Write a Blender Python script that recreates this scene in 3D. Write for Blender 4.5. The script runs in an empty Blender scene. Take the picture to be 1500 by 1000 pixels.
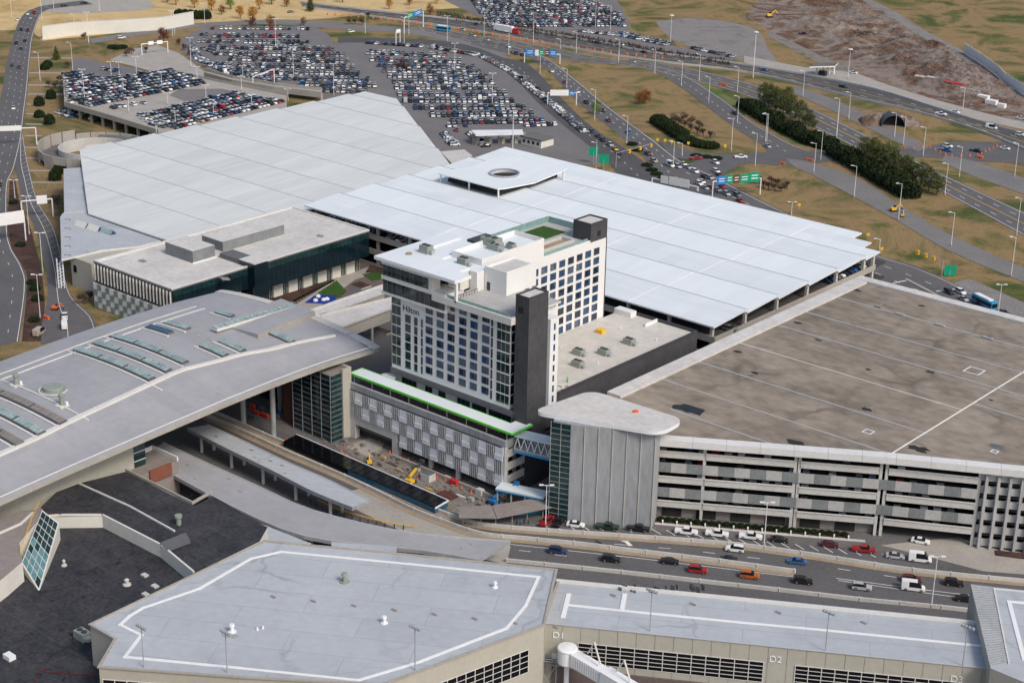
import bpy, math, random
import numpy as np
from mathutils import Vector, Matrix

random.seed(7)
SC = bpy.context.scene
COL = SC.collection
R = math.radians
# ------------------------------------------------------------------ camera
H = 200.0                                     # metres above the apron-side road
FPX, PITCH, ROLL, YAW = 2493.42, 0.369832, 0.0208729, 2.278934
_f = np.array([math.cos(YAW)*math.cos(PITCH), math.sin(YAW)*math.cos(PITCH), -math.sin(PITCH)])
_r0 = np.array([math.sin(YAW), -math.cos(YAW), 0.0]); _u0 = np.cross(_r0, _f)
_r = _r0*math.cos(ROLL)+_u0*math.sin(ROLL); _u = -_r0*math.sin(ROLL)+_u0*math.cos(ROLL)
cam_d = bpy.data.cameras.new('camera'); cam = bpy.data.objects.new('camera', cam_d); COL.objects.link(cam)
cam.matrix_world = Matrix(((_r[0], _u[0], -_f[0], 0), (_r[1], _u[1], -_f[1], 0), (_r[2], _u[2], -_f[2], H), (0, 0, 0, 1)))
cam_d.sensor_width = 36; cam_d.lens = FPX/1500*36; cam_d.clip_start = 1; cam_d.clip_end = 9000
SC.camera = cam
# ------------------------------------------------------------------ light
SUN_AZ, SUN_EL = R(-8), R(44)                 # azimuth from +X towards +Y
world = bpy.data.worlds.new('World'); SC.world = world; world.use_nodes = True
wn = world.node_tree.nodes; wl = world.node_tree.links
sky = wn.new('ShaderNodeTexSky'); sky.sky_type = 'NISHITA'; sky.sun_disc = False
sky.sun_elevation = SUN_EL; sky.sun_rotation = R(90)-SUN_AZ; sky.air_density = 1.0; sky.dust_density = 3.2; sky.ozone_density = 1.0
wl.new(sky.outputs[0], wn['Background'].inputs[0]); wn['Background'].inputs[1].default_value = 0.108
sun_d = bpy.data.lights.new('sun', 'SUN'); sun_d.energy = 1.5; sun_d.angle = R(16); sun_d.color = (1, .945, .86)
sun = bpy.data.objects.new('sun', sun_d); COL.objects.link(sun)
sv = Vector((math.cos(SUN_AZ)*math.cos(SUN_EL), math.sin(SUN_AZ)*math.cos(SUN_EL), math.sin(SUN_EL)))
sun.rotation_euler = sv.to_track_quat('Z', 'Y').to_euler()
vs = SC.view_settings; vs.view_transform = 'Standard'; vs.look = 'None'; vs.gamma = 1; vs.exposure = 0.5
try: vs.use_curve_mapping = False
except Exception: pass

# ------------------------------------------------------------------ surveying: where a sight line meets a level or a wall
def ray(x, y): return _f*FPX+_r*(x-750)-_u*(y-500)
def G(x, y, z=0.0):
    d = ray(x, y); t = (z-H)/d[2]; return (d[0]*t, d[1]*t, z)
def GY(x, y, Y):
    d = ray(x, y); t = Y/d[1]; return (d[0]*t, Y, H+d[2]*t)
def GX(x, y, X):
    d = ray(x, y); t = X/d[0]; return (X, d[1]*t, H+d[2]*t)
def PX(P):
    v = np.array(P, float)-np.array([0, 0, H]); z = v@_f
    return 750+FPX*(v@_r)/z, 500-FPX*(v@_u)/z
def HT(bx, by, ty, z0=0.0):
    b = G(bx, by, z0); lo, hi = z0, z0+80
    for _ in range(30):
        m = (lo+hi)/2
        if PX((b[0], b[1], m))[1] > ty: lo = m
        else: hi = m
    return lo-z0
def GL(pts, z=0.0): return [G(x, y, z) for x, y in pts]

# ------------------------------------------------------------------ mesh builder
class MB:
    def __init__(s): s.v = []; s.f = []; s.m = []
    def face(s, pts, m=0):
        n = len(s.v); s.v += [tuple(p) for p in pts]; s.f.append(tuple(range(n, n+len(pts)))); s.m.append(m); return s
    def box(s, x0, x1, y0, y1, z0, z1, m=0, mt=None):
        n = len(s.v); s.v += [(x0,y0,z0),(x1,y0,z0),(x1,y1,z0),(x0,y1,z0),(x0,y0,z1),(x1,y0,z1),(x1,y1,z1),(x0,y1,z1)]
        for k, q in enumerate(((0,3,2,1),(4,5,6,7),(0,1,5,4),(1,2,6,5),(2,3,7,6),(3,0,4,7))):
            s.f.append(tuple(n+i for i in q)); s.m.append(mt if (mt is not None and k == 1) else m)
        return s
    def prism(s, poly, z0, z1, m=0, mt=None, zs=None):
        a = sum(poly[i][0]*poly[(i+1) % len(poly)][1]-poly[(i+1) % len(poly)][0]*poly[i][1] for i in range(len(poly)))
        P = [p[:2] for p in (poly if a > 0 else poly[::-1])]; k = len(P); n = len(s.v)
        tz = (lambda p: z1) if zs is None else zs
        s.v += [(p[0], p[1], z0) for p in P]+[(p[0], p[1], tz(p)) for p in P]
        s.f.append(tuple(n+i for i in range(k))[::-1]); s.m.append(m)
        s.f.append(tuple(n+k+i for i in range(k))); s.m.append(m if mt is None else mt)
        for i in range(k):
            j = (i+1) % k; s.f.append((n+i, n+j, n+k+j, n+k+i)); s.m.append(m)
        return s
    def tube(s, p, q, r, r2=None, n=6, m=0, caps=True):
        p = Vector(p); q = Vector(q); d = (q-p)
        if d.length < 1e-6: return s
        a = d.orthogonal().normalized(); b = d.normalized().cross(a); r2 = r if r2 is None else r2; k = len(s.v)
        for c, rr in ((p, r), (q, r2)):
            for i in range(n):
                t = 2*math.pi*i/n; s.v.append(tuple(c+(a*math.cos(t)+b*math.sin(t))*rr))
        for i in range(n):
            j = (i+1) % n; s.f.append((k+i, k+j, k+n+j, k+n+i)); s.m.append(m)
        if caps:
            s.f.append(tuple(k+i for i in range(n))[::-1]); s.m.append(m); s.f.append(tuple(k+n+i for i in range(n))); s.m.append(m)
        return s
    def beam(s, p, q, w, h, m=0, up=(0, 0, 1)):
        p = Vector(p); q = Vector(q); d = (q-p).normalized(); a = d.cross(Vector(up))
        if a.length < 1e-4: a = d.cross(Vector((1, 0, 0)))
        a.normalize(); b = a.cross(d); a = a*w/2; b = b*h/2; n = len(s.v)
        for c in (p, q): s.v += [tuple(c-a-b), tuple(c+a-b), tuple(c+a+b), tuple(c-a+b)]
        for qd in ((0,1,2,3),(7,6,5,4),(0,4,5,1),(1,5,6,2),(2,6,7,3),(3,7,4,0)): s.f.append(tuple(n+i for i in qd)); s.m.append(m)
        return s
    def lathe(s, c, prof, n=16, m=0):
        k = len(s.v)
        for r, z in prof:
            for i in range(n):
                t = 2*math.pi*i/n; s.v.append((c[0]+r*math.cos(t), c[1]+r*math.sin(t), c[2]+z))
        for a in range(len(prof)-1):
            for i in range(n):
                j = (i+1) % n; s.f.append((k+a*n+i, k+a*n+j, k+(a+1)*n+j, k+(a+1)*n+i)); s.m.append(m)
        s.f.append(tuple(k+(len(prof)-1)*n+i for i in range(n))); s.m.append(m)
        return s
    def wall(s, pts, z0, z1, t, m=0):                       # a wall of thickness t along a polyline
        for i, (a, b) in enumerate(zip(pts[:-1], pts[1:])):
            d = Vector((b[0]-a[0], b[1]-a[1], 0)).normalized()*(t*.5); e = .008*(i % 2); zc = (z0+z1)/2
            s.beam((a[0]-d.x, a[1]-d.y, zc), (b[0]+d.x, b[1]+d.y, zc), t-e, z1-z0+e*2, m)
        return s
    def mesh(s, name, mats, smooth=False):
        me = bpy.data.meshes.new(name); me.from_pydata(s.v, [], s.f)
        for m in mats: me.materials.append(m)
        if len(mats) > 1: me.polygons.foreach_set('material_index', s.m)
        if smooth: me.polygons.foreach_set('use_smooth', [True]*len(me.polygons))
        me.update(); return me
    def build(s, name, mats, parent=None, smooth=False):
        if not isinstance(mats, (list, tuple)): mats = [mats]
        return place(name, s.mesh(name, mats, smooth), parent, (0, 0, 0))
WP = {}                                                      # world origin of every object built
def place(name, me, parent=None, loc=(0, 0, 0), rz=0.0, scale=None):
    o = bpy.data.objects.new(name, me); COL.objects.link(o)
    if parent is not None:
        o.parent = parent; w = WP[parent.name]; o.location = (loc[0]-w[0], loc[1]-w[1], loc[2]-w[2])
    else: o.location = loc
    WP[o.name] = tuple(loc)
    if rz: o.rotation_euler.z = rz
    if scale: o.scale = scale
    return o
def tag(o, label, cat=None, group=None, kind=None):
    if label: o['label'] = label
    if cat: o['category'] = cat
    if group: o['group'] = group
    if kind: o['kind'] = kind
    return o
def thing(name, label, cat, loc, group=None):
    o = bpy.data.objects.new(name, None); COL.objects.link(o); o.location = loc; WP[o.name] = tuple(loc); o.empty_display_size = .5
    return tag(o, label, cat, group)
def struct(o): o['kind'] = 'structure'; return o
def kids(o, ch=None): return [c for c in bpy.data.objects if c.parent == o]
ORD = ['first','second','third','fourth','fifth','sixth','seventh','eighth','ninth','tenth','eleventh','twelfth','thirteenth','fourteenth','fifteenth','sixteenth','seventeenth','eighteenth','nineteenth','twentieth']
def nth(i):
    if i < 20: return ORD[i]
    t = ['twenty', 'thirty', 'forty', 'fifty', 'sixty'][(i+1)//10-2]; r = (i+1) % 10
    return (t+'-'+ORD[r-1]) if r else (t[:-1]+'ieth')

# ------------------------------------------------------------------ materials
def _n(nt, t, **k):
    n = nt.nodes.new(t)
    for a, b in k.items(): setattr(n, a, b)
    return n
def mul(c, k): return (min(c[0]*k, 1), min(c[1]*k, 1), min(c[2]*k, 1), 1)
def M(name, c, rough=.8, var=.12, sc=.12, fine=1.6, c2=None, metal=0.0, spec=.4, stretch=None, rot=0.0, seams=None, bump=0.0, bsc=4.0, cracks=None):
    m = bpy.data.materials.new(name); m.use_nodes = True; nt = m.node_tree; L = nt.links; b = nt.nodes['Principled BSDF']
    b.inputs['Roughness'].default_value = rough; b.inputs['Metallic'].default_value = metal; b.inputs['Specular IOR Level'].default_value = spec
    geo = _n(nt, 'ShaderNodeNewGeometry'); pos = geo.outputs['Position']
    mp = _n(nt, 'ShaderNodeMapping'); mp.inputs['Rotation'].default_value = (0, 0, rot); L.new(pos, mp.inputs[0]); v0 = mp.outputs[0]
    if stretch:
        mp2 = _n(nt, 'ShaderNodeMapping'); mp2.inputs['Scale'].default_value = stretch; L.new(v0, mp2.inputs[0]); v = mp2.outputs[0]
    else: v = v0
    a = _n(nt, 'ShaderNodeTexNoise'); a.inputs['Scale'].default_value = sc; a.inputs['Detail'].default_value = 7; a.inputs['Roughness'].default_value = .62; L.new(v, a.inputs['Vector'])
    e = _n(nt, 'ShaderNodeTexNoise'); e.inputs['Scale'].default_value = fine; e.inputs['Detail'].default_value = 3; L.new(v, e.inputs['Vector'])
    mx = _n(nt, 'ShaderNodeMath', operation='MULTIPLY_ADD'); L.new(e.outputs[0], mx.inputs[0]); mx.inputs[1].default_value = .45
    sb = _n(nt, 'ShaderNodeMath', operation='MULTIPLY'); L.new(a.outputs[0], sb.inputs[0]); sb.inputs[1].default_value = .55; L.new(sb.outputs[0], mx.inputs[2])
    mr = _n(nt, 'ShaderNodeMapRange'); L.new(mx.outputs[0], mr.inputs[0]); mr.inputs[1].default_value = .34; mr.inputs[2].default_value = .66
    mix = _n(nt, 'ShaderNodeMix', data_type='RGBA'); L.new(mr.outputs[0], mix.inputs[0])
    mix.inputs[6].default_value = mul(c, 1-var); mix.inputs[7].default_value = mul(c, 1+var) if c2 is None else (*c2, 1)
    out = mix.outputs[2]
    if seams:                                               # (length, width, joint, darkness)
        br = _n(nt, 'ShaderNodeTexBrick'); br.inputs['Scale'].default_value = 1; br.inputs['Brick Width'].default_value = seams[0]; br.inputs['Row Height'].default_value = seams[1]
        br.inputs['Mortar Size'].default_value = seams[2]; br.inputs['Mortar Smooth'].default_value = .3; br.inputs['Bias'].default_value = 0
        br.inputs['Color1'].default_value = (1, 1, 1, 1); br.inputs['Color2'].default_value = (.93, .93, .94, 1); br.inputs['Mortar'].default_value = (seams[3],)*3+(1,)
        L.new(v0, br.inputs['Vector'])
        m2 = _n(nt, 'ShaderNodeMix', data_type='RGBA', blend_type='MULTIPLY'); m2.inputs[0].default_value = 1; L.new(out, m2.inputs[6]); L.new(br.outputs[0], m2.inputs[7]); out = m2.outputs[2]
    if cracks:                                              # (scale, width, darkness): old wandering stains along joints
        wv = _n(nt, 'ShaderNodeTexNoise'); wv.inputs['Scale'].default_value = cracks[0]*2.5; wv.inputs['Detail'].default_value = 5; L.new(v0, wv.inputs['Vector'])
        ad = _n(nt, 'ShaderNodeVectorMath', operation='MULTIPLY_ADD'); L.new(wv.outputs[1], ad.inputs[0]); ad.inputs[1].default_value = (.5/cracks[0],)*3; L.new(v0, ad.inputs[2])
        vo = _n(nt, 'ShaderNodeTexVoronoi', feature='DISTANCE_TO_EDGE'); vo.inputs['Scale'].default_value = cracks[0]; L.new(ad.outputs[0], vo.inputs['Vector'])
        m4 = _n(nt, 'ShaderNodeMapRange'); L.new(vo.outputs[0], m4.inputs[0]); m4.inputs[1].default_value = 0; m4.inputs[2].default_value = cracks[1]; m4.inputs[3].default_value = 1; m4.inputs[4].default_value = 0
        pn = _n(nt, 'ShaderNodeTexNoise'); pn.inputs['Scale'].default_value = cracks[0]*1.3; L.new(v0, pn.inputs['Vector'])
        pr = _n(nt, 'ShaderNodeMapRange'); L.new(pn.outputs[0], pr.inputs[0]); pr.inputs[1].default_value = .45; pr.inputs[2].default_value = .7
        mm = _n(nt, 'ShaderNodeMath', operation='MULTIPLY'); L.new(m4.outputs[0], mm.inputs[0]); L.new(pr.outputs[0], mm.inputs[1])
        m5 = _n(nt, 'ShaderNodeMix', data_type='RGBA'); L.new(mm.outputs[0], m5.inputs[0]); L.new(out, m5.inputs[6]); m5.inputs[7].default_value = mul(c, cracks[2]); out = m5.outputs[2]
    L.new(out, b.inputs['Base Color'])
    if bump:
        bn = _n(nt, 'ShaderNodeTexNoise'); bn.inputs['Scale'].default_value = bsc; bn.inputs['Detail'].default_value = 5; L.new(v, bn.inputs['Vector'])
        bp = _n(nt, 'ShaderNodeBump'); bp.inputs['Strength'].default_value = bump; bp.inputs['Distance'].default_value = .3; L.new(bn.outputs[0], bp.inputs['Height']); L.new(bp.outputs[0], b.inputs['Normal'])
    return m
def glassm(name, c, rough=.06, var=.5, sc=.12, spec=.6):
    m = M(name, c, rough, var, sc, .5, spec=spec); return m
def patchy(name, cols, sc, rough=.95, bump=.4, bsc=1.2):     # ground with broad patches of several colours
    m = bpy.data.materials.new(name); m.use_nodes = True; nt = m.node_tree; L = nt.links; b = nt.nodes['Principled BSDF']; b.inputs['Roughness'].default_value = rough
    b.inputs['Specular IOR Level'].default_value = .15
    geo = _n(nt, 'ShaderNodeNewGeometry')
    a = _n(nt, 'ShaderNodeTexNoise'); a.inputs['Scale'].default_value = sc; a.inputs['Detail'].default_value = 9; a.inputs['Roughness'].default_value = .68; a.inputs['Distortion'].default_value = .6; L.new(geo.outputs['Position'], a.inputs['Vector'])
    rp = _n(nt, 'ShaderNodeValToRGB'); L.new(a.outputs[0], rp.inputs[0]); e = rp.color_ramp.elements
    while len(e) < len(cols): e.new(.5)
    for i, c in enumerate(cols): e[i].position = .36+.28*i/(len(cols)-1); e[i].color = (*c, 1)
    f = _n(nt, 'ShaderNodeTexNoise'); f.inputs['Scale'].default_value = 1.3; f.inputs['Detail'].default_value = 6; f.inputs['Roughness'].default_value = .7; L.new(geo.outputs['Position'], f.inputs['Vector'])
    mr = _n(nt, 'ShaderNodeMapRange'); L.new(f.outputs[0], mr.inputs[0]); mr.inputs[1].default_value = .3; mr.inputs[2].default_value = .7; mr.inputs[3].default_value = .62; mr.inputs[4].default_value = 1.3
    mx = _n(nt, 'ShaderNodeMix', data_type='RGBA', blend_type='MULTIPLY'); mx.inputs[0].default_value = 1; L.new(rp.outputs[0], mx.inputs[6]); L.new(mr.outputs[0], mx.inputs[7]); L.new(mx.outputs[2], b.inputs['Base Color'])
    bp = _n(nt, 'ShaderNodeBump'); bp.inputs['Strength'].default_value = bump; bp.inputs['Distance'].default_value = .4; L.new(f.outputs[0], bp.inputs['Height']); L.new(bp.outputs[0], b.inputs['Normal'])
    return m
def leafm(name, a, b_):
    m = bpy.data.materials.new(name); m.use_nodes = True; nt = m.node_tree; L = nt.links; b = nt.nodes['Principled BSDF']; b.inputs['Roughness'].default_value = .85; b.inputs['Specular IOR Level'].default_value = .15
    g = _n(nt, 'ShaderNodeNewGeometry'); n = _n(nt, 'ShaderNodeTexNoise'); n.inputs['Scale'].default_value = .9; n.inputs['Detail'].default_value = 4; L.new(g.outputs['Position'], n.inputs['Vector'])
    mr = _n(nt, 'ShaderNodeMapRange'); L.new(n.outputs[0], mr.inputs[0]); mr.inputs[1].default_value = .35; mr.inputs[2].default_value = .65
    mx = _n(nt, 'ShaderNodeMix', data_type='RGBA'); L.new(mr.outputs[0], mx.inputs[0]); mx.inputs[6].default_value = (*a, 1); mx.inputs[7].default_value = (*b_, 1); L.new(mx.outputs[2], b.inputs['Base Color'])
    return m
def objpaint(name, attr=None):
    m = bpy.data.materials.new(name); m.use_nodes = True; nt = m.node_tree; b = nt.nodes['Principled BSDF']; b.inputs['Roughness'].default_value = .28; b.inputs['Coat Weight'].default_value = .5; b.inputs['Coat Roughness'].default_value = .08
    if attr: s = _n(nt, 'ShaderNodeAttribute'); s.attribute_name = attr
    else: s = _n(nt, 'ShaderNodeObjectInfo')
    nt.links.new(s.outputs['Color'], b.inputs['Base Color']); return m
def flat(name, c, rough=.6, metal=0, emit=0): return M(name, c, rough, .05, .4, 3.0, metal=metal)

K = {}
K['asphalt'] = M('asphalt', (.105, .101, .102), .9, .2, .05, .9, bump=.15)
K['asphalt_dark'] = M('asphalt_dark', (.075, .073, .075), .9, .25, .06, .9)
K['asphalt_pale'] = M('asphalt_pale', (.17, .162, .155), .92, .18, .05, .8)
K['lot'] = M('lot_asphalt', (.155, .146, .146), .92, .16, .04, .7)
K['concrete'] = M('concrete', (.34, .315, .28), .85, .16, .12, 1.2)
K['concrete_pale'] = M('concrete_pale', (.5, .485, .455), .85, .14, .12, 1.2)
K['concrete_dark'] = M('concrete_dark', (.13, .125, .122), .9, .2, .12, 1.0)
K['concrete_grey'] = M('concrete_grey', (.3, .305, .315), .8, .22, .1, 1.0, stretch=(1, 1, .25))
K['tilt_grey'] = M('panel_grey', (.19, .205, .205), .85, .22, .25, 1.4)
K['tilt_pale'] = M('panel_pale', (.4, .395, .38), .85, .16, .25, 1.4)
K['paint'] = M('road_paint', (.72, .71, .69), .7, .12, .4, 3)
K['paint_yellow'] = M('road_paint_yellow', (.62, .42, .06), .7, .12, .4, 3)
K['grass'] = patchy('winter_grass', [(.06, .08, .022), (.105, .11, .036), (.2, .15, .066), (.27, .185, .09), (.215, .15, .075), (.12, .115, .042), (.07, .085, .025)], .02)
K['sunlit_straw'] = patchy('sunlit_dry_grass', [(.36, .25, .1), (.5, .36, .17), (.58, .43, .22), (.42, .29, .13)], .02)  # golden winter grass, warm sunlight of the far zone painted into its colour
K['lawn'] = patchy('green_lawn', [(.07, .12, .03), (.1, .15, .045), (.16, .16, .07)], .05)
K['mulch'] = patchy('mulch', [(.045, .028, .024), (.07, .04, .033), (.1, .06, .045)], .15)
K['dirt'] = patchy('bare_earth', [(.1, .05, .03), (.16, .095, .06), (.26, .22, .19), (.12, .065, .04), (.22, .18, .15)], .02, bump=.9)
K['gravel'] = patchy('gravel', [(.17, .16, .16), (.24, .225, .215), (.2, .185, .18)], .06, bump=.6)
K['rubble'] = patchy('construction_rubble', [(.13, .115, .1), (.24, .215, .19), (.18, .155, .135)], .12, bump=.8)
K['white_roof'] = M('white_membrane', (.68, .725, .74), .6, .05, .05, .25, stretch=(1, .12, 1))
K['white_roof_old'] = M('white_membrane_weathered', (.585, .605, .59), .65, .1, .1, .6, stretch=(1, .09, 1))
K['shadow_flashing'] = M('seam_shadow_flashing', (.4, .42, .435), .6, .1, .3, 2)  # grey trim whose tone stands in for the shadow line at seams
K['white_slab'] = M('white_slab', (.62, .615, .6), .7, .07, .15, 1)
K['white_roof_b'] = M('white_membrane_dull', (.668, .712, .73), .62, .06, .06, .3, stretch=(1, .12, 1), seams=(40, 6.2, .05, .93), rot=R(90))
K['white_roof_old_b'] = M('white_membrane_streaked', (.57, .59, .578), .66, .11, .12, .7, stretch=(1, .07, 1))
K['window_navy'] = glassm('window_glass_navy', (.008, .02, .045), .08, .6, .3, .9); K['window_curtain'] = glassm('window_glass_curtain', (.07, .115, .17), .15, .4, .4, .8)
K['white_metal'] = M('white_metal', (.72, .73, .74), .45, .05, .3, 2)
K['white_wall'] = M('white_wall_panel', (.7, .695, .685), .6, .03, .1, 1)
K['offwhite'] = M('offwhite_roof', (.53, .51, .485), .8, .16, .09, .6)
K['pod_roof'] = M('podium_roof', (.52, .49, .44), .85, .13, .07, .5)
K['charcoal'] = M('charcoal_panel', (.06, .06, .064), .7, .28, .2, 1.2, seams=(3.2, 1.6, .03, .8), stretch=(1, 1, .5))
K['slate'] = M('slate_metal', (.12, .12, .125), .6, .12, .3, 2)
K['garage_roof'] = M('garage_roof_deck', (.2, .165, .13), .92, .28, .035, .3, c2=(.325, .277, .22), stretch=(.75, 1.2, 1), cracks=(.04, .07, .62))
K['grey_roof'] = M('grey_membrane', (.405, .428, .45), .75, .09, .05, .5, seams=(26, 7.5, .09, .74), rot=R(-31.5), cracks=(.03, .02, .7))
K['arch_roof'] = M('terminal_membrane', (.335, .333, .345), .72, .08, .06, .4, seams=(24, 4.8, .06, .86))
K['black_roof'] = M('bitumen_roof', (.024, .025, .032), .75, .45, .12, 1.1, c2=(.06, .058, .062), seams=(11, 6.5, .07, 1.6), cracks=(.22, .05, .2))
K['brown_roof'] = M('brown_membrane', (.24, .21, .19), .9, .16, .1, .6)
K['beige'] = M('beige_panel', (.4, .38, .325), .7, .07, .15, 1)
K['cream'] = M('cream_panel', (.62, .6, .54), .65, .06, .15, 1)
K['trim'] = M('pale_trim', (.62, .605, .57), .6, .08, .3, 2)
K['tan_ledge'] = M('tan_ledge', (.3, .235, .16), .9, .2, .2, 1.5)
K['brick'] = M('brick_wall', (.1, .038, .03), .9, .25, .3, 2, seams=(.8, .28, .02, .7))
K['brick_red'] = M('orange_brick', (.2, .07, .042), .9, .15, .3, 2)
K['brown_deck'] = M('brown_paver', (.14, .105, .1), .9, .18, .2, 1.5, seams=(1.2, 1.2, .03, .8))
K['glass_blue'] = glassm('window_glass', (.016, .055, .135), .1, .8, .3, .9)
K['glass_teal'] = glassm('curtain_glass', (.012, .035, .036), .05, .45, .15, .7)
K['glass_dark'] = glassm('dark_glass', (.006, .016, .022), .05, .4, .15, .55)
K['glass_black'] = glassm('black_glass', (.004, .004, .006), .12, .3, .15, .4)
K['glass_clear'] = glassm('balustrade_glass', (.2, .33, .31), .08, .15, .3, .6)
K['skylight'] = M('skylight_glass', (.2, .3, .29), .15, .25, .3, 1.5, c2=(.42, .52, .48), spec=.6)
K['skylight_dusty'] = M('skylight_glass_dusty', (.24, .21, .18), .3, .2, .3, 1.5)
K['skylight_blue'] = M('skylight_glass_blue', (.03, .1, .17), .1, .2, .3, 1.5)
K['skylight_teal'] = M('skylight_glass_teal', (.06, .17, .2), .12, .3, .3, 1.5, c2=(.16, .3, .32), spec=.6)
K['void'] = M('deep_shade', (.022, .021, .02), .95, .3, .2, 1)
K['inside'] = M('shaded_garage_inside', (.055, .05, .047), .95, .25, .1, .6)  # interior shade of the garages put into the base colour
K['steel'] = M('galvanised', (.42, .43, .44), .45, .1, .5, 3, metal=.3)
K['steel_dark'] = M('dark_steel', (.05, .05, .055), .5, .1, .5, 3)
K['fin'] = M('fin_metal', (.5, .51, .52), .5, .08, .4, 2, metal=.2)
K['screen'] = M('screen_panel', (.7, .71, .72), .55, .07, .3, 2)
K['unit'] = M('rooftop_unit', (.25, .28, .24), .6, .12, .6, 3)
K['green_edge'] = flat('green_tape', (.1, .62, .04))
K['orange'] = flat('orange_plastic', (.72, .13, .03)); K['red'] = flat('red_paint', (.5, .03, .03)); K['yellow'] = flat('yellow_paint', (.72, .42, .03)); K['blue'] = flat('blue_paint', (.02, .17, .42))
K['sky_blue'] = flat('blue_wrap', (.04, .3, .52)); K['sign_green'] = flat('sign_green', (.0, .28, .16)); K['sign_blue'] = flat('sign_blue', (.02, .2, .55)); K['sign_brown'] = flat('sign_brown', (.13, .05, .03))
K['white'] = flat('white_paint', (.75, .75, .74)); K['black'] = flat('black_rubber', (.015, .015, .016), .8); K['tar'] = M('fresh_tar', (.018, .019, .024), .55, .3, .5, 3)
K['car'] = objpaint('car_paint'); K['car_attr'] = objpaint('car_paint_lot', 'col'); K['car_glass'] = flat('car_glass', (.012, .014, .017), .08); K['lens'] = flat('headlight_lens', (.6, .6, .58), .2); K['tail'] = flat('tail_light', (.3, .01, .01), .3)
K['rim'] = flat('wheel_rim', (.35, .35, .36), .35, .6)
K['bark'] = M('bark', (.09, .07, .055), .95, .2, .8, 5); K['fir'] = leafm('conifer_leaf', (.03, .043, .016), (.15, .16, .055)); K['hedge'] = leafm('hedge_leaf', (.012, .022, .01), (.03, .045, .016)); K['rust'] = leafm('autumn_leaf', (.13, .05, .015), (.28, .11, .03))
K['twig'] = leafm('bare_twigs', (.09, .06, .05), (.16, .115, .09)); K['gold_leaf'] = leafm('golden_leaf', (.3, .13, .02), (.46, .23, .04)); K['red_leaf'] = leafm('dark_red_leaf', (.08, .02, .02), (.15, .04, .035)); K['lime'] = leafm('bright_leaf', (.08, .14, .02), (.2, .26, .05))
K['plaza_blue'] = flat('play_surface_blue', (.01, .03, .22)); K['turf'] = leafm('artificial_turf', (.03, .075, .014), (.05, .1, .022))
# ------------------------------------------------------------------ ground, roads, markings
def cr(pts, n=8):
    P = [pts[0]]+list(pts)+[pts[-1]]; out = []
    for i in range(1, len(P)-2):
        a, b, c, d = (np.array(P[i+k], float) for k in (-1, 0, 1, 2))
        for k in range(n):
            t = k/n; out.append(tuple(.5*((2*b)+(-a+c)*t+(2*a-5*b+4*c-d)*t*t+(-a+3*b-3*c+d)*t**3)))
    out.append(tuple(np.array(P[-2], float))); return out
def resample(pts, n):
    P = np.array(pts, float); d = np.r_[0, np.cumsum(np.linalg.norm(np.diff(P, axis=0), axis=1))]
    t = np.linspace(0, d[-1], n); return np.c_[[np.interp(t, d, P[:, k]) for k in range(P.shape[1])]].T
def sheet(name, px, mat, z, smooth=0):
    pts = GL(px, z)
    if smooth: q = cr([p[:2] for p in pts]+[pts[0][:2]], smooth)[:-1]; pts = [(a, b, z) for a, b in q]
    a = sum(pts[i][0]*pts[(i+1) % len(pts)][1]-pts[(i+1) % len(pts)][0]*pts[i][1] for i in range(len(pts)))
    b = MB(); b.face(pts if a > 0 else pts[::-1]); return struct(b.build(name, K[mat]))
def road(name, L, Rr, mat, z, n=40):
    A = resample(cr([p[:2] for p in GL(L)], 6), n); B = resample(cr([p[:2] for p in GL(Rr)], 6), n); b = MB()
    for i in range(n):
        b.v += [(A[i][0], A[i][1], z), (B[i][0], B[i][1], z)]
        if i: k = 2*i; b.f.append((k-2, k, k+1, k-1)); b.m.append(0)
    o = b.build(name, K[mat]); o.data.flip_normals() if o.data.polygons[0].normal.z < 0 else None
    return struct(o), A, B
def lerp(A, B, t): return A*(1-t)+B*t
def stripe(b, pts, w, z, dash=None, gap=0.0):
    P = np.array([p[:2] for p in pts], float); d = np.r_[0, np.cumsum(np.linalg.norm(np.diff(P, axis=0), axis=1))]; T = d[-1]; s = 0.0
    ev = lambda t: np.array([np.interp(t, d, P[:, 0]), np.interp(t, d, P[:, 1])])
    step = dash if dash else 6.0
    while s < T-.3:
        e = min(s+step, T); p, q = ev(s), ev(e); u = q-p; l = np.linalg.norm(u)
        if l > .05:
            nrm = np.array([-u[1], u[0]])/l*w/2
            b.face([(*(p-nrm), z), (*(q-nrm), z), (*(q+nrm), z), (*(p+nrm), z)])
        s = e+gap
def marks(parent, lines, mat='paint', name='lane_marking'):
    b = MB()
    for pts, w, z, dash, gap in lines: stripe(b, pts, w, z, dash, gap)
    return b.build(name, K[mat], parent)

b = MB(); b.face([(-5200, -600, 0), (900, -600, 0), (900, 6200, 0), (-5200, 6200, 0)]); struct(b.build('ground', K['grass']))
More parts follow.
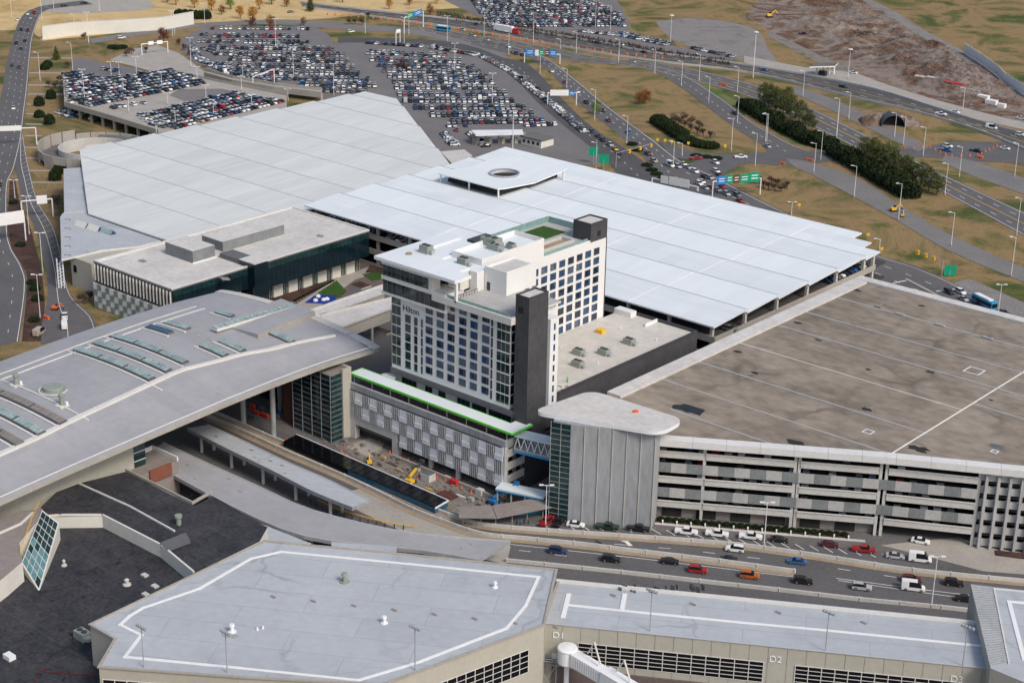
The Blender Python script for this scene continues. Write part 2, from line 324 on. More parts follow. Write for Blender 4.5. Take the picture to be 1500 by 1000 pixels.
# broad patches
sheet('sunlit_straw_field', [(-60, -10), (-60, 46), (45, 44), (62, 60), (120, 54), (260, 40), (420, 32), (560, 20), (700, 10), (760, -10)], 'sunlit_straw', .02)  # far sunlit ground, its brightness carried by the colour
for i, yv in enumerate((84, 106, 124, 137, 152, 166, 181, 198, 215, 231, 249, 266)):
    xa_, xb_ = 46-(yv-60)*.07, (104 if yv < 140 else (62 if yv < 240 else 92)); sheet('verge_path', [(xa_, yv), (xb_, yv+.6), (xb_, yv+2.2), (xa_, yv+1.6)], 'concrete', .03)
sheet('earthworks', [(1090, 25), (1120, -12), (1255, -12), (1300, 20), (1345, 56), (1400, 86), (1440, 116), (1510, 152), (1510, 186), (1440, 168), (1340, 142), (1270, 118), (1200, 84), (1150, 58)], 'dirt', .02)
sheet('gravel_yard', [(960, 32), (1010, 27), (1070, 33), (1110, 46), (1125, 72), (1140, 97), (1100, 90), (1040, 77), (985, 58)], 'gravel', .03, 4)
sheet('gravel_bank', [(1395, 415), (1420, 408), (1460, 425), (1515, 450), (1515, 485), (1470, 455)], 'gravel', .03)
sheet('green_bank', [(1200, 240), (1222, 248), (1300, 290), (1380, 330), (1510, 390), (1510, 360), (1400, 305), (1330, 280), (1260, 240)], 'grass', .02)
sheet('lawn', [(990, 112), (1040, 128), (1085, 150), (1095, 180), (1060, 150), (1010, 122)], 'lawn', .024)
sheet('lawn', [(1100, 165), (1140, 195), (1160, 210), (1215, 220), (1200, 200), (1140, 170)], 'lawn', .024)
sheet('planting_bed', [(14, 262), (11, 335), (17, 365), (40, 402), (38, 440), (32, 500), (62, 500), (66, 440), (60, 390), (45, 335), (28, 294), (22, 262)], 'mulch', .03)
sheet('planting_bed', [(100, 455), (118, 470), (140, 478), (136, 490), (104, 488)], 'mulch', .035)
# central pavement between the buildings
b = MB(); b.face([(-430, 190, .03), (-110, 190, .03), (-110, 420, .03), (-430, 420, .03)]); struct(b.build('terminal_pavement', K['concrete_dark']))
# parking lots
sheet('surface_lot', [(262, 60), (286, 45), (300, 40), (462, 39), (482, 52), (490, 64), (535, 60), (620, 64), (690, 76), (745, 102), (800, 158), (866, 213), (890, 240), (640, 250), (560, 152), (430, 140), (330, 112), (285, 92), (268, 76)], 'lot', .06)
sheet('long_term_lot', [(630, -10), (690, 20), (760, 45), (840, 50), (905, 62), (925, 40), (910, 10), (895, -12)], 'lot', .05)
sheet('overflow_lot', [(835, 42), (935, 58), (1000, 70), (1080, 84), (1070, 90), (990, 78), (900, 66), (835, 52)], 'lot', .055)
sheet('small_lot', [(105, 88), (120, 84), (150, 92), (200, 100), (215, 108), (160, 118), (108, 112)], 'lot', .05)
sheet('forecourt', [(160, 88), (195, 72), (230, 66), (262, 78), (300, 105), (360, 120), (420, 138), (400, 150), (330, 130), (260, 110), (220, 104)], 'concrete', .05)
sheet('employee_lot', [(60, -8), (62, 18), (120, 20), (215, 15), (228, 8), (205, -8)], 'concrete', .05)
# roads
S_BLV, A, B = road('boulevard', [(122, 1), (62, 9), (38, 18), (24, 40), (17, 65), (9, 95), (0, 150), (-16, 205), (-32, 300), (-48, 520)], [(137, 7), (72, 14), (58, 25), (49, 50), (46, 65), (43, 95), (40, 130), (35, 170), (31, 205), (20, 250), (11, 270), (11, 335), (16, 362), (38, 400), (37, 440), (28, 500)], 'asphalt', .09)
marks(S_BLV, [(lerp(A, B, t), .16, .13, 3, 11) for t in (.25, .5, .75)]+[(lerp(A, B, .96), .2, .13, None, 0)])
S_RMP, A, B = road('exit_ramp', [(29, 205), (22, 240), (28, 270), (33, 294), (51, 335), (66, 389), (70, 434), (62, 470), (60, 505)], [(33, 198), (41, 240), (55, 294), (79, 335), (93, 389), (103, 432), (135, 463), (142, 485)], 'asphalt', .1)
hb = []
for i in range(4, 32): hb.append(([lerp(A, B, .52)[i], lerp(A, B, .92)[i]], .11, .14, None, 0))
marks(S_RMP, [(lerp(A, B, .48), .18, .14, None, 0), (lerp(A, B, .95), .15, .14, None, 0)]+hb)
road('cross_road', [(130, 58), (200, 46), (240, 41), (280, 35), (330, 32), (400, 29), (470, 31), (540, 37), (600, 42), (690, 62), (740, 76)], [(135, 64), (205, 53), (245, 47), (285, 41), (330, 38), (400, 36), (470, 41), (540, 46), (600, 50), (690, 70), (745, 88)], 'asphalt_pale', .08)
S_HW, A, B = road('highway', [(440, 4), (470, 8), (560, 18), (660, 29), (740, 40), (875, 63), (956, 78), (1100, 97), (1262, 127), (1370, 159), (1451, 184), (1515, 201)], [(445, 12), (480, 16), (560, 27), (660, 41), (740, 54), (875, 78), (972, 92), (1100, 108), (1235, 140), (1343, 165), (1424, 189), (1465, 205), (1515, 226)], 'asphalt_dark', .09, 60)
marks(S_HW, [(lerp(A, B, t), .3, .13, 4, 8) for t in (.3, .72)]); marks(S_HW, [(lerp(A, B, .5), .35, .13, None, 0)], 'paint_yellow', 'centre_line')
b = MB(); b.wall([tuple(p) for p in lerp(A, B, 1.0)], 0, 1.1, .4); struct(b.build('highway_barrier', K['concrete_pale']))
b = MB(); b.wall([tuple(p) for p in lerp(A, B, 0.0)], 0, 1.1, .4); struct(b.build('highway_barrier', K['concrete_pale']))
S_LH, A, B = road('lower_highway', [(590, 34), (660, 46), (740, 58), (821, 73), (891, 86), (983, 95), (1113, 127), (1180, 155), (1262, 195), (1330, 230), (1390, 260), (1515, 318)], [(600, 40), (660, 56), (740, 68), (830, 88), (924, 97), (991, 112), (1060, 130), (1105, 145), (1190, 185), (1250, 215), (1320, 250), (1375, 278), (1515, 354)], 'asphalt', .1, 60)
marks(S_LH, [(lerp(A, B, t), .28, .14, 4, 8) for t in (.28, .74)]+[(lerp(A, B, .06), .25, .14, None, 0), (lerp(A, B, .95), .25, .14, None, 0)]); marks(S_LH, [(lerp(A, B, .5), .35, .14, None, 0)], 'paint_yellow', 'centre_line')
S_RA, A, B = road('loop_ramp', [(950, 96), (985, 104), (1012, 116), (1060, 147), (1100, 178), (1132, 197), (1165, 214), (1190, 222)], [(935, 98), (962, 106), (1000, 130), (1040, 160), (1080, 190), (1112, 209), (1122, 219), (1125, 226)], 'asphalt', .11)
marks(S_RA, [(lerp(A, B, .55), .25, .15, 3, 6), (lerp(A, B, .06), .2, .15, None, 0)])
S_CS, A, B = road('cross_street', [(962, 205), (1010, 221), (1064, 226), (1120, 223), (1160, 219), (1222, 222), (1340, 217), (1400, 208), (1515, 210)], [(985, 231), (1040, 238), (1100, 240), (1180, 243), (1222, 236), (1350, 231), (1420, 236), (1515, 240)], 'asphalt', .12)
S_BX, A, B = road('entry_road', [(495, 55), (600, 57), (680, 65), (740, 86), (775, 95), (829, 151), (870, 189), (913, 216), (960, 250), (985, 275)], [(495, 63), (600, 64), (690, 76), (742, 102), (780, 143), (818, 178), (862, 213), (891, 238), (930, 290), (960, 300)], 'asphalt_dark', .09)
marks(S_BX, [(lerp(A, B, .5)[12:], .25, .13, 3, 7)])
S_BY, A, B = road('exit_road', [(680, 58), (740, 66), (797, 84), (848, 121), (891, 157), (956, 205), (997, 236), (1030, 250), (1060, 265), (1100, 286), (1154, 313), (1220, 345), (1289, 375), (1340, 390), (1397, 415), (1515, 478)], [(690, 66), (740, 78), (767, 81), (802, 103), (848, 151), (913, 203), (945, 232), (960, 258), (990, 285), (1050, 315), (1120, 345), (1200, 385), (1260, 410), (1320, 440), (1400, 465), (1515, 520)], 'asphalt', .1, 60)
marks(S_BY, [(lerp(A, B, t), .28, .14, 3, 7) for t in (.3, .6)]+[(lerp(A, B, .05), .25, .14, None, 0)])
bb = MB()
for p, q in (((1308, 415), (1329, 411)), ((1371, 427), (1406, 423))): stripe(bb, GL([p, q]), .6, .145)
bb.build('stop_line', K['paint'], S_BY)
bt = MB(); bt.wall(GL([(1328, 410), (1380, 437), (1425, 460)]), 0, .35, 1.2); struct(bt.build('kerb_median', K['concrete']))
road('junction_spur', [(1005, 300), (1050, 262), (1090, 240), (1110, 236)], [(950, 290), (985, 255), (1020, 236), (1060, 232)], 'asphalt', .13)
S_RB, A, B = road('service_ramp', [(1150, 232), (1195, 240), (1262, 264), (1324, 305), (1394, 345), (1515, 400)], [(1165, 246), (1200, 262), (1250, 288), (1317, 325), (1391, 368), (1515, 420)], 'asphalt_pale', .13)
road('haul_road', [(1090, 82), (1180, 99), (1250, 107), (1290, 121), (1345, 139), (1440, 165), (1515, 183)], [(1090, 92), (1180, 111), (1262, 125), (1340, 151), (1440, 177), (1515, 193)], 'concrete', .07)
road('dirt_track', [(1128, 46), (1170, 66), (1215, 88), (1260, 108)], [(1122, 52), (1165, 75), (1210, 98), (1250, 116)], 'rubble', .06)
road('perimeter_road', [(1262, -6), (1305, 14), (1360, 48), (1405, 72), (1450, 100), (1472, 118), (1515, 140)], [(1250, -6), (1298, 20), (1350, 56), (1395, 81), (1440, 110), (1460, 126), (1515, 152)], 'gravel', .05)
road('side_ramp', [(1167, 126), (1240, 154), (1320, 195), (1362, 216)], [(1158, 135), (1230, 168), (1308, 206), (1345, 222)], 'asphalt_pale', .14)
road('site_road', [(1385, 228), (1425, 236), (1515, 266)], [(1378, 236), (1420, 256), (1515, 290)], 'asphalt_pale', .13)
# the roadway in front of the garage and under the canopies
S_FR = sheet('front_roadway', [(150, 640), (240, 560), (300, 575), (360, 606), (440, 645), (560, 700), (640, 745), (690, 764), (760, 778), (840, 770), (960, 778), (1290, 806), (1420, 822), (1515, 838), (1560, 960), (1400, 930), (1100, 900), (760, 860), (600, 850), (330, 780)], 'asphalt', .06)
sheet('pale_slab', [(505, 720), (545, 712), (600, 742), (660, 765), (735, 786), (748, 800), (742, 826), (680, 812), (620, 790), (560, 765), (520, 745)], 'concrete', .09)
sheet('garage_ramp', [(1290, 798), (1405, 786), (1440, 800), (1515, 812), (1515, 842), (1440, 836), (1360, 815)], 'concrete', .1)
FA = [G(x, y) for x, y in ((750, 800), (930, 818), (1140, 846), (1260, 864), (1480, 892))]; FB = [G(x, y) for x, y in ((755, 826), (900, 842), (1130, 866), (1300, 886))]
marks(S_FR, [([G(745, 797), G(930, 817), G(1163, 845)], .2, .11, None, 0), ([G(745, 820), G(930, 842), G(1200, 869)], .2, .11, None, 0),
             ([G(900, 797), G(1000, 805), G(1180, 826), G(1330, 848)], .22, .11, 3, 8), ([G(760, 806), G(860, 818)], .22, .11, 3, 6), ([G(1225, 847), G(1340, 862), G(1430, 873)], .22, .11, None, 0), ([G(1228, 850), G(1345, 867), G(1420, 877)], .22, .11, None, 0)])
bay = MB()                                                  # angled bay lines of the kerbside parking
yb = lambda x: float(np.interp(x, [800, 900, 987, 1032, 1077, 1133, 1190, 1244, 1330], [774, 778, 784, 789, 794.5, 801, 806, 812, 822]))
for i in range(25):
    x = 800+21*i; stripe(bay, [G(x-13, yb(x)-8), G(x, yb(x))], .22, .112)
bay.build('parking_bay_line', K['paint'], S_FR)
ar = MB()                                                   # painted arrow and merge box
ar.face(GL([(908, 791), (918, 790), (922, 794), (927, 799), (920, 799), (916, 794)], .113)); stripe(ar, GL([(872, 791), (888, 791), (889, 797), (873, 796), (872, 791)], .113), .35, .113)
ar.build('road_arrow', K['paint'], S_FR)
def barrier(name, px, h=1.1, ledge=True, side=1, z0=0.0):
    P = cr([p[:2] for p in GL(px, z0)], 5); b = MB(); b.wall([(x, y) for x, y in P], z0, z0+h, .45)
    o = b.build(name, K['concrete_pale']); o['kind'] = 'structure'
    if ledge:
        c = MB()
        for a, q in zip(P[:-1], P[1:]):
            u = Vector((q[0]-a[0], q[1]-a[1], 0)).normalized(); n = Vector((u.y, -u.x, 0))*side
            c.face([(a[0]+n.x*.26, a[1]+n.y*.26, z0+.16), (q[0]+n.x*.26, q[1]+n.y*.26, z0+.16), (q[0]+n.x*1.9, q[1]+n.y*1.9, z0+.14), (a[0]+n.x*1.9, a[1]+n.y*1.9, z0+.14)])
        c.build('kerb_ledge', K['tan_ledge'], o)
    me = MB(); me.box(-.3, .3, -.3, .3, 0, h+.06); pm = me.mesh('barrier_post', [K['concrete_pale']]); L_ = sum(math.dist(P[i], P[i+1]) for i in range(len(P)-1)); Q = resample(P, max(3, int(L_/8.5)))
    for x, y in Q: place('barrier_post', pm, o, (x, y, z0))
    return o
barrier('roadway_barrier', [(285, 603), (327, 621), (371, 641), (425, 666), (463, 682), (512, 703), (560, 726), (600, 746), (645, 764), (705, 784), (770, 791), (850, 799), (929, 809), (1040, 822), (1163, 839)])
barrier('roadway_barrier', [(296, 598), (340, 617), (387, 638), (425, 654), (460, 671), (520, 696), (570, 718), (625, 743), (674, 762), (720, 772), (800, 779), (900, 786), (1000, 793), (1090, 801), (1191, 815), (1230, 821), (1343, 838), (1505, 854)])
barrier('roadway_barrier', [(742, 823), (900, 839), (1050, 856), (1140, 866), (1260, 880), (1364, 890), (1500, 905)], 1.0, True, -1)
# ------------------------------------------------------------------ canopy roofed garages
def bay_panel(poly_lo, poly_hi, z0, z1, th, mat, parent, name='roof_panel'):
    # poly_lo: near edge (xl, xr, y); poly_hi: far edge; slab rising from z0 to z1
    (a, b_, y0), (c, d, y1) = poly_lo, poly_hi; m = MB()
    top = [(a, y0, z0), (b_, y0, z0), (d, y1, z1), (c, y1, z1)]; bot = [(x, y, z-th) for x, y, z in top]
    m.v = top+bot; m.f = [(0, 1, 2, 3), (7, 6, 5, 4), (0, 4, 5, 1), (1, 5, 6, 2), (2, 6, 7, 3), (3, 7, 4, 0)]; m.m = [0, 1, 1, 1, 1, 1]
    return m.build(name, [mat, K['white_metal']], parent)
T = thing('canopy_garage', 'parking garage under a huge weathered white flat roof, left of the brighter white one', 'garage', (-530, 460, 0))
xl = lambda y: (-592+(409-y)*1.495) if y < 409 else -592+(y-409)*.037
xr = lambda y: -458.5 if y < 497 else -458.5-(y-497)*1.44
ys = [357.5+22.35*k for k in range(9)]+[560.2, 570.5]
ys = sorted(set([357.5, 380, 402.4, 424.8, 447, 469.5, 492, 515.6, 538, 560.2, 570.5]))
for y0, y1 in zip(ys[:-1], ys[1:]):
    cuts = [y0]+[c for c in (409, 497) if y0 < c < y1]+[y1]
    zz = lambda y: 12.5+.75*(y-y0)/22.4
    pts = [(xl(c), c) for c in cuts]+[(xr(c), c) for c in cuts[::-1]]
    m = MB(); n = len(pts); m.v = [(x, y, zz(y)) for x, y in pts]+[(x, y, zz(y)-.5) for x, y in pts]
    m.f = [tuple(range(n))[::-1], tuple(range(n, 2*n))]+[(i, (i+1) % n, n+(i+1) % n, n+i) for i in range(n)]; m.m = [0]+[1]*(n+1)
    m.build('roof_panel', [K['white_roof_old' if ys.index(y0) % 3 else 'white_roof_old_b'], K['white_metal']], T)
    if y1-y0 > 12:                                           # raised grey strip that draws the seam's shadow line
        g = MB(); g.box(xl(y1)+1, xr(y1)-1, y1-.34, y1+.02, 13.15, 13.34); g.build('seam_shadow_flashing', K['shadow_flashing'], T)
m = MB(); m.prism([(-580, 412), (-580, 560), (-570, 562), (-470, 492), (-470, 372), (-514, 372)], 0, 4, 0); m.prism([(-583, 412), (-582, 562), (-568, 565), (-468, 496), (-468, 365), (-514, 365)], 7.2, 8.6, 0); m.build('parking_deck', K['concrete'], T)
cm = MB(); cm.box(-.45, .45, -.45, .45, 0, 12.1); cm = cm.mesh('column', [K['concrete_pale']])
for y in ys[1:-1]: place('column', cm, T, (xl(y)+3, y+.5, 0)); place('column', cm, T, (xr(y)-4, y+.5, 0))
# expansion lines across the bays
# ---- middle canopy
T = thing('canopy_garage', 'parking garage under the brighter bluish white roof, behind the hotel', 'garage', (-360, 465, 0)); TC2 = T
Y = [412.5, 430.9, 449.3, 467.7, 486.1, 504.5, 514.2, 520.2, 526.6]; XR = [-271.6]*6+[-278.6, -286.2]
LX0, LX1, LY0, LY1 = -441.5, -408.5, 468, 509          # the opening under the raised lantern
for k in range(8):
    y0, y1 = Y[k], Y[k+1]; base = 412.5+18.4*min(k, 5); z0 = 16.1+(y0-base)/18.4*1.1; z1 = 16.1+(y1-base)/18.4*1.1
    bay_panel((-456.8, XR[k], y0), (-456.8, XR[k], y1), z0, z1, .45, K['white_roof' if k % 2 else 'white_roof_b'], T)
    if k < 5: g = MB(); g.box(-456.6, -271.9, y1-.36, y1-.01, 17.1, 17.28); g.build('seam_shadow_flashing', K['shadow_flashing'], T)  # strip painting in the shadow line between bays
for xs in (-395, -345, -305):                              # raised joints running front to back, bay by bay
    for k in range(6):
        y0, y1 = Y[k], min(Y[k]+18.4, 526); g = MB(); g.beam((xs, y0+.3, 16.15), (xs, y1-.4, 16.15+1.06*(y1-y0)/18.4), .22, .1); g.build('roof_joint', K['screen'], T)
m = MB()
for z, i in ((0, 0), (5.6, 0), (11.2, 0)): m.box(-454, -272.6, 414.4, 521, z-.55 if z else 0, z if z else .3, 0)
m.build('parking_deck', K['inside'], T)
m = MB()
for z in (5.6, 11.2):
    m.box(-455, -271.7, 413.6, 414.0, z-.9, z+1.2); m.box(-272.1, -271.7, 414.05, 512, z-.9, z+1.2); m.box(-455, -454.6, 414.05, 520, z-.9, z+1.2)
m.box(-455, -390, 414.1, 414.4, 0, 1.2); m.build('parapet', K['concrete'], T)
cm = MB(); cm.box(-.5, .5, -.5, .5, 0, 15.6); cm = cm.mesh('column', [K['concrete_pale']])
for x in np.linspace(-453, -274, 12): place('column', cm, T, (x, 415.2, 0))
for y in Y[1:6]+[511]: place('column', cm, T, (-272.6, y+.2, 0))
for x in np.linspace(-440, -290, 9):
    for y in (440, 467): place('column', cm, T, (x, y, 0))
bc = MB(); bc.box(-.3, .3, -.3, .3, 0, 1.9); bcm = bc.mesh('column_cap', [K['white_metal']])
# raised lantern with its round opening
m = MB(); n = 24; cx, cy, rx, ry = -424, 488.5, 5.4, 5.4
def lz(y): return 19.2+abs(y-488.5)/20*1.5
N = 48; outer = []
for i in range(N):
    t = 2*math.pi*i/N; c, s = math.cos(t), math.sin(t); k = min(16.5/max(abs(c), 1e-6), 20.5/max(abs(s), 1e-6)); outer.append((cx-1+c*k, cy+s*k))
for i in range(N):
    j = (i+1) % N; a, b_ = outer[i], outer[j]; t0, t1 = 2*math.pi*i/N, 2*math.pi*j/N
    p, q = (cx+rx*math.cos(t0), cy+ry*math.sin(t0)), (cx+rx*math.cos(t1), cy+ry*math.sin(t1))
    m.face([(*a, lz(a[1])), (*b_, lz(b_[1])), (*q, lz(q[1])), (*p, lz(p[1]))], 0); m.face([(*p, lz(p[1])-.4), (*q, lz(q[1])-.4), (*b_, lz(b_[1])-.4), (*a, lz(a[1])-.4)], 1)
    m.face([(*a, lz(a[1])-.4), (*b_, lz(b_[1])-.4), (*b_, lz(b_[1])), (*a, lz(a[1]))], 1); m.face([(*q, lz(q[1])-.4), (*p, lz(p[1])-.4), (*p, lz(p[1])), (*q, lz(q[1]))], 1)
lan = m.build('lantern_roof', [K['white_roof'], K['white_metal']], T)
m = MB(); m.lathe((cx, cy, 16.5), [(5.6, 0), (5.6, 2.2), (6.1, 3.6), (6.1, 3.75), (5.5, 3.75), (5.45, 0)], 28); m.build('round_ring', K['steel'], T)
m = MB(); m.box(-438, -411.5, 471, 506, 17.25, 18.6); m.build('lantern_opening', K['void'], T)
for x in (-440, -425, -410):
    for y in (469, 508): c = MB(); c.box(x-.25, x+.25, y-.25, y+.25, 16.3, lz(y)-.4); c.build('lantern_post', K['white_metal'], T)
# ------------------------------------------------------------------ rooftop parking deck, top left
TD = thing('parking_deck_building', 'low concrete parking deck with a roof full of cars, beside the spiral ramp', 'parking deck', (-670, 520, 0))
DECK = [G(93, 108, 6), G(95, 152, 6), G(160, 171, 6), G(232, 193, 6), G(420, 160, 6), G(420, 140, 6), G(330, 122, 6), G(245, 104, 6), G(205, 112, 6), G(150, 118, 6), G(110, 108, 6)]
m = MB(); m.prism(DECK, 5.2, 6, 0); m.build('roof_deck', K['concrete'], TD)
m = MB(); P = DECK; m.wall([P[0], P[1], P[2], P[3]], 4.6, 7.0, .4); m.build('parapet', K['concrete'], TD); m = MB(); m.wall(P[5:8], 5.2, 7.0, .4); m.build('parapet', K['concrete'], TD)
m = MB(); bx = [G(160, 152, 6), G(255, 140, 6)]
m.face(GL([(248, 140), (262, 131), (325, 130), (345, 135), (302, 150), (275, 150)], 6.03)); m.build('pale_roof_patch', K['asphalt_pale'], TD)
for i in range(9):
    t = i/8; a = np.array(P[1])*(1-t)+np.array(P[3])*t; c = MB(); c.box(a[0]+.6, a[0]+1.6, a[1]+.8, a[1]+1.8, 0, 5.2); c.build('column', K['concrete'], TD)
# spiral ramp
TS = thing('spiral_ramp', 'round concrete spiral ramp with a tall segmented outer wall, top left', 'ramp', (-616, 438, 0))
sc_ = (-616, 433); ro, ri = 24, 15
m = MB(); nn = 44
for i in range(nn):
    t0, t1 = 2*math.pi*i/nn, 2*math.pi*(i+1)/nn; z0, z1 = 1.5+3.2*i/nn, 1.5+3.2*(i+1)/nn
    P_ = lambda r, t, z: (sc_[0]+r*math.cos(t+2.4), sc_[1]+r*math.sin(t+2.4), z)
    m.face([P_(ri, t0, z0), P_(ro-1, t0, z0), P_(ro-1, t1, z1), P_(ri, t1, z1)], 0); m.face([P_(ri, t0, z0-.5), P_(ri, t1, z1-.5), P_(ro-1, t1, z1-.5), P_(ro-1, t0, z0-.5)], 0)
m.build('ramp_deck', K['concrete_dark'], TS)
for i in range(22):
    t0, t1 = 2*math.pi*i/22+.012, 2*math.pi*(i+1)/22-.012; h = 5.6 if i not in (10, 11, 12, 13) else 7.4
    P2 = lambda r, t: (sc_[0]+r*math.cos(t), sc_[1]+r*math.sin(t))
    m = MB(); m.prism([P2(ro, t0), P2(ro, t1), P2(ro-.6, t1), P2(ro-.6, t0)], 2.2 if i % 2 else 0, h); m.build('wall_panel', K['concrete'], TS)
m = MB(); m.lathe((*sc_, 0), [(ri+.3, 0), (ri+.3, 5.4), (ri-.3, 5.4), (ri-.3, 0)], 36); m.f.pop(); m.m.pop(); m.build('inner_wall', K['concrete_pale'], TS)
m = MB(); m.lathe((sc_[0]+1, sc_[1]+1, 0), [(6.5, 0), (6.5, 4.6), (6, 4.6), (6, 2)], 24); m.build('core_wall', K['concrete_pale'], TS)
# fly-over ramp wall between the deck and the surface lot
T = thing('ramp_viaduct', 'long low concrete viaduct ramp between the deck and the big car lot', 'viaduct', G(380, 130))
A = [G(300, 112, 3), G(340, 120, 4), G(400, 130, 4), G(470, 141, 3)]; m = MB(); m.wall(A, 2.2, 5.2, .5)
B_ = [(p[0]-7, p[1]+7, p[2]) for p in A]; m.wall(B_, 2.2, 5.0, .5)
for i in range(3): m.face([(A[i][0], A[i][1], 3.6), (A[i+1][0], A[i+1][1], 3.6), (B_[i+1][0], B_[i+1][1], 3.6), (B_[i][0], B_[i][1], 3.6)])
m.build('ramp_wall', K['concrete'], T)
for i in range(4): c = MB(); c.tube((A[i][0]-3, A[i][1]+3, 0), (A[i][0]-3, A[i][1]+3, 3.4), .8, n=8); c.build('pier', K['concrete'], T)
# retaining wall top left
T = thing('retaining_wall', 'long pale retaining wall beyond the spiral ramp in the dry grass', 'wall', G(150, 52))
m = MB(); P = GL([(63, 58), (110, 52), (180, 48), (240, 44), (283, 36)]); m.wall(P, 0, 7.5, .7); m.build('wall_face', K['cream'], T)
m = MB(); m.wall([(p[0]-.1, p[1]+.1) for p in P], 7.5, 7.9, 1.0); m.build('coping', K['concrete_pale'], T)
tm = MB(); tm.face(GL([(66, 44), (110, 34), (200, 30), (250, 24), (285, 34), (240, 38), (180, 41), (110, 46)], .1)); struct(tm.build('upper_road', K['asphalt_pale']))
# toll plaza canopy and office
T = thing('toll_canopy', 'flat white toll plaza canopy on posts at the edge of the car lot', 'canopy', G(728, 205))
pl = [G(690, 191, 5.5), G(765, 190, 5.5), G(767, 196, 5.5), G(697, 198, 5.5)]
m = MB(); m.prism(pl, 5.0, 5.6); m.build('canopy_roof', K['white_metal'], T)
for i in range(5): p = np.array(pl[0])*(1-i/4)+np.array(pl[1])*(i/4)+np.array([3, -2, 0]); c = MB(); c.box(p[0]-.3, p[0]+.3, p[1]-.3, p[1]+.3, 0, 5.0); c.build('post', K['concrete'], T)
for i in range(4): p = np.array(pl[0])*(.87-i/4)+np.array(pl[1])*(.13+i/4)+np.array([2, -3, 0]); c = MB(); c.box(p[0]-1, p[0]+1, p[1]-1, p[1]+1, 0, 2.7); o = c.build('toll_booth', K['beige'], T)
m = MB(); c0 = G(786, 212); T = thing('toll_office', 'small cream toll office with dark flat roof in the car lot', 'building', c0)
m.box(c0[0]-6, c0[0]+6, c0[1]-4, c0[1]+5, 0, 3.4); m.build('wall', K['cream'], T); m = MB(); m.box(c0[0]-6.5, c0[0]+6.5, c0[1]-4.5, c0[1]+5.5, 3.4, 4.0, 0); m.build('roof', K['concrete_dark'], T)
for i in range(4): m = MB(); m.box(c0[0]-5+i*2.8, c0[0]-3.6+i*2.8, c0[1]-4.05, c0[1]-3.9, 1.1, 2.5); m.build('window', K['glass_dark'], T)
T = thing('checkpoint_canopy', 'dark roofed checkpoint canopy beside the highway earthworks', 'canopy', G(1206, 108)); c0 = G(1206, 108)
m = MB(); m.prism([G(1186, 98, 6), G(1223, 97, 6), G(1228, 92, 6), G(1196, 92, 6)], 5.4, 6.0, 1, 0); m.build('canopy_roof', [K['concrete_dark'], K['white']], T)
for dx in (1196, 1206, 1214, 1221): p = G(dx, 109); m = MB(); m.box(p[0]-.4, p[0]+.4, p[1]-.4, p[1]+.4, 0, 5.4); m.build('post', K['white'], T)
p = G(1205, 111); m = MB(); m.box(p[0]-2, p[0]+2, p[1]-1.2, p[1]+1.2, 0, 3); m.build('booth', K['glass_dark'], T)
# ------------------------------------------------------------------ hotel
T = thing('hotel', 'tall white hotel tower with charcoal stair towers, blue windows and glass crown', 'hotel', (-290, 320, 0)); HT_ = T
YF, XF, ZB = 312.6, -290.5, 21.1
m = MB(); m.box(-311.6, -268.2, YF, 331, ZB, 46.6); m.build('front_wing_wall', K['white_wall'], T)
m = MB(); m.box(-312, -266.5, YF-.2, 331, 19.3, ZB-.01); m.build('base_band', K['slate'], T)
m = MB(); m.box(-311.5, -268.5, YF+1.6, 331, 14.85, 19.3); m.build('lobby_wall', K['white_wall'], T)
for i, (a, b_) in enumerate(((-309, -303.6), (-300, -297.6), (-295, -292.6), (-288, -283.6), (-282.5, -277.6), (-276.5, -268.8))):
    m = MB(); m.box(a, b_, YF+1.45, YF+1.7, 15.8, 18.6); o = m.build('lobby_window', K['glass_teal'], T)
    f = MB(); n = max(2, int((b_-a)/1.3))
    for k in range(n+1): x = a+(b_-a)*k/n; f.box(x-.07, x+.07, YF+1.36, YF+1.448, 15.8, 18.6)
    f.build('frame', K['steel_dark'], o)
m = MB(); m.box(-313, -290.6, 331, 381, 16, 48.0); m.build('rear_wing_wall', K['white_wall'], T)
# windows: a dark blue pane in a recessed reveal with one off-centre mullion
def window_meshes(axis):
    if axis == 'y':
        p = MB(); p.box(-1.15, 1.15, .02, .1, -.92, .92); f = MB()
        for a, b_, c, d in ((-1.25, -1.15, -1.02, 1.02), (1.15, 1.25, -1.02, 1.02), (-1.15, 1.15, .92, 1.02), (-1.15, 1.15, -1.02, -.92), (.55, .65, -.92, .92)): f.box(a, b_, -.07, .1, c, d)
    else:
        p = MB(); p.box(-.1, -.02, -1.15, 1.15, -.92, .92); f = MB()
        for a, b_, c, d in ((-1.25, -1.15, -1.02, 1.02), (1.15, 1.25, -1.02, 1.02), (-1.15, 1.15, .92, 1.02), (-1.15, 1.15, -1.02, -.92), (.55, .65, -.92, .92)): f.box(-.1, .07, a, b_, c, d)
    return [p.mesh('window_pane', [K[k_]]) for k_ in ('glass_blue', 'glass_blue', 'window_navy', 'window_navy', 'window_curtain')], f.mesh('window_frame', [K['slate']])
wp, wf = window_meshes('y'); wpx, wfx = window_meshes('x')
wpn, wfn = window_meshes('y')
WR = random.Random(77)
def hotel_window(pm, fm, loc): o = place('window', fm, T, loc); place('pane', WR.choice(pm), o, loc); return o
rows = [44.45-2.915*i for i in range(8)]
for ci, x in enumerate((-297.2, -293.1, -289.1, -284.9, -280.9, -276.7)):
    for ri, z in enumerate(rows):
        if ci < 2 and ri == 0: continue
        hotel_window(wp, wf, (x, YF-.11, z))
for y in [348.75+3.97*i for i in range(8)]:
    for z in rows:
        hotel_window(wpx, wfx, (XF+.02, y, z+.3))
for y in (340.8, 344.8):
    for z in rows[1:]: hotel_window(wpx, wfx, (XF+.02, y, z+.3))
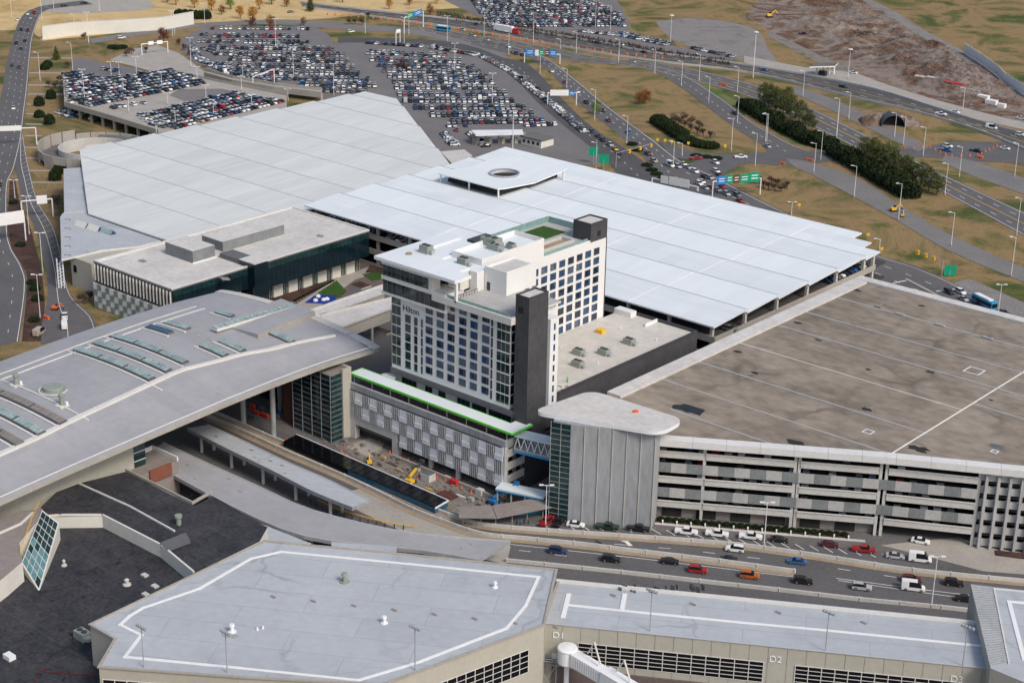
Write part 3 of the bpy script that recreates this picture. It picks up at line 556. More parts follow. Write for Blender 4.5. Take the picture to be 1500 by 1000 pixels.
# glass strips: curtain wall by storey
def strip(x0, x1, z0, z1, n, y=YF, mat='glass_teal', nx=2, t=.12):
    hh = (z1-z0)/n
    for i in range(n):
        o = MB(); o.box(x0, x1, y-.06, y+.05, z0+i*hh+.2, z0+(i+1)*hh-.2); o = o.build('curtain_pane', K[mat], T)
        f = MB()
        for k in range(nx+1): xx = x0+(x1-x0)*k/nx; f.box(xx-t/3, xx+t/3, y-.1, y-.062, z0+i*hh+.2, z0+(i+1)*hh-.2)
        f.build('mullion', K['tilt_pale'], o)
strip(-311.4, -308.0, 22.0, 42.9, 7); strip(-306.3, -304.2, 22.0, 38.3, 6, nx=1); strip(-302.9, -301.6, 22.0, 38.3, 6, nx=1); strip(-300.3, -299.6, 22, 38.3, 6, nx=1)
strip(-274.9, -274.2, 22, 45.6, 8, nx=1); strip(-272.8, -268.3, 22.0, 45.6, 8, nx=3)
for i in range(8):                                            # glazed return of the corner bay
    o = MB(); o.box(-268.2, -268.08, YF+.4, YF+3.4, 22.3+2.95*i, 24.7+2.95*i); o = o.build('curtain_pane', K['glass_dark'], T)
    f = MB(); f.box(-268.08, -267.98, YF+1.85, YF+2.0, 22.3+2.95*i, 24.7+2.95*i); f.build('mullion', K['white_wall'], o)
for i in range(9): m = MB(); m.box(-272.8, -268.0, YF-.2, YF-.0, 21.85+2.95*i, 22.02+2.95*i); m.build('spandrel', K['trim'], T)
# name sign: small dark letters near the top of the pier
def text(body, size, loc, rot, mat, parent, ext=.04, name='lettering'):
    c = bpy.data.curves.new(name, 'FONT'); c.body = body; c.size = size; c.extrude = ext; c.resolution_u = 3; c.materials.append(mat)
    o = bpy.data.objects.new(name, c); COL.objects.link(o)
    dg = bpy.context.evaluated_depsgraph_get(); me = bpy.data.meshes.new_from_object(o.evaluated_get(dg)); bpy.data.objects.remove(o); bpy.data.curves.remove(c)
    if not me.materials: me.materials.append(mat)
    o = place(name, me, parent, loc); o.rotation_euler = rot; return o
text('Hilton', 2.5, (-307.2, YF-.12, 39.0), (R(90), 0, 0), K['black'], T, .06, 'name_sign')
m = MB(); m.box(-307.9, -299.4, YF-.1, YF-.005, 38.5, 43.2); m.build('sign_panel', K['white_wall'], T)
# two-storey glass crown box
m = MB(); m.box(-313.2, -290.2, 311.1, 326, 43.4, 47.6); m.box(-313.2, -296.2, 311.11, 326, 47.6, 52.2); m.build('crown_core', K['glass_teal'], T)
for z0, z1, x1 in ((42.9, 43.5, -289.6), (47.1, 48.2, -289.6), (51.4, 52.4, -294)): m = MB(); m.box(-313.6, x1, 310.7, 326.5 if x1 < -290 else 318, z0, z1); m.build('crown_band', K['trim'], T)
def crown(x0, x1, z0, z1, n):
    for i in range(n):
        a, b_ = x0+(x1-x0)*i/n, x0+(x1-x0)*(i+1)/n
        o = MB(); o.box(a+.06, b_-.06, 310.95, 311.08, z0, z1); o = o.build('crown_pane', K['glass_dark' if i % 3 else 'glass_teal'], T)
crown(-313.1, -296.2, 48.25, 51.35, 10); crown(-313.1, -290.4, 43.55, 47.05, 13)
for i in range(14): x = -313.1+i*1.745; m = MB(); m.box(x-.05, x+.05, 310.86, 310.94, 43.5, 47.1); m.build('mullion', K['slate'], T)
for i in range(11): x = -313.1+i*1.69; m = MB(); m.box(x-.05, x+.05, 310.86, 310.94, 48.2, 51.4); m.build('mullion', K['slate'], T)
for j in range(5): m = MB(); m.box(-313.35, -313.21, 311.3+j*2.9, 314.0+j*2.9, 43.6, 47.0); m.build('crown_pane', K['glass_teal'], T); m = MB(); m.box(-313.35, -313.21, 311.3+j*2.9, 314.0+j*2.9, 48.3, 51.3); m.build('crown_pane', K['glass_dark'], T)
m = MB(); m.box(-296.1, -294.6, 311.0, 314, 43.6, 52.4); m.build('terrace_pier', K['trim'], T)
m = MB(); m.box(-290.1, -289.4, 311, 312.55, 43.4, 47.15); m.build('terrace_pier', K['trim'], T)
# roof slab: L-shaped with its thin white edge, terrace beneath on one column
m = MB(); m.prism([(-315.4, 309.8), (-285.4, 309.8), (-285.4, 316.2), (-290, 316.2), (-290, 320.8), (-303, 320.8), (-309.6, 325), (-309.6, 339), (-315.4, 339)], 52.5, 53.4, 0, 1); m.build('roof_slab', [K['white_metal'], K['white_roof']], T)
m = MB(); m.box(-314, -310, 326, 338.5, 47, 52.5); m.build('rear_stair_wall', K['white_wall'], T)
m = MB(); m.box(-286.3, -285.6, 310.6, 311.3, 47, 52.5); m.build('terrace_column', K['white_wall'], T)
m = MB(); m.box(-293, -266.6, 311.2, 331, 46.6, 47.1, 1, 0); m.build('terrace_deck', [K['tilt_pale'], K['trim']], T)
m = MB(); m.box(-294.5, -266.4, 310.6, 311.2, 45.6, 47.5); m.box(-267.0, -266.4, 311.2, 315.5, 45.6, 47.5); m.build('parapet', K['trim'], T)
for i in range(11): x = -294+2.4*i; m = MB(); m.box(x, x+2.3, 311.25, 311.33, 47.1, 48.3); m.build('balustrade_pane', K['glass_clear'], T)
m = MB()
for i in range(9): m.box(-287+.02, -286.9, 311.6+i*1.1, 311.68+i*1.1, 47.1, 48.3)
m.box(-287, -286.92, 311.6, 320.5, 48.25, 48.35); m.box(-294, -287, 316, 316.08, 48.25, 48.35); m.build('railing', K['steel_dark'], T)
m = MB(); m.box(-294.5, -290.2, 317, 320.5, 47.1, 52.4); m.build('penthouse_wall', K['cream'], T)
m = MB(); m.box(-287.4, -279.6, 323.8, 336, 47.1, 53.0); m.build('penthouse_wall', K['white_wall'], T)
m = MB(); m.box(-287, -280, 324.2, 335.5, 52.6, 52.62); m.v = [(x, y, z+.42) for x, y, z in m.v]; m.build('penthouse_roof', K['offwhite'], T)
m = MB()
for a, b_, c, d in ((-287.4, -279.6, 323.8, 324.15), (-287.4, -287.05, 324.15, 336), (-279.95, -279.6, 324.15, 336)): m.box(a, b_, c, d, 53.03, 53.7)
m.build('penthouse_parapet', K['white_wall'], T)
m = MB(); m.box(-286.5, -285.4, 323.68, 323.79, 47.2, 49.5); m.build('door', K['steel_dark'], T)
m = MB(); m.box(-289.5, -279.8, 337.2, 340.6, 47.1, 51.5) ; 
m = MB(); m.box(-309.5, -301.65, 320.9, 338, 47, 52.9, 0, 1); m.build('stair_core_wall', [K['white_wall'], K['white_roof']], T)
m = MB(); m.box(-301.6, -287.6, 320.9, 325.95, 47.1, 52.5, 0, 1); m.build('plant_front_wall', [K['white_wall'], K['white_roof']], T)
# raised mechanical screen
m = MB(); m.box(-301.6, -290.45, 326, 352.2, 47.1, 53.0); m.build('plant_wall', K['white_wall'], T)
m = MB()
for a, b_, c, d in ((-301.6, -290.45, 326, 326.4), (-301.6, -290.45, 351.8, 352.2), (-301.6, -301.2, 326.4, 351.8), (-290.85, -290.45, 326.4, 351.8)): m.box(a, b_, c, d, 53.0, 54.3)
m.build('plant_parapet', K['white_wall'], T)
m = MB(); m.box(-301.1, -290.9, 326.5, 351.7, 53.02, 53.06); m.build('plant_roof', K['white_roof'], T)
def rtu(x, y, z, L, W, h, T, name='rooftop_unit'):
    m = MB(); m.box(x-L/2, x+L/2, y-W/2, y+W/2, z+.3, z+h); o = m.build(name, K['unit'], T)
    s = MB(); s.box(x-L/2+.1, x+L/2-.1, y-W/2+.1, y+W/2-.1, z, z+.299); s.build('curb', K['steel'], o)
    f = MB(); f.lathe((x-L*.22, y, z+h), [(W*.28, .0), (W*.28, .25), (W*.2, .25)], 10); f.lathe((x+L*.22, y, z+h), [(W*.28, .0), (W*.28, .25), (W*.2, .25)], 10); f.build('fan', K['steel_dark'], o)
    d = MB(); d.box(x+L/2, x+L/2+1.1, y-W*.3, y+W*.3, z+.4, z+h*.6); d.build('duct', K['steel'], o)
    return o
rtu(-299.5, 340, 53.1, 5.5, 3.2, 2.3, T); rtu(-296, 337.5, 53.1, 4, 2, 1.6, T); rtu(-293.5, 341.5, 53.1, 2.2, 2, 1.5, T); rtu(-307, 321.6, 53.4, 3.2, 2.4, 2.2, T); rtu(-294.6, 323.4, 53.4-.9, 3, 2.4, 2.0, T)
m = MB(); m.lathe((-309.5, 317.4, 53.4), [(.9, 0), (.9, .4), (.3, .4)], 12); m.build('roof_drain', K['tan_ledge'], T)
# charcoal stair towers
for (x0, x1, y0, y1, z0, z1) in ((-266.45, -261.9, 312.3, 320.0, 0, 53.4), (-297.2, -290.55, 373.6, 381.3, 48.02, 53.2)):
    m = MB(); m.box(x0, x1, y0, y1, z0, z1); o = m.build('stair_tower', K['charcoal'], T)
    p = MB(); p.box(x0+.3, x1-.3, y0+.3, y1-.3, z1, z1+.05); p.build('tower_roof', K['offwhite'], o)
    q = MB()
    for a, b_, c, d in ((x0, x1, y0, y0+.3), (x0, x1, y1-.3, y1), (x0, x0+.3, y0+.3, y1-.3), (x1-.3, x1, y0+.3, y1-.3)): q.box(a, b_, c, d, z1, z1+.5)
    q.build('tower_coping', K['steel_dark'], o)
    l = MB(); l.box(x0+1, x0+2.6, y0-.05, y0+.02, z1-4.3, z1-2.6) if z0 == 0 else l.box(x1-.02, x1+.05, y0+3, y0+4.6, z1-4, z1-2.4); l.build('louvre', K['black'], o)
m = MB(); m.box(-297.2, -290.75, 381.02, 381.7, 16, 48.0); m.build('dark_end_panel', K['charcoal'], T)
m = MB(); m.box(-268.1, -261.0, 320.05, 323.4, 20, 46.2); m.build('end_wall', K['white_wall'], T)
for i in range(8): m = MB(); m.box(-261.05, -260.94, 321.4, 322.1, 22.6+2.9*i, 24.4+2.9*i); m.build('slit_window', K['glass_blue'], T)
m = MB(); m.box(-266, -262, 318, 323, 46.2, 48.6)
# rear wing roof terrace
m = MB(); m.box(-312.5, -290.9, 352.3, 380.6, 48.0, 48.1); m.build('roof_terrace', K['tilt_pale'], T)
m = MB()
for a, b_, c, d in ((-290.98, -290.6, 352.3, 373.5), (-313, -312.6, 352.3, 381), (-312.6, -297.3, 380.6, 381)): m.box(a, b_, c, d, 48.0, 48.7)
m.build('parapet', K['white_wall'], T)
for i in range(10): m = MB(); m.box(-291.2, -291.12, 353+2*i, 354.9+2*i, 48.1, 49.4); m.build('balustrade_pane', K['glass_clear'], T)
for i in range(8): m = MB(); m.box(-312.4, -312.3, 354+3.3*i, 357.2+3.3*i, 48.1, 50.0); m.build('balustrade_pane', K['glass_clear'], T)
for i in range(5): m = MB(); m.box(-312.2+3*i, -309.3+3*i, 380.3, 380.4, 48.1, 50.0); m.build('balustrade_pane', K['glass_clear'], T)
m = MB(); m.box(-310.5, -302, 365, 376, 48.12, 48.3); m.build('turf_panel', K['turf'], T)
m = MB()
for a, b_, c, d in ((-299, -294, 355, 355.5), (-299, -294, 370, 370.5), (-299, -298.5, 355.5, 370), (-294.5, -294, 355.5, 370)): m.box(a, b_, c, d, 48.12, 49.0)
m.build('pool_surround', K['concrete_pale'], T); m = MB(); m.box(-298.4, -294.6, 355.6, 369.9, 48.13, 48.2); m.build('pool_cover', K['tan_ledge'], T)
m = MB(); m.box(-313.2, -302, 345, 353, 48, 50.6); m.build('plant_shed', K['steel_dark'], T)
# ------------------------------------------------------------------ podium behind: ballroom block with a pale roof and charcoal wall
T = thing('hotel_podium', 'wide low podium behind the hotel with pale roof and charcoal wall', 'building', (-275, 350, 0)); TP = T
XW = -262.1
m = MB(); m.box(-290.3, XW, 320.2, 389.5, 0, 23.0); m.build('charcoal_wall', K['charcoal'], T)
m = MB(); m.box(-290.2, XW-.5, 324, 389, 23.0, 23.06); m.build('roof', K['pod_roof'], T)
m = MB()
for a, b_, c, d in ((XW-.45, XW+.02, 320.2, 389.5), (-290.3, XW-.45, 389.1, 389.5)): m.box(a, b_, c, d, 23.0, 23.9)
m.build('parapet', K['steel_dark'], T)
m = MB(); m.box(-290.3, -284, 386, 388.8, 23.06, 24.6); m.box(-276.6, -276.2, 383, 389, 23.06, 24.0); m.build('roof_upstand', K['white_wall'], T)
for x, y in ((-271.2, 345), (-271.4, 357), (-271.2, 368.5), (-276.5, 352)): rtu(x, y, 23.1, 3.0, 2.2, 1.7, T)
for x, y in ((-283, 352), (-280, 376), (-267, 376), (-268, 350)): m = MB(); m.tube((x, y, 23.06), (x, y, 24.0), .15, n=8); m.build('vent_pipe', K['white_metal'], T)
m = MB(); m.box(-283.9, -281.6, 369, 371, 23.06, 24.2); m.build('crate_stack', K['yellow'], T)
mess = MB(); rr = random.Random(3)
for i in range(60): x, y = -270+rr.random()*7, 321.5+rr.random()*11*rr.random(); s = .15+rr.random()*.5; mess.box(x-s, x+s, y-s*.6, y+s*.6, 23.06, 23.1+rr.random()*.8)
o = mess.build('building_rubble', K['concrete_pale']); tag(o, 'pale building debris heaped on the podium roof by the hotel', 'debris', kind='stuff')
# ------------------------------------------------------------------ front podium: garage behind metal screens
T = thing('podium_garage', 'podium garage behind patterned grey metal screens below the hotel', 'garage', (-290, 306, 0)); TG = T
X0, X1, YP, ZP = -320.9, -262.1, 303.8, 16.5
m = MB(); m.box(X0, X1, YP+1.2, 330, 14.2, 14.8, 1, 0); m.build('deck', [K['brown_deck'], K['concrete']], T)
m = MB(); m.box(X0, X1, YP+.4, YP+1.2, 14.75, ZP); m.box(X1-.6, X1, YP+1.21, 312.2, 14.75, ZP); m.build('parapet', K['concrete_grey'], T)
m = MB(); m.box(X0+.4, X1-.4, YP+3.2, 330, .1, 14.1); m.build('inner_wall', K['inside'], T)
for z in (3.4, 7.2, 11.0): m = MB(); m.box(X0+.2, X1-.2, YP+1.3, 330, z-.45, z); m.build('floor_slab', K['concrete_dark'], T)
for z in (6.2, 9.9, 13.6):                                  # stepped bands on the east return
    m = MB(); m.box(X1-.5, X1+.02, YP+1.3, 312.2, z-2.1, z); m.build('spandrel', K['concrete_pale'], T)
    for k in range(3): o = MB(); o.box(X1-.3, X1-.1, YP+2.2+k*3, YP+3.6+k*3, z+.25, z+1.4); o.build('garage_window', K['glass_black'], T)
for x in (-302.2, -289, -279, -263.4): m = MB(); m.box(x-.5, x+.5, YP+.5, YP+1.5, 0, 5.0); m.build('column', K['concrete_pale'], T)
m = MB(); m.box(X1-1.0, X1+.1, YP+.3, YP+1.5, 0, 14.7); m.build('corner_column', K['concrete_pale'], T)
m = MB(); m.box(-319.6, -317.8, YP+.2, YP+2, 0, 7.0); m.box(-303.2, -301.2, YP+.2, YP+2, 0, 6.9); m.box(-317.8, -303.2, YP+.25, YP+1.9, 4.4, 6.95); m.build('gate_portal', K['concrete_pale'], T)
m = MB(); m.box(-301, X1, YP-2.2, YP-1.7, 0, 1.3); m.build('dwarf_wall', K['concrete'], T)
# screens: a lattice of flat panels and finned panels alternating, stepping down to the right
fin = MB()
for k in range(4): x = -1.0+k*.68; fin.box(x-.15, x+.15, -.3, 0, -1.85, 1.85)
finm = fin.mesh('finned_panel', [K['fin']]); back = MB(); back.box(-1.45, 1.45, .02, .1, -1.9, 1.9); backm = back.mesh('fin_backing', [K['black']])
fl = MB(); fl.box(-1.4, 1.4, -.2, 0, -.3, 1.8); fl.box(-1.4, 1.4, -.42, -.2, -1.75, -.36); flm = fl.mesh('flat_panel', [K['screen']])
NC = 20; W_ = (X1-X0-.8)/NC
for c in range(NC):
    x = X0+.4+W_*(c+.5)
    levels = ((12.6, 0), (8.75, 1), (4.9, 2)) if c > 6 else ((12.6, 0), (8.75, 1))
    for z, r in levels:
        if (c+r) % 2 == 0 or (c < 1):
            o = place('screen_panel', backm, T, (x, YP+.3, z)); place('fins', finm, o, (x, YP+.25, z))
        else: place('screen_panel', flm, T, (x, YP+.3, z))
m = MB(); m.box(X0, X1-1, YP+.1, YP+.38, 14.5, 14.74); m.build('screen_rail', K['steel_dark'], T)
# green edged canopy on the podium deck
T = thing('walkway_canopy', 'long white walkway canopy with bright green edges along the podium deck', 'canopy', (-290, 307, 14.8))
cp = [G(514, 546, 18), G(757, 631, 18), G(780, 622, 18), G(766, 616, 18), G(746, 617, 18), G(528, 538, 18)]
ya, yb = 305.6, 310.2
m = MB(); m.prism([(-321, ya), (-261, ya), (-261, 313.6), (-265.6, 313.6), (-265.6, yb), (-321, yb)], 18.45, 18.7); m.build('canopy_roof', K['white_roof'], T)
m = MB(); m.box(-321.1, -260.9, ya-.25, ya-.01, 18.2, 18.74); m.box(-260.99, -260.7, ya, 313.6, 18.2, 18.74); m.box(-321.1, -265.7, yb+.01, yb+.2, 18.3, 18.74); m.box(-321.3, -321.01, ya, yb, 18.2, 18.74); m.build('green_edge', K['green_edge'], T)
for i in range(9): x = -320+7.1*i; m = MB(); m.tube((x, ya+.5, 14.8), (x, ya+.5, 18.45), .16, n=8); m.build('post', K['beige'], T); m = MB(); m.tube((x+1, yb-.4, 14.8), (x+1, yb-.4, 18.45), .13, n=8); m.build('post', K['beige'], T)
o = MB(); o.lathe((-312.5, 312.0, 14.8), [(.5, 0), (.5, 2.8), (2.4, 3.0), (2.4, 3.4), (0.1, 3.4)], 12); tag(o.build('deck_kiosk', K['trim']), 'small cream canopy kiosk on the podium deck by the hotel corner', 'kiosk')
# truss bridge to the garage tower, and a lower covered link
T = thing('truss_bridge', 'white truss footbridge with a blue wrapped underside beside the hotel', 'bridge', (-257, 310, 14))
a0, a1 = (-262.0, 309.2), (-250.4, 312.0)
m = MB(); m.beam((*a0, 17.3), (*a1, 17.3), 4.4, .35); m.build('bridge_roof', K['white_roof'], T)
m = MB(); m.beam((*a0, 13.6), (*a1, 13.6), 4.4, .5); m.build('bridge_deck', K['tilt_pale'], T)
m = MB(); m.beam((*a0, 13.0), (*a1, 13.0), 4.5, .65); m.build('blue_underside', K['sky_blue'], T)
u = Vector((a1[0]-a0[0], a1[1]-a0[1], 0)).normalized(); nv = Vector((u.y, -u.x, 0))*2.1
for s in (-1, 1):
    for k in range(6):
        p = Vector((*a0, 13.8))+u*(k*1.95)+nv*s; q = Vector((*a0, 17.1))+u*((k+.5)*1.95)+nv*s; r_ = Vector((*a0, 13.8))+u*((k+1)*1.95)+nv*s
        m = MB(); m.beam(p, q, .22, .22); m.beam(q, r_, .22, .22); m.build('truss_brace', K['white_metal'], T)
T = thing('covered_link', 'low white roofed walkway with blue edging between podium and garage tower', 'walkway', (-258, 305, 0))
m = MB(); m.beam((-262.3, 302.2, 4.6), (-249.6, 306.4, 4.6), 4.2, .4); m.build('link_roof', K['white_roof'], T)
m = MB(); m.beam((-262.3, 302.2, 4.2), (-249.6, 306.4, 4.2), 4.3, .35); m.build('blue_edge', K['sky_blue'], T)
for k in range(4): m = MB(); x, y = -261.5+3.7*k, 300.8+1.2*k; m.tube((x, y, 0), (x, y, 4), .25, n=8); m.build('post', K['concrete'], T)
# ------------------------------------------------------------------ big garage on the right
T = thing('parking_garage', 'large open parking garage with brown flat roof and white roof edge, right side', 'garage', (-180, 400, 0)); TR = T
ZR = 22.0; FL = [(-227.6, 322.6), (-179.5, 353.4), (-150.9, 369.6), (-118, 388.2)]
roofp = [(-250.4, 322.5), FL[0], FL[1], FL[2], FL[3], (-100, 398), (-100, 466.5), (-250.4, 466.5)]
m = MB(); m.prism(roofp, ZR-.9, ZR, 0, 1); m.build('roof_deck', [K['concrete'], K['garage_roof']], T)
def fpt(s, off=0.0, z=0.0):                                   # a point along the front wall
    P = [np.array(p, float) for p in FL]; L = [np.linalg.norm(P[i+1]-P[i]) for i in range(3)]
    i = 0
    while i < 2 and s > L[i]: s -= L[i]; i += 1
    u = (P[i+1]-P[i])/L[i]; n = np.array([u[1], -u[0]]); p = P[i]+u*s+n*off; return Vector((p[0], p[1], z))
FLEN = sum(math.dist(FL[i], FL[i+1]) for i in range(3)); J1 = math.dist(FL[0], FL[1])
def fbeam(s0, s1, z0, z1, t, off, name, mat, parent=None):
    m = MB(); cuts = [s0]+[c for c in (J1, J1+math.dist(FL[1], FL[2])) if s0+.05 < c < s1-.05]+[s1]
    for a, b_ in zip(cuts[:-1], cuts[1:]): m.beam(fpt(a+.001, off, (z0+z1)/2), fpt(b_-.001, off, (z0+z1)/2), t, z1-z0)
    return m.build(name, K[mat], parent or T)
m = MB()                                                      # white roof edge, laid in slabs
for k in range(15): y0 = 337+8.63*k; m = MB(); m.box(-254.6, -250.0, y0+.03, y0+8.6, ZR-.5, ZR+.75); m.build('edge_slab', K['offwhite'], T)
for k in range(16): x0 = -254.6+9.6*k; m = MB(); m.box(x0+.03, x0+9.57, 466.6, 470.4, ZR-.5, ZR+.75); m.build('edge_slab', K['offwhite'], T)
for k in range(13): fbeam(1+8.4*k, 1+8.4*(k+1)-.06, ZR-1.1, ZR+.7, 3.2, .2, 'edge_slab', 'white_slab')
m = MB(); m.box(-254.4, -250.5, 330, 466.4, 0, ZR-.51); m.build('side_wall', K['concrete'], T)
m = MB(); m.box(-250.4, -100, 466.6, 470, 0, ZR-.51); m.build('back_wall', K['concrete'], T)
j = MB()                                                      # raised roof joints with white membrane
for y, x0, x1 in ((340.2, -236, -201), (355.6, -249.8, -179.4), (373.2, -249.9, -179.6), (414, -249.9, -100), (429.6, -249.9, -100), (448, -249.9, -100), (399.5, -178.9, -100)):
    g = MB(); g.box(x0, x1, y-.18, y+.18, ZR, ZR+.16); g.build('roof_joint', K['fin'], T)
g = MB(); g.box(-249.9, -179.6, 393.7, 393.9, ZR, ZR+.1); g.build('roof_joint', K['white'], T)
g = MB(); g.box(-179.5, -179.2, 355, 466, ZR, ZR+.14); g.build('roof_joint', K['white'], T)
g = MB(); g.beam((-201, 340.2, ZR+.08), (-199, 342.5, ZR+.08), .44, .16); g.beam((-199, 342.4, ZR+.085), (-180, 353.9, ZR+.085), .44, .16); g.build('roof_joint', K['fin'], T)
for x, y in ((-228, 448), (-214.5, 448), (-199, 448)): g = MB(); g.box(x-1.6, x+1.6, y-.5, y+.5, ZR+.165, ZR+.4); g.build('joint_cover', K['steel'], T)
def ring(x, y, a, w): 
    g = MB()
    for p in ((x-a, x+a, y-a, y-a+w), (x-a, x+a, y+a-w, y+a), (x-a, x-a+w, y-a+w, y+a-w), (x+a-w, x+a, y-a+w, y+a-w)): g.box(*p, ZR+.005, ZR+.05)
    g.build('roof_hatch_outline', K['screen'], T)
ring(*G(1427, 543, ZR)[:2], 2.4, .35); ring(*G(1272, 632, ZR)[:2], 1.3, .3); ring(*G(1457, 661, ZR)[:2], .9, .3)
rr = random.Random(11)
def blot(x, y, r, name, mat, T, z, n=14, e=.6):
    g = MB(); pts = []
    for i in range(n): t = 2*math.pi*i/n; k = r*(.55+.6*rr.random()); pts.append((x+math.cos(t)*k, y+math.sin(t)*k*e, z))
    g.face(pts); return g.build(name, K[mat], T)
p = G(1008, 599, ZR); blot(p[0], p[1], 5.2, 'tar_patch', 'tar', T, ZR+.02); p = G(1458, 654, ZR); blot(p[0], p[1], 3.0, 'tar_patch', 'slate', T, ZR+.02)
for q, r_ in (((1081, 515), 1.6), ((1106, 546), 1.5), ((1199, 498), 1.5), ((1269, 599), 2.0), ((1362, 545), 1.7), ((1272, 541), 1.2), ((1448, 494), 1.4), ((1285, 450), 1.5), ((1170, 473), 1.7), ((1345, 657), 3.2), ((1165, 648), 2.6), ((1255, 425), 1.8), ((1452, 586), 1.0), ((1350, 448), 1.3)):
    p = G(*q, ZR); blot(p[0], p[1], r_, 'drain_stain', 'void', T, ZR+.012)
for q0, q1, w_ in (((1108, 546), (1120, 532), .5), ((1106, 546), (1050, 552), .6), ((1199, 497), (1160, 503), .5), ((1199, 497), (1215, 484), .4), ((1269, 598), (1330, 586), .6), ((1269, 599), (1240, 604), .9), ((1269, 600), (1310, 626), .4), ((1362, 545), (1300, 537), .4), ((1458, 655), (1400, 640), .5), ((1458, 655), (1470, 668), .6), ((1100, 640), (1160, 652), .8), ((1081, 515), (1065, 506), .5), ((1170, 473), (1150, 468), .6), ((1285, 450), (1310, 436), .4)):
    a, b_ = np.array(G(*q0, ZR)), np.array(G(*q1, ZR)); g = MB(); n = 9; pa = []; pb = []
    d = b_-a; nn_ = np.array([-d[1], d[0], 0])/np.linalg.norm(d)
    for i in range(n+1): c = a+d*i/n+nn_*(rr.random()-.5)*1.4; k = w_*(1-i/n*.8)*(.6+.6*rr.random()); pa.append((*(c+nn_*k)[:2], ZR+.009)); pb.append((*(c-nn_*k)[:2], ZR+.009))
    for i in range(n): g.face([pa[i], pb[i], pb[i+1], pa[i+1]])
    g.build('water_streak', K['brown_roof'], T)
# front elevation
m = MB()
for z in (3.5, 7.1, 10.7, 14.2, 17.7):
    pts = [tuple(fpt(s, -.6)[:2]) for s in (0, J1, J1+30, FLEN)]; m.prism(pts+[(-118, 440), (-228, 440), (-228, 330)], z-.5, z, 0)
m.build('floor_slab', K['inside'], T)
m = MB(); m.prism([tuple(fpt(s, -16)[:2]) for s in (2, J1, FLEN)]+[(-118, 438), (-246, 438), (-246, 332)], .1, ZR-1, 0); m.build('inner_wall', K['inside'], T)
SE = J1+23.2                                                  # where the vertical fins begin
bays = [(0.3, 12.2), (12.9, 35.0), (36.6, J1-1.2), (J1+1.2, SE-.4)]
for a, b_ in bays:
    for z in (19.0, 11.95, 5.1):
        fbeam(a, b_, z-1.75, z-.05, .5, .1, 'spandrel', 'concrete_pale'); fbeam(a, b_, z-.05, z+.2, .25, .45, 'kerb_rail', 'trim')
for s in (0, 12.55, 35.3, 36.3, J1-.7, J1+.7, SE):
    fm = MB(); fm.beam(fpt(s, -.25, .1), fpt(s, -.25, ZR-.95), .75, .75, up=(fpt(5)-fpt(0)).normalized()); fm.build('column', K['concrete_pale'], T)
n = 0
for zr in (13.3, 6.3):
    s = .2; i = 0
    while s < SE-1.5:
        w_ = 4.0; e = min(s+w_-.05, SE-.2)
        fbeam(s, e, zr, zr+2.65, .18, .55, 'wall_panel', 'tilt_grey' if i % 2 == 0 else 'tilt_pale'); s += w_; i += 1
fbeam(.3, J1-1.2, .1, 3.3, .5, -1.6, 'ground_wall', 'brown_roof')
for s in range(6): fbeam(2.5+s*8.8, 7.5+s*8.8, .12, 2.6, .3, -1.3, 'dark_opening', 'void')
for k in range(20):                                            # tall vertical fins at the right hand end
    s = SE+1.6+2.85*k
    if s > FLEN-1: break
    p = fpt(s, .9, 0); u = (fpt(5)-fpt(0)).normalized(); nrm = Vector((u.y, -u.x, 0)); m = MB()
    d = (u*.55+nrm*.85).normalized(); m.beam(p+Vector((0, 0, .2)), p+Vector((0, 0, 20.2-.2*(k % 2))), .9, .35, up=d); m.build('vertical_fin', K['concrete_grey'], T)
for z in (.5, 4.1, 7.7, 11.3, 14.9, 18.3): fbeam(SE+.5, FLEN-.5, z, z+1.9, .5, -.1, 'spandrel', 'concrete_pale')
# planted strip and ground-floor kerb
m = MB(); pl = [fpt(1, 3.2), fpt(50, 3.2), fpt(50, .5), fpt(1, .5)]; m.prism([tuple(p[:2]) for p in pl], .1, .35); struct(m.build('planting_strip', K['mulch']))
m = MB(); pl = [fpt(1, 4.4), fpt(54, 4.4), fpt(54, 3.25), fpt(1, 3.25)]; m.prism([tuple(p[:2]) for p in pl], .1, .22); struct(m.build('pavement', K['concrete_pale']))
m = MB(); pl = [fpt(86, 4), fpt(FLEN, 6), fpt(FLEN, 1.5), fpt(86, 1.5)]; m.prism([tuple(p[:2]) for p in pl], .1, .35); struct(m.build('planting_strip', K['mulch']))
# ------------------------------------------------------------------ stair tower with rounded triangular roof
T = thing('garage_tower', 'concrete and glass stair tower with a rounded triangular white roof', 'tower', (-240, 312, 0))
ZT = 27.4
def rounded(pts, rad, n=7):
    out = []; N = len(pts)
    for i in range(N):
        p0, p1, p2 = (np.array(pts[(i+k-1) % N][:2], float) for k in range(3)); a = (p0-p1)/np.linalg.norm(p0-p1); b_ = (p2-p1)/np.linalg.norm(p2-p1)
        for k in range(n+1): t = k/n; q = (p1+a*rad*(1-t)*(1-t)+b_*rad*t*t); out.append(tuple(q))
    return out
tri = rounded([G(778, 602, ZT+1), G(866, 571, ZT+1), G(1004, 614, ZT+1), G(968, 634, ZT+1)], 4.2)
m = MB(); m.prism(tri, ZT, ZT+1.0, 0, 1); m.build('roof', [K['white_metal'], K['offwhite']], T)
w0, w1, w2 = (-246.4, 303.6), (-241.4, 305.4), (-223.2, 316.4)
m = MB(); m.prism([w1, w2, (-226, 322.3), (-248, 322.3), (-249.5, 312), (-246.2, 304.2)], 0, ZT-.01); m.build('core_wall', K['concrete_grey'], T)
u = Vector((w2[0]-w1[0], w2[1]-w1[1], 0)); Lw = u.length; u.normalize(); nv = Vector((u.y, -u.x, 0))
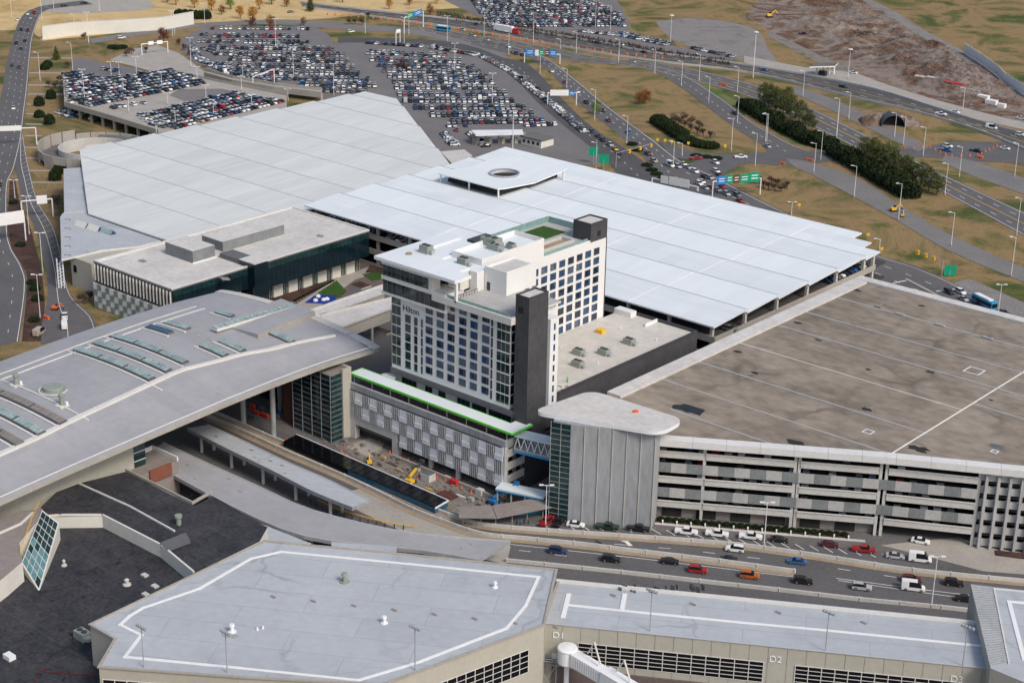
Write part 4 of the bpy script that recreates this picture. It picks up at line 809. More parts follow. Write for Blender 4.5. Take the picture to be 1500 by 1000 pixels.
for k in range(6):
    a, b_ = .02+Lw*k/6, Lw*(k+1)/6-.06
    m = MB(); m.beam(Vector((*w1, 13.7))+u*a+nv*.15, Vector((*w1, 13.7))+u*b_+nv*.15, .3, ZT-.1); m.build('concrete_panel', K['concrete_grey'], T)
    q = MB(); r0 = Vector((*w1, 0))+u*b_+nv*.38; q.beam(r0+Vector((0, 0, .2)), r0+Vector((0, 0, ZT-.2)), .3, .16, up=u); q.build('rib', K['concrete_pale'], T)
gu = Vector((w1[0]-w0[0], w1[1]-w0[1], 0)).normalized(); gl_ = (Vector(w1)-Vector(w0)).length; gn = Vector((gu.y, -gu.x, 0))
for k in range(18):
    z = .5+1.48*k
    m = MB(); m.beam(Vector((*w0, z+.72))+gn*.1, Vector((*w1, z+.72))+gn*.1, .12, 1.4); o = m.build('glass_pane', K['glass_teal'], T)
    q = MB(); q.beam(Vector((*w0, z))+gn*.2, Vector((*w1, z))+gn*.2, .1, .09); q.build('transom', K['steel'], o)
for k in range(3): q = MB(); p = Vector((*w0, 0))+gu*gl_*k/2+gn*.22; q.tube(p, p+Vector((0, 0, ZT)), .08, n=6); q.build('mullion', K['steel'], T)
p = G(931, 603, ZT+1); m = MB(); m.lathe((p[0], p[1], ZT+1), [(.8, 0), (.8, .3), (.4, .3)], 10); m.build('roof_beacon', K['orange'], T)
# ------------------------------------------------------------------ glass office
T = thing('glass_office', 'flat roofed glass office with vertical fins and checkered metal screens', 'office', (-438, 360, 0))
x0, x1, y0, y1, zo = -458.8, -417.6, 319.4, 407.8, 16.0
m = MB(); m.box(x0, x1, y0, 351, 8.2, zo-.6); m.build('upper_storey', K['glass_dark'], T)
m = MB(); m.box(x0, x1, 357, y1, 6.4, zo-.6); m.build('upper_storey', K['glass_dark'], T)
m = MB(); m.box(x0+1, x1-5, y0+1.5, y1-1, 0, 8.19); m.build('lower_core', K['glass_dark'], T)
m = MB(); m.box(x0-.15, x1+.15, y0-.15, y1+.15, zo-.6, zo-.1, 0, 1); m.build('roof', [K['slate'], K['offwhite']], T)
m = MB()
for a, b_, c, d in ((x0-.15, x1+.15, y0-.15, y0+.45), (x0-.15, x0+1.3, y0+.45, y1), (x0+1.3, x1+.15, y1-.5, y1+.15), (x1-.4, x1+.15, y0+.45, y1-.5)): m.box(a, b_, c, d, zo-.1, zo+.35)
m.build('roof_edge', K['trim'], T)
m = MB(); m.box(x1-4, x1+3.6, 351, 357, 0, zo+1.6); o = m.build('dark_glass_box', K['glass_dark'], T); m = MB(); m.box(x1-4.1, x1+3.7, 350.9, 357.1, zo+1.6, zo+1.9); m.build('box_roof', K['offwhite'], o)
m = MB(); m.box(-432, x1-4.1, 351.2, 357, zo-.1, zo+1.5); m.build('link_wall', K['slate'], T)
for k in range(24): x = x0+.6+k*1.74; m = MB(); m.box(x-.12, x+.12, y0-.55, y0-.02, 9.4, zo-.8); m.build('facade_fin', K['trim'], T)
m = MB(); m.box(x0, x1, y0-.4, y0-.02, 8.2, 8.9); m.build('sill_band', K['slate'], T)
for k in range(16): y = y0+.4+k*1.96; m = MB(); m.box(x1+.01, x1+.1, y, y+1.86, zo-2.6, zo-.75); m.build('spandrel_glass', K['glass_teal'], T)
for k in range(25): y = 357.6+k*2.0; m = MB(); m.box(x1+.01, x1+.1, y, y+1.9, zo-2.8, zo-.75); m.build('spandrel_glass', K['glass_teal'], T); m = MB(); m.box(x1+.01, x1+.09, y, y+1.9, 6.6, zo-2.9); m.build('vision_glass', K['glass_dark'], T)
for k in range(16): y = y0+.4+k*1.96; m = MB(); m.box(x1+.01, x1+.09, y, y+1.86, 8.6, zo-2.7); m.build('vision_glass', K['glass_dark'], T)
for k in range(7):
    y = 359+k*6.9; m = MB(); m.box(x1-4.9, x1-4.2, y, y+4.2, 0, 6.3); m.build('stone_pier', K['cream'], T); m = MB(); m.box(x1-4.95, x1-4.6, y+4.3, y+6.8, .2, 5.6); o = m.build('entrance_glass', K['glass_teal'], T)
    f = MB()
    for q in range(4): f.box(x1-4.6, x1-4.5, y+4.4+q*.75, y+4.5+q*.75, .2, 5.6)
    f.build('mullion', K['trim'], o)
for k in range(3): m = MB(); m.tube((x1-.8, 322+k*13, 0), (x1-.8, 322+k*13, 8.2), .4, n=10); m.build('column', K['concrete_pale'], T)
c_a = MB(); c_a.box(-1.12, 1.12, -.15, .1, -1.05, 1.05); ca = c_a.mesh('screen_flat', [K['screen']]); c_b = MB()
for q in range(5): c_b.box(-1.0+q*.48, -.8+q*.48, -.4, .1, -1.1, 1.1)
cb_ = c_b.mesh('screen_fins', [K['unit']])
for r_ in range(4):
    for k in range(18): place('screen_panel', ca if (r_+k) % 2 else cb_, T, (x0+.2+k*2.29+.9, y0-.8, 1.2+r_*2.15))
    for k in range(3): o = place('screen_panel', ca if (r_+k) % 2 else cb_, T, (x0-.5, y0+.9+k*2.3, 1.2+r_*2.15), R(90))
m = MB(); m.box(x0, x0+42, y0-.6, y0-.45, .1, 8.1); m.build('screen_frame', K['slate'], T)
m = MB(); m.box(-448, -433.5, 341, 350.5, zo-.1, zo+4.2, 0, 1); m.build('penthouse', [K['tilt_grey'], K['offwhite']], T)
m = MB(); m.box(-447, -436, 356, 384, zo-.1, zo+3.4, 0, 1); m.build('penthouse', [K['tilt_grey'], K['offwhite']], T)
m = MB(); m.box(-433.4, -432.9, 340.5, 350.8, zo-.1, zo+.3); m.build('white_kerb', K['white_wall'], T)
for q in ((330, 408), (210, 382), (405, 340), (468, 345)): p = G(*q, zo); blot(p[0], p[1], 2.4, 'roof_stain', 'brown_roof', T, zo-.07)
# ------------------------------------------------------------------ low roof and arcade at the left
T = thing('ticket_hall', 'low pale grey roof with three skylights beside the weathered white roof', 'building', (-495, 340, 0))
ZL = 11.5
m = MB(); m.prism([G(88, 318, ZL), G(92, 312, ZL), G(128, 311, ZL), G(182, 330, ZL), G(243, 350, ZL), G(205, 360, ZL), G(150, 366, ZL), G(90, 380, ZL)], ZL-.7, ZL, 0, 1); m.build('roof', [K['trim'], K['grey_roof']], T)
m = MB(); m.prism([G(93, 247, ZL), G(120, 245, ZL), G(131, 309, ZL), G(94, 311, ZL)], ZL-.8, ZL-.05, 0, 1); m.build('side_roof', [K['trim'], K['grey_roof']], T)
m = MB(); m.prism([(-514, 350), (-470, 355), (-470, 326), (-482, 326)], 0, ZL-.71); m.build('wall', K['beige'], T)
m = MB(); p = G(127, 385, 5); m.box(-480.5, -478.8, 325.85, 326.05, 5.5, 8); m.build('window', K['glass_black'], T)
for (qx, qy), gm in zip(((113, 328), (131, 333), (150, 338)), ('cream', 'cream', 'skylight')):
    p = G(qx, qy, ZL); d = Vector((1, 0, 0)); L_, W2, hh = 6.5, 1.4, 1.7; m = MB(); a = Vector(p)
    m.v = [tuple(a+Vector(v)) for v in ((0, -W2, 0), (0, W2, 0), (L_, W2, 0), (L_, -W2, 0), (0, 0, hh), (L_, 0, hh))]; m.f = [(0, 3, 5, 4), (1, 4, 5, 2), (0, 4, 1), (3, 2, 5)]; m.m = [0, 0, 1, 1]
    m.build('skylight', [K[gm], K['glass_blue']], T)
for k in range(5): q = (101, 322+13*k); p = G(*q, ZL); m = MB(); m.beam((p[0]-1.5, p[1]-1, ZL+.1), (p[0], p[1]+.6, ZL+.1), .12, .1); m.beam((p[0], p[1]+.6, ZL+.1), (p[0]+1.6, p[1]-.6, ZL+.1), .12, .1); m.build('roof_cable', K['steel_dark'], T)
for k in range(8):
    a = G(106, 378, ZL-1); m = MB(); m.tube((-483, 321, .2+1.2*k), (-481.6, 322.4, 1.4+1.2*k), .12, n=5); m.tube((-481.6, 321, .2+1.2*k), (-483, 322.4, 1.4+1.2*k), .12, n=5); m.build('truss_brace', K['white_metal'], T)
for x, y in ((-483, 321), (-481.6, 322.4)): m = MB(); m.tube((x, y, 0), (x, y, ZL-.7), .25, n=6); m.build('truss_post', K['white_metal'], T)
m = MB(); c0 = G(640, 226, 0); T = thing('lot_shed', 'low concrete ramp roof wedged between the two white canopies and the lot', 'shed', G(655, 232))
m.prism([G(645, 222, 8), G(680, 219, 8), G(692, 228, 8), G(662, 240, 8)], 0, 8, 0, 1); m.build('shed_roof', [K['concrete'], K['concrete_pale']], T)
# ------------------------------------------------------------------ plaza between office, terminal and hotel
b = MB(); b.prism([(-417, 330), (-322, 330), (-322, 412), (-417, 412)], .031, .05); struct(b.build('plaza', K['asphalt']))
def pad(name, px, mat, z0, z1): b = MB(); b.prism(GL(px, 0), z0, z1); return struct(b.build(name, K[mat]))
pad('brown_paving', [(400, 452), (480, 402), (545, 372), (575, 380), (575, 425), (520, 420), (500, 440), (470, 455), (440, 470)], 'brown_deck', .052, .058)
pad('plaza_path', [(420, 455), (500, 404), (560, 385), (572, 392), (520, 410), (460, 455), (445, 462)], 'concrete', .06, .09)
pad('planting_bed', [(380, 445), (415, 428), (480, 405), (484, 410), (430, 440), (395, 452)], 'mulch', .06, .25)
pad('planting_bed', [(535, 400), (545, 385), (575, 378), (570, 400)], 'mulch', .06, .25)
pad('play_surface', [(446, 444), (464, 431), (494, 434), (487, 446)], 'plaza_blue', .06, .13)
pad('turf_lawn', [(464, 430), (493, 411), (508, 427), (498, 436), (480, 433)], 'turf', .06, .12)
pad('turf_lawn', [(530, 402), (560, 398), (566, 408), (545, 412)], 'turf', .06, .12)
rr2 = random.Random(5)
for i, (qx, qy) in enumerate(((466, 435), (462, 441), (474, 440), (479, 439))): p = G(qx, qy); m = MB(); m.lathe((p[0], p[1], .13), [(.9, 0), (.8, .5), (.3, .8)], 8); tag(m.build('play_mound', K['white_metal']), ['white play mound, upper of four on the blue play surface', 'white play mound nearest the lower left of the blue surface', 'white play mound in the middle of the blue surface', 'white play mound at the right of the blue surface'][i], 'play mound')
# footbridges from the terminal to the hotel
for nm, lab, P in (('footbridge', 'upper white roofed footbridge from arched terminal to hotel', [(448, 458), (566, 417), (566, 429), (470, 463)]), ('footbridge', 'lower white roofed footbridge from arched terminal to hotel', [(455, 466), (575, 437), (575, 452), (486, 485)])):
    T = thing(nm, lab, 'footbridge', G(*P[0])); pts = GL(P, 11.5); m = MB(); m.prism(pts, 11.0, 11.5, 0, 1); m.build('bridge_roof', [K['concrete'], K['offwhite']], T)
    m = MB(); cxy = np.mean(np.array(pts), axis=0); ins = [tuple((np.array(p)-cxy)*.94+cxy) for p in pts]; m.prism(ins, 7.4, 10.99); m.build('bridge_wall', K['concrete'], T)
    m = MB(); m.wall([pts[0], pts[1]], 11.5, 12.1, .4); m.build('parapet', K['offwhite'], T); m = MB(); m.wall([pts[3], pts[2]], 11.5, 12.1, .4); m.build('parapet', K['offwhite'], T)
    for t in (.3, .65): p = np.array(pts[3])*(1-t)+np.array(pts[2])*t; m = MB(); m.tube((p[0]-.8, p[1]+.8, 0), (p[0]-.8, p[1]+.8, 7.4), .45, n=8); m.build('pier', K['concrete'], T)
# ------------------------------------------------------------------ glass pavilion and brick wall under the arched roof
T = thing('glass_pavilion', 'glass stair pavilion with brick flank beneath the arched roof tip', 'pavilion', (-328, 300, 0))
m = MB(); m.box(-335.8, -320.2, 297.3, 303.8, .1, 20.4, 0, 1); m.build('core', [K['glass_dark'], K['brown_roof']], T)
for i in range(4):
    for z in range(13):
        a = -335.8+3.9*i; m = MB(); m.box(a+.05, a+3.85, 297.12, 297.28, .3+1.55*z, 1.8+1.55*z); m.build('curtain_pane', K['glass_dark' if (i+z) % 3 else 'glass_teal'], T)
for i in range(2):
    for z in range(13): a = 297.4+1.9*i; m = MB(); m.box(-320.18, -320.02, a, a+1.82, .3+1.55*z, 1.8+1.55*z); m.build('curtain_pane', K['glass_teal'], T)
for i in range(5): m = MB(); x = -335.8+3.9*i; m.box(x-.08, x+.08, 296.98, 297.1, .1, 20.5); m.build('mullion', K['steel'], T)
for z in range(14): m = MB(); m.box(-335.8, -320.0, 297.02, 297.09, .2+1.55*z, .28+1.55*z); m.box(-319.98, -319.9, 297.1, 301.2, .2+1.55*z, .28+1.55*z); m.build('transom', K['steel'], T)
m = MB(); m.box(-320.2, -319.6, 301.3, 304.6, .1, 21.2); m.box(-336, -320.3, 303.85, 304.6, .1, 21.2); m.build('stone_return', K['beige'], T)
m = MB(); m.box(-341.5, -335.9, 298.5, 306, .1, 21); m.build('brick_flank', K['brick'], T)
# dark glass roofed strip (ticketed walkway) beside the roadway
T = thing('glass_strip', 'long low black glass roofed walkway with blue glazed side, beside the roadway', 'walkway', (-297, 287, 0))
m = MB(); m.prism([(-328.6, 291.6), (-328, 286.4), (-269.2, 285.4), (-269.6, 290.6)], .06, 1.7); m.build('side_glass', K['skylight_blue'], T); m = MB(); m.prism([(-328.7, 291.5), (-328.1, 286.3), (-302, 285.9), (-302, 291)], .07, 1.69); m.build('side_glass', K['glass_black'], T)
m = MB()
for i in range(24):
    t0, t1 = i/24, (i+1)/24-.004; f_ = lambda t, k: ((-328.6+59*t, 291.6-1.0*t) if k else (-328+58.8*t, 286.4-1.0*t))
    q = MB(); q.prism([f_(t0, 0), f_(t1, 0), f_(t1, 1), f_(t0, 1)], 1.71, 1.95); q.build('roof_pane', K['glass_black'], T)
m = MB(); m.beam((-328.7, 291.75, 1.9), (-269.6, 290.75, 1.9), .25, .4); m.beam((-269.5, 290.8, 1.9), (-269.0, 285.2, 1.9), .25, .4); m.build('white_edge', K['white_metal'], T)
# construction yard between podium and strip
sheet('construction_yard', [(495, 652), (540, 640), (615, 662), (740, 726), (760, 740), (700, 762), (660, 748), (600, 712), (530, 675)], 'rubble', .065)
pad('concrete_pad', [(508, 655), (545, 640), (562, 650), (556, 664), (540, 671)], 'concrete', .07, .2)
# ------------------------------------------------------------------ arched terminal roof
T = thing('arched_terminal', 'terminal with a vast arched lilac grey roof, white ribs and skylights', 'terminal', (-358, 250, 0)); TA = T
XB, XFR = -391.5, -322.0
_yz = np.array([(150, 15.5), (192, 19), (212, 20.3), (233, 21.4), (264, 22.9), (281, 23.3), (298, 23.3), (318.5, 22.3)])
def zy(y): return float(np.interp(y, _yz[:, 0], _yz[:, 1]))
def za(x, y):
    t = (x-XB)/(XFR-XB); z = zy(y)+2.6*math.sin(math.pi*min(max(t, 0), 1))**.8
    return z
def endx(x): return 318.5-6*max(0, ((x-XB)/(XFR-XB)-.55))**1.0*0
xs = [XB, -388, -384, -379, -376, -370, -364, -358, -352, -346, -340, -337, -333, -329, -325.5, XFR]; ysr = list(np.linspace(152, 318.5, 34))
_ry = [150, 204, 215, 227, 245, 264, 275, 283, 291, 303, 311, 319]; _rx = [-337.5, -338.2, -338.5, -339.9, -341.3, -342.8, -340.4, -339.4, -336.7, -335.5, -334, -332.5]
_vy = [150, 199, 220, 241, 263, 273, 284, 294, 306, 319]; _vx = [-330, -330.2, -331.9, -332.5, -332.3, -330.4, -328.3, -326.6, -325.2, -324]
rx_ = lambda y: float(np.interp(y, _ry, _rx)); vx_ = lambda y: float(np.interp(y, _vy, _vx))
m = MB()
for yy in ysr:
    r0_, v0_ = rx_(yy), vx_(yy)
    for k_, xx in enumerate(xs):
        xx = {9: r0_-5, 10: r0_-1.6, 11: r0_, 12: (r0_+v0_)/2, 13: v0_, 14: v0_*.4+XFR*.6}.get(k_, xx); m.v.append((xx, yy, za(xx, yy)+{11: .35, 12: -.15, 13: -.7, 14: -.35}.get(k_, 0)))
nx_ = len(xs)
for i in range(len(ysr)-1):
    for k in range(nx_-1): a = i*nx_+k; m.f.append((a, a+1, a+nx_+1, a+nx_)); m.m.append(0)
o = m.build('roof', [K['arch_roof']], T, True)
m = MB()                                                      # eaves and soffit
def eave(pts, th=1.1):
    for a, b_ in zip(pts[:-1], pts[1:]): m.face([a, b_, (b_[0], b_[1], b_[2]-th), (a[0], a[1], a[2]-th)])
eave([(XFR, y, za(XFR, y)) for y in ysr]); eave([(XB, y, za(XB, y)) for y in ysr[::-1]]); eave([(x, 318.5, za(x, 318.5)) for x in xs[::-1]]); m.build('eave', K['concrete'], T)
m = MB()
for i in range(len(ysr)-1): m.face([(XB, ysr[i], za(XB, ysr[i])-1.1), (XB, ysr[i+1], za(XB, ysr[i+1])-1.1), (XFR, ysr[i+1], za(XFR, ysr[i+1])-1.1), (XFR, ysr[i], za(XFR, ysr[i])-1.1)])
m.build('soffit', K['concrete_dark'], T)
def rib(pts, w, h, name='roof_rib', mat='trim'):
    g = MB()
    for a, b_ in zip(pts[:-1], pts[1:]): g.beam((a[0], a[1], za(*a)+h/2), (b_[0], b_[1], za(*b_)+h/2), w, h)
    return g.build(name, K[mat], T)
def along(x, y0, y1, n=14): return [(x, y0+(y1-y0)*i/n) for i in range(n+1)]
def across(y, x0, x1, n=8): return [(x0+(x1-x0)*i/n, y) for i in range(n+1)]
rib([(rx_(y), y) for y in np.linspace(160, 312, 40)], .9, .8); rib([(rx_(y)-1.7, y) for y in np.linspace(160, 300, 30)], .25, .3); rib(along(-323.3, 160, 318, 20), .3, .25); rib(along(-381, 160, 300), .3, .2); rib(along(-377, 160, 300), .3, .25)

def PA(px, py):                                               # sight line down onto the arched roof
    z = 24.0
    for _ in range(8): p = G(px, py, z); z = za(p[0], p[1])
    return p[0], p[1]
sk = MB()
def skylight(p0, p1, w, seg, mat, curb=True):
    (x0_, y0_), (x1_, y1_) = PA(*p0), PA(*p1); y = (y0_+y1_)/2; L_ = (x1_-x0_)/seg
    for s in range(seg):
        a, b_ = x0_+L_*s+.35, x0_+L_*(s+1)-.35; g = MB(); n = 7
        for k in range(n):
            c, d = a+(b_-a)*k/n, a+(b_-a)*(k+1)/n-.12; g.face([(c, y-w/2, za(c, y)+.55), (d, y-w/2, za(d, y)+.55), (d, y+w/2, za(d, y)+.8), (c, y+w/2, za(c, y)+.8)])
        o = MB(); n2 = 4
        for k in range(n2):
            c, d = a-.2+(b_-a+.4)*k/n2, a-.2+(b_-a+.4)*(k+1)/n2; o.beam((c, y, za(c, y)+.25), (d, y, za(d, y)+.25), w+.4, .5)
        o = o.build('skylight', K['slate'], T); g.build('glazing', K[mat], o)
    if curb: rib(across(y-w/2-1.0, x0_-1, x1_+1), .55, .35)
skylight((113, 512), (222, 557.5), 2.0, 3, 'skylight'); skylight((140, 503), (248, 545), 2.0, 3, 'skylight'); skylight((166, 492), (271, 533.5), 2.0, 3, 'skylight')
skylight((294, 507), (333, 522), 1.9, 1, 'skylight'); skylight((321, 501), (359, 515), 1.9, 1, 'skylight'); skylight((216, 479), (252, 489), 1.9, 1, 'skylight_blue'); skylight((241, 473), (277, 483), 1.9, 1, 'skylight'); skylight((318, 458), (341, 465), 1.9, 1, 'skylight')
skylight((-40, 562), (95, 621), 2.2, 3, 'skylight_dusty'); skylight((-50, 582), (62, 637), 2.2, 3, 'skylight'); skylight((-60, 605), (32, 653), 2.2, 3, 'skylight_dusty'); skylight((393, 489), (433, 502), 1.8, 1, 'skylight', False)
(xa, ya_), (xb, yb_) = PA(314, 487), PA(430, 454); g = MB(); n = 16
for k in range(n): c, d = ya_+(yb_-ya_)*k/n, ya_+(yb_-ya_)*(k+1)/n-.25; xx = (xa+xb)/2; g.face([(xx+1, c, za(xx, c)+1.5), (xx+1, d, za(xx, d)+1.5), (xx-1, d, za(xx, d)+1.8), (xx-1, c, za(xx, c)+1.8)])
o = MB(); o.beam((xx, ya_, za(xx, ya_)+1.0), (xx, yb_, za(xx, yb_)+1.0), 2.3, .9); o = o.build('long_skylight', K['trim'], T); g.build('glazing', K['skylight'], o)
rib(across(PA(110, 518)[1], -377, -338), .5, .3); rib(across(PA(305, 497)[1], -377, -338), .4, .3); rib(across(PA(340, 512)[1], -377, -338), .4, .3); rib(across(PA(60, 580)[1], -377, -338), .45, .3)
# raised porch roof at the tip
ru = [PA(378, 496), PA(462, 464), PA(412, 444), PA(318, 474)]; m = MB(); zt_ = [za(*p)+d for p, d in zip(ru, (1.3, 1.7, 1.5, .12))]
m.v = [(p[0], p[1], z) for p, z in zip(ru, zt_)]+[(p[0], p[1], za(*p)-.3) for p in ru]; m.f = [(0, 1, 2, 3), (0, 4, 5, 1), (1, 5, 6, 2), (2, 6, 7, 3), (3, 7, 4, 0)]; m.m = [0, 1, 1, 1, 0]; m.build('porch_roof', [K['arch_roof'], K['concrete']], T)
e = MB(); e.wall([(x, 318.3) for x in (-389, -356)], 0, .01, .4); e = MB()
for a, b_ in zip(xs[:-1], xs[1:]): e.beam((a, 317.2, za(a, 318)+.15), (b_, 317.2, za(b_, 318)+.15), 2.6, .4)
e.build('end_coping', K['concrete_pale'], T)
c = PA(78, 571); g = MB(); g.lathe((c[0], c[1], za(*c)), [(3.4, 0), (3.4, .25), (2.7, .25), (2.7, 1.0), (2.5, 1.15)], 28); g.build('round_vent', K['unit'], T); g = MB(); g.lathe((c[0], c[1], za(*c)), [(3.9, 0), (3.9, .12), (3.42, .13)], 28); g.build('vent_kerb', K['trim'], T)
for q in ((24, 564), (91, 594)):
    c = PA(*q); z = za(*c); g = MB(); g.lathe((c[0], c[1], z), [(.6, 0), (.55, 2.2), (.8, 2.5), (.85, 3.2), (.6, 3.3)], 12); o = g.build('vent_stack', K['unit'], T); g = MB(); g.box(c[0]-1.4, c[0]+1.4, c[1]-1.4, c[1]+1.4, z-.1, z+.25); g.build('stack_kerb', K['trim'], o); g = MB(); g.box(c[0]+.9, c[0]+1.5, c[1]+.3, c[1]+.9, z+.3, z+1.3); g.build('control_box', K['white'], o)
# wall below the eave and its clerestory
XWL = -330.0; zb = 11.5
wl_ = GX(0, 750, XWL), GX(197, 686, XWL)
m = MB(); m.box(XWL-30, XWL, 150, wl_[1][1], 0, 16.0); m.build('beige_wall', K['beige'], T)
n = 14; ys_ = list(np.linspace(158, wl_[1][1], n+1))
for i in range(n):
    a, b_ = ys_[i], ys_[i+1]; q = MB(); q.face([(XWL-.2, a+.12, 16.0), (XWL-.2, b_-.12, 16.0), (XWL-.2, b_-.12, zy(b_)), (XWL-.2, a+.12, zy(a))]); o = q.build('clerestory_pane', K['glass_teal'], T)
    q = MB(); q.box(XWL-.3, XWL, a-.12, a+.12, 16.0, zy(a)); q.box(XWL-.3, XWL-.02, a+.13, b_-.13, 18.2, 18.4); q.build('mullion', K['white_metal'], o)
    q = MB(); q.box(XWL+.001, XWL+.03, a-.03, a+.03, 8, 16.0); q.build('panel_joint', K['concrete'], T)
ye = wl_[1][1]
for k in range(7): q = MB(); q.box(XWL-4, XWL+.05, ye+.05, ye+3.6, 4.5+2.4*k, 6.7+2.4*k); o = q.build('corner_pane', K['glass_teal'], T); q = MB(); q.box(XWL-4, XWL+.12, ye+.02, ye+3.7, 6.72+2.4*k, 6.88+2.4*k); q.build('transom', K['white_metal'], o)
for x, y in ((-335.1, 288.9), (-347.7, 288.7), (-362, 290), (-376, 290), (-362, 303), (-348, 303)): m = MB(); m.tube((x, y, 0), (x, y, za(x, y)-.9), .75, n=14); m.build('column', K['concrete_grey'], T)
m = MB(); m.box(-388, -345, 306, 316, 0, 20); m.build('rear_wall', K['glass_dark'], T)
m = MB(); m.box(-372, -366, 304.5, 305.9, 0, 20); m.build('rear_brick', K['brick'], T)
# ------------------------------------------------------------------ kerbside canopies over the drop-off lanes
def kerb_canopy(name, label, up, lo, z, mat, posts, T=None):
    T = thing(name, label, 'canopy', G(*up[0])); n = 16
    A = resample(cr([p[:2] for p in GL(up, z)], 5), n); B = resample(cr([p[:2] for p in GL(lo, z)], 5), n); m = MB()
    for i in range(n): m.v += [(*A[i], z), (*B[i], z), (*B[i], z-.9), (*A[i], z-.9)]
    for i in range(n-1):
        k = 4*i
        for a, b_ in ((0, 1), (1, 2), (2, 3), (3, 0)): m.f.append((k+a, k+b_, k+4+b_, k+4+a)); m.m.append(0 if a == 0 else 1)
    m.f += [(0, 3, 2, 1), (4*n-4, 4*n-3, 4*n-2, 4*n-1)]; m.m += [1, 1]
    m.build('canopy_roof', [K[mat], K['concrete_grey']], T)
    e = MB()
    e.wall([tuple(p) for p in lerp(A, B, .02)], z, z+.2, .3); e.build('roof_edge', K['fin'], T); e = MB(); e.wall([tuple(p) for p in lerp(A, B, .98)], z, z+.2, .3); e.build('roof_edge', K['fin'], T)
    for i in range(1, n-1, posts):
        for t in (.25, .8): p = lerp(A, B, t)[i]; q = MB(); q.tube((*p, 0), (*p, z-.9), .45, n=10); q.build('post', K['concrete_pale'], T)
    rs = random.Random(len(name)+posts)
    for k in range(7):
        i = rs.randrange(1, n-1); p = lerp(A, B, .2+.6*rs.random())[i]; blot(p[0], p[1], .5+.5*rs.random(), 'roof_stain', 'brown_roof', T, z+.012, 9, .5)
    return T
kerb_canopy('kerb_canopy', 'long pale canopy over the drop-off lane beside the roadway barrier', [(305, 622), (360, 647), (420, 676), (480, 702), (530, 727), (541, 732)], [(274, 627), (330, 656), (400, 690), (450, 716), (490, 733), (516, 743)], 6.0, 'grey_roof', 3)
kerb_canopy('kerb_canopy', 'wide curved pale canopy nearest the dark roofs, over the inner drop-off lane', [(240, 648), (300, 676), (380, 712), (440, 740), (500, 758), (580, 776), (660, 786), (748, 792)], [(205, 668), (270, 705), (340, 742), (400, 770), (450, 786), (530, 798), (620, 806), (700, 820)], 6.2, 'arch_roof', 4)
o = MB(); o.prism(GL([(330, 760), (345, 752), (455, 795), (385, 795)], 7.5), 6, 7.5, 0, 1); tag(o.build('link_roof', [K['trim'], K['grey_roof']]), 'small pale link roof between dark roof and kerb canopy', 'roof')
o = MB(); o.prism(GL([(485, 793), (582, 801), (580, 810), (486, 803)], 8), 3, 8, 0, 1); tag(o.build('porch_roof', [K['brick_red'], K['grey_roof']]), 'small pale porch roof behind the big grey roof edge', 'roof')
b = MB(); bl_ = resample(cr([p[:2] for p in GL([(455, 738), (480, 750), (520, 762), (560, 772), (598, 776)])], 5), 26)
T = thing('queue_railing', 'dark posts with a yellow rail beside the curved kerb canopy', 'railing', (*bl_[0], 0))
pm = MB(); pm.box(-.12, .12, -.12, .12, 0, 1.3); pm = pm.mesh('post', [K['steel_dark']])
for p in bl_[::2]: place('post', pm, T, (*p, 0))
m = MB(); m.wall([tuple(p+np.array([1.2, 1.6])) for p in bl_], .9, 1.15, .14); m.build('yellow_rail', K['yellow'], T)
# ------------------------------------------------------------------ dark roofs lower left
T = thing('dark_roof_terminal', 'terminal wing with black bitumen roofs and a cream parapet, lower left', 'terminal', G(120, 850)); ZU, ZD = 11.5, 8.5
up = GL([(60, 742), (85, 718), (122, 706), (186, 690), (283, 742), (312, 726), (358, 753), (392, 772), (380, 793), (283, 840), (236, 800), (150, 756), (68, 757)], ZU)
m = MB(); m.prism(up, 0, ZU, 1, 0); m.build('upper_roof', [K['black_roof'], K['cream']], T)
m = MB(); m.prism(GL([(66, 770), (150, 770), (238, 815), (283, 850), (380, 800), (400, 880), (300, 1010), (-60, 1120), (-80, 900), (10, 840)], ZD), 0, ZD, 1, 0); m.build('lower_roof', [K['black_roof'], K['beige']], T)
P = GL([(66, 757), (88, 755), (150, 755), (236, 799), (283, 838)], ZU)
for a, b_ in zip(P[:-1], P[1:]): m = MB(); m.wall([a, b_], ZD, ZU+.45, .5); m.build('parapet', K['cream'], T)
m = MB(); m.wall(GL([(112, 707), (190, 742), (255, 778)], ZU), ZU, ZU+.35, .4); m.build('roof_kerb', K['trim'], T)
m = MB(); m.prism(GL([(235, 798), (272, 783), (279, 795), (245, 808)], ZU), ZU, ZU+.7, 0); m.build('plant_plinth', K['slate'], T)
m = MB(); m.wall(GL([(185, 690), (282, 738), (310, 722)], ZU), ZU, ZU+.7, .4); m.build('roof_kerb', K['concrete'], T)
m = MB(); m.box(-325.4, -325.0, 238.5, 245.5, 6.8, 10.3); m.build('brick_side', K['brick_red'], T); m = MB(); m.box(-336, -325.5, 234, 248, 0, 9.8); m.build('well_terrace', K['brown_roof'], T); m = MB(); m.box(-336, -325.5, 247.6, 248, 9.8, 11); m.box(-336, -335.6, 234, 247.5, 9.8, 11); m.build('well_parapet', K['white_wall'], T)
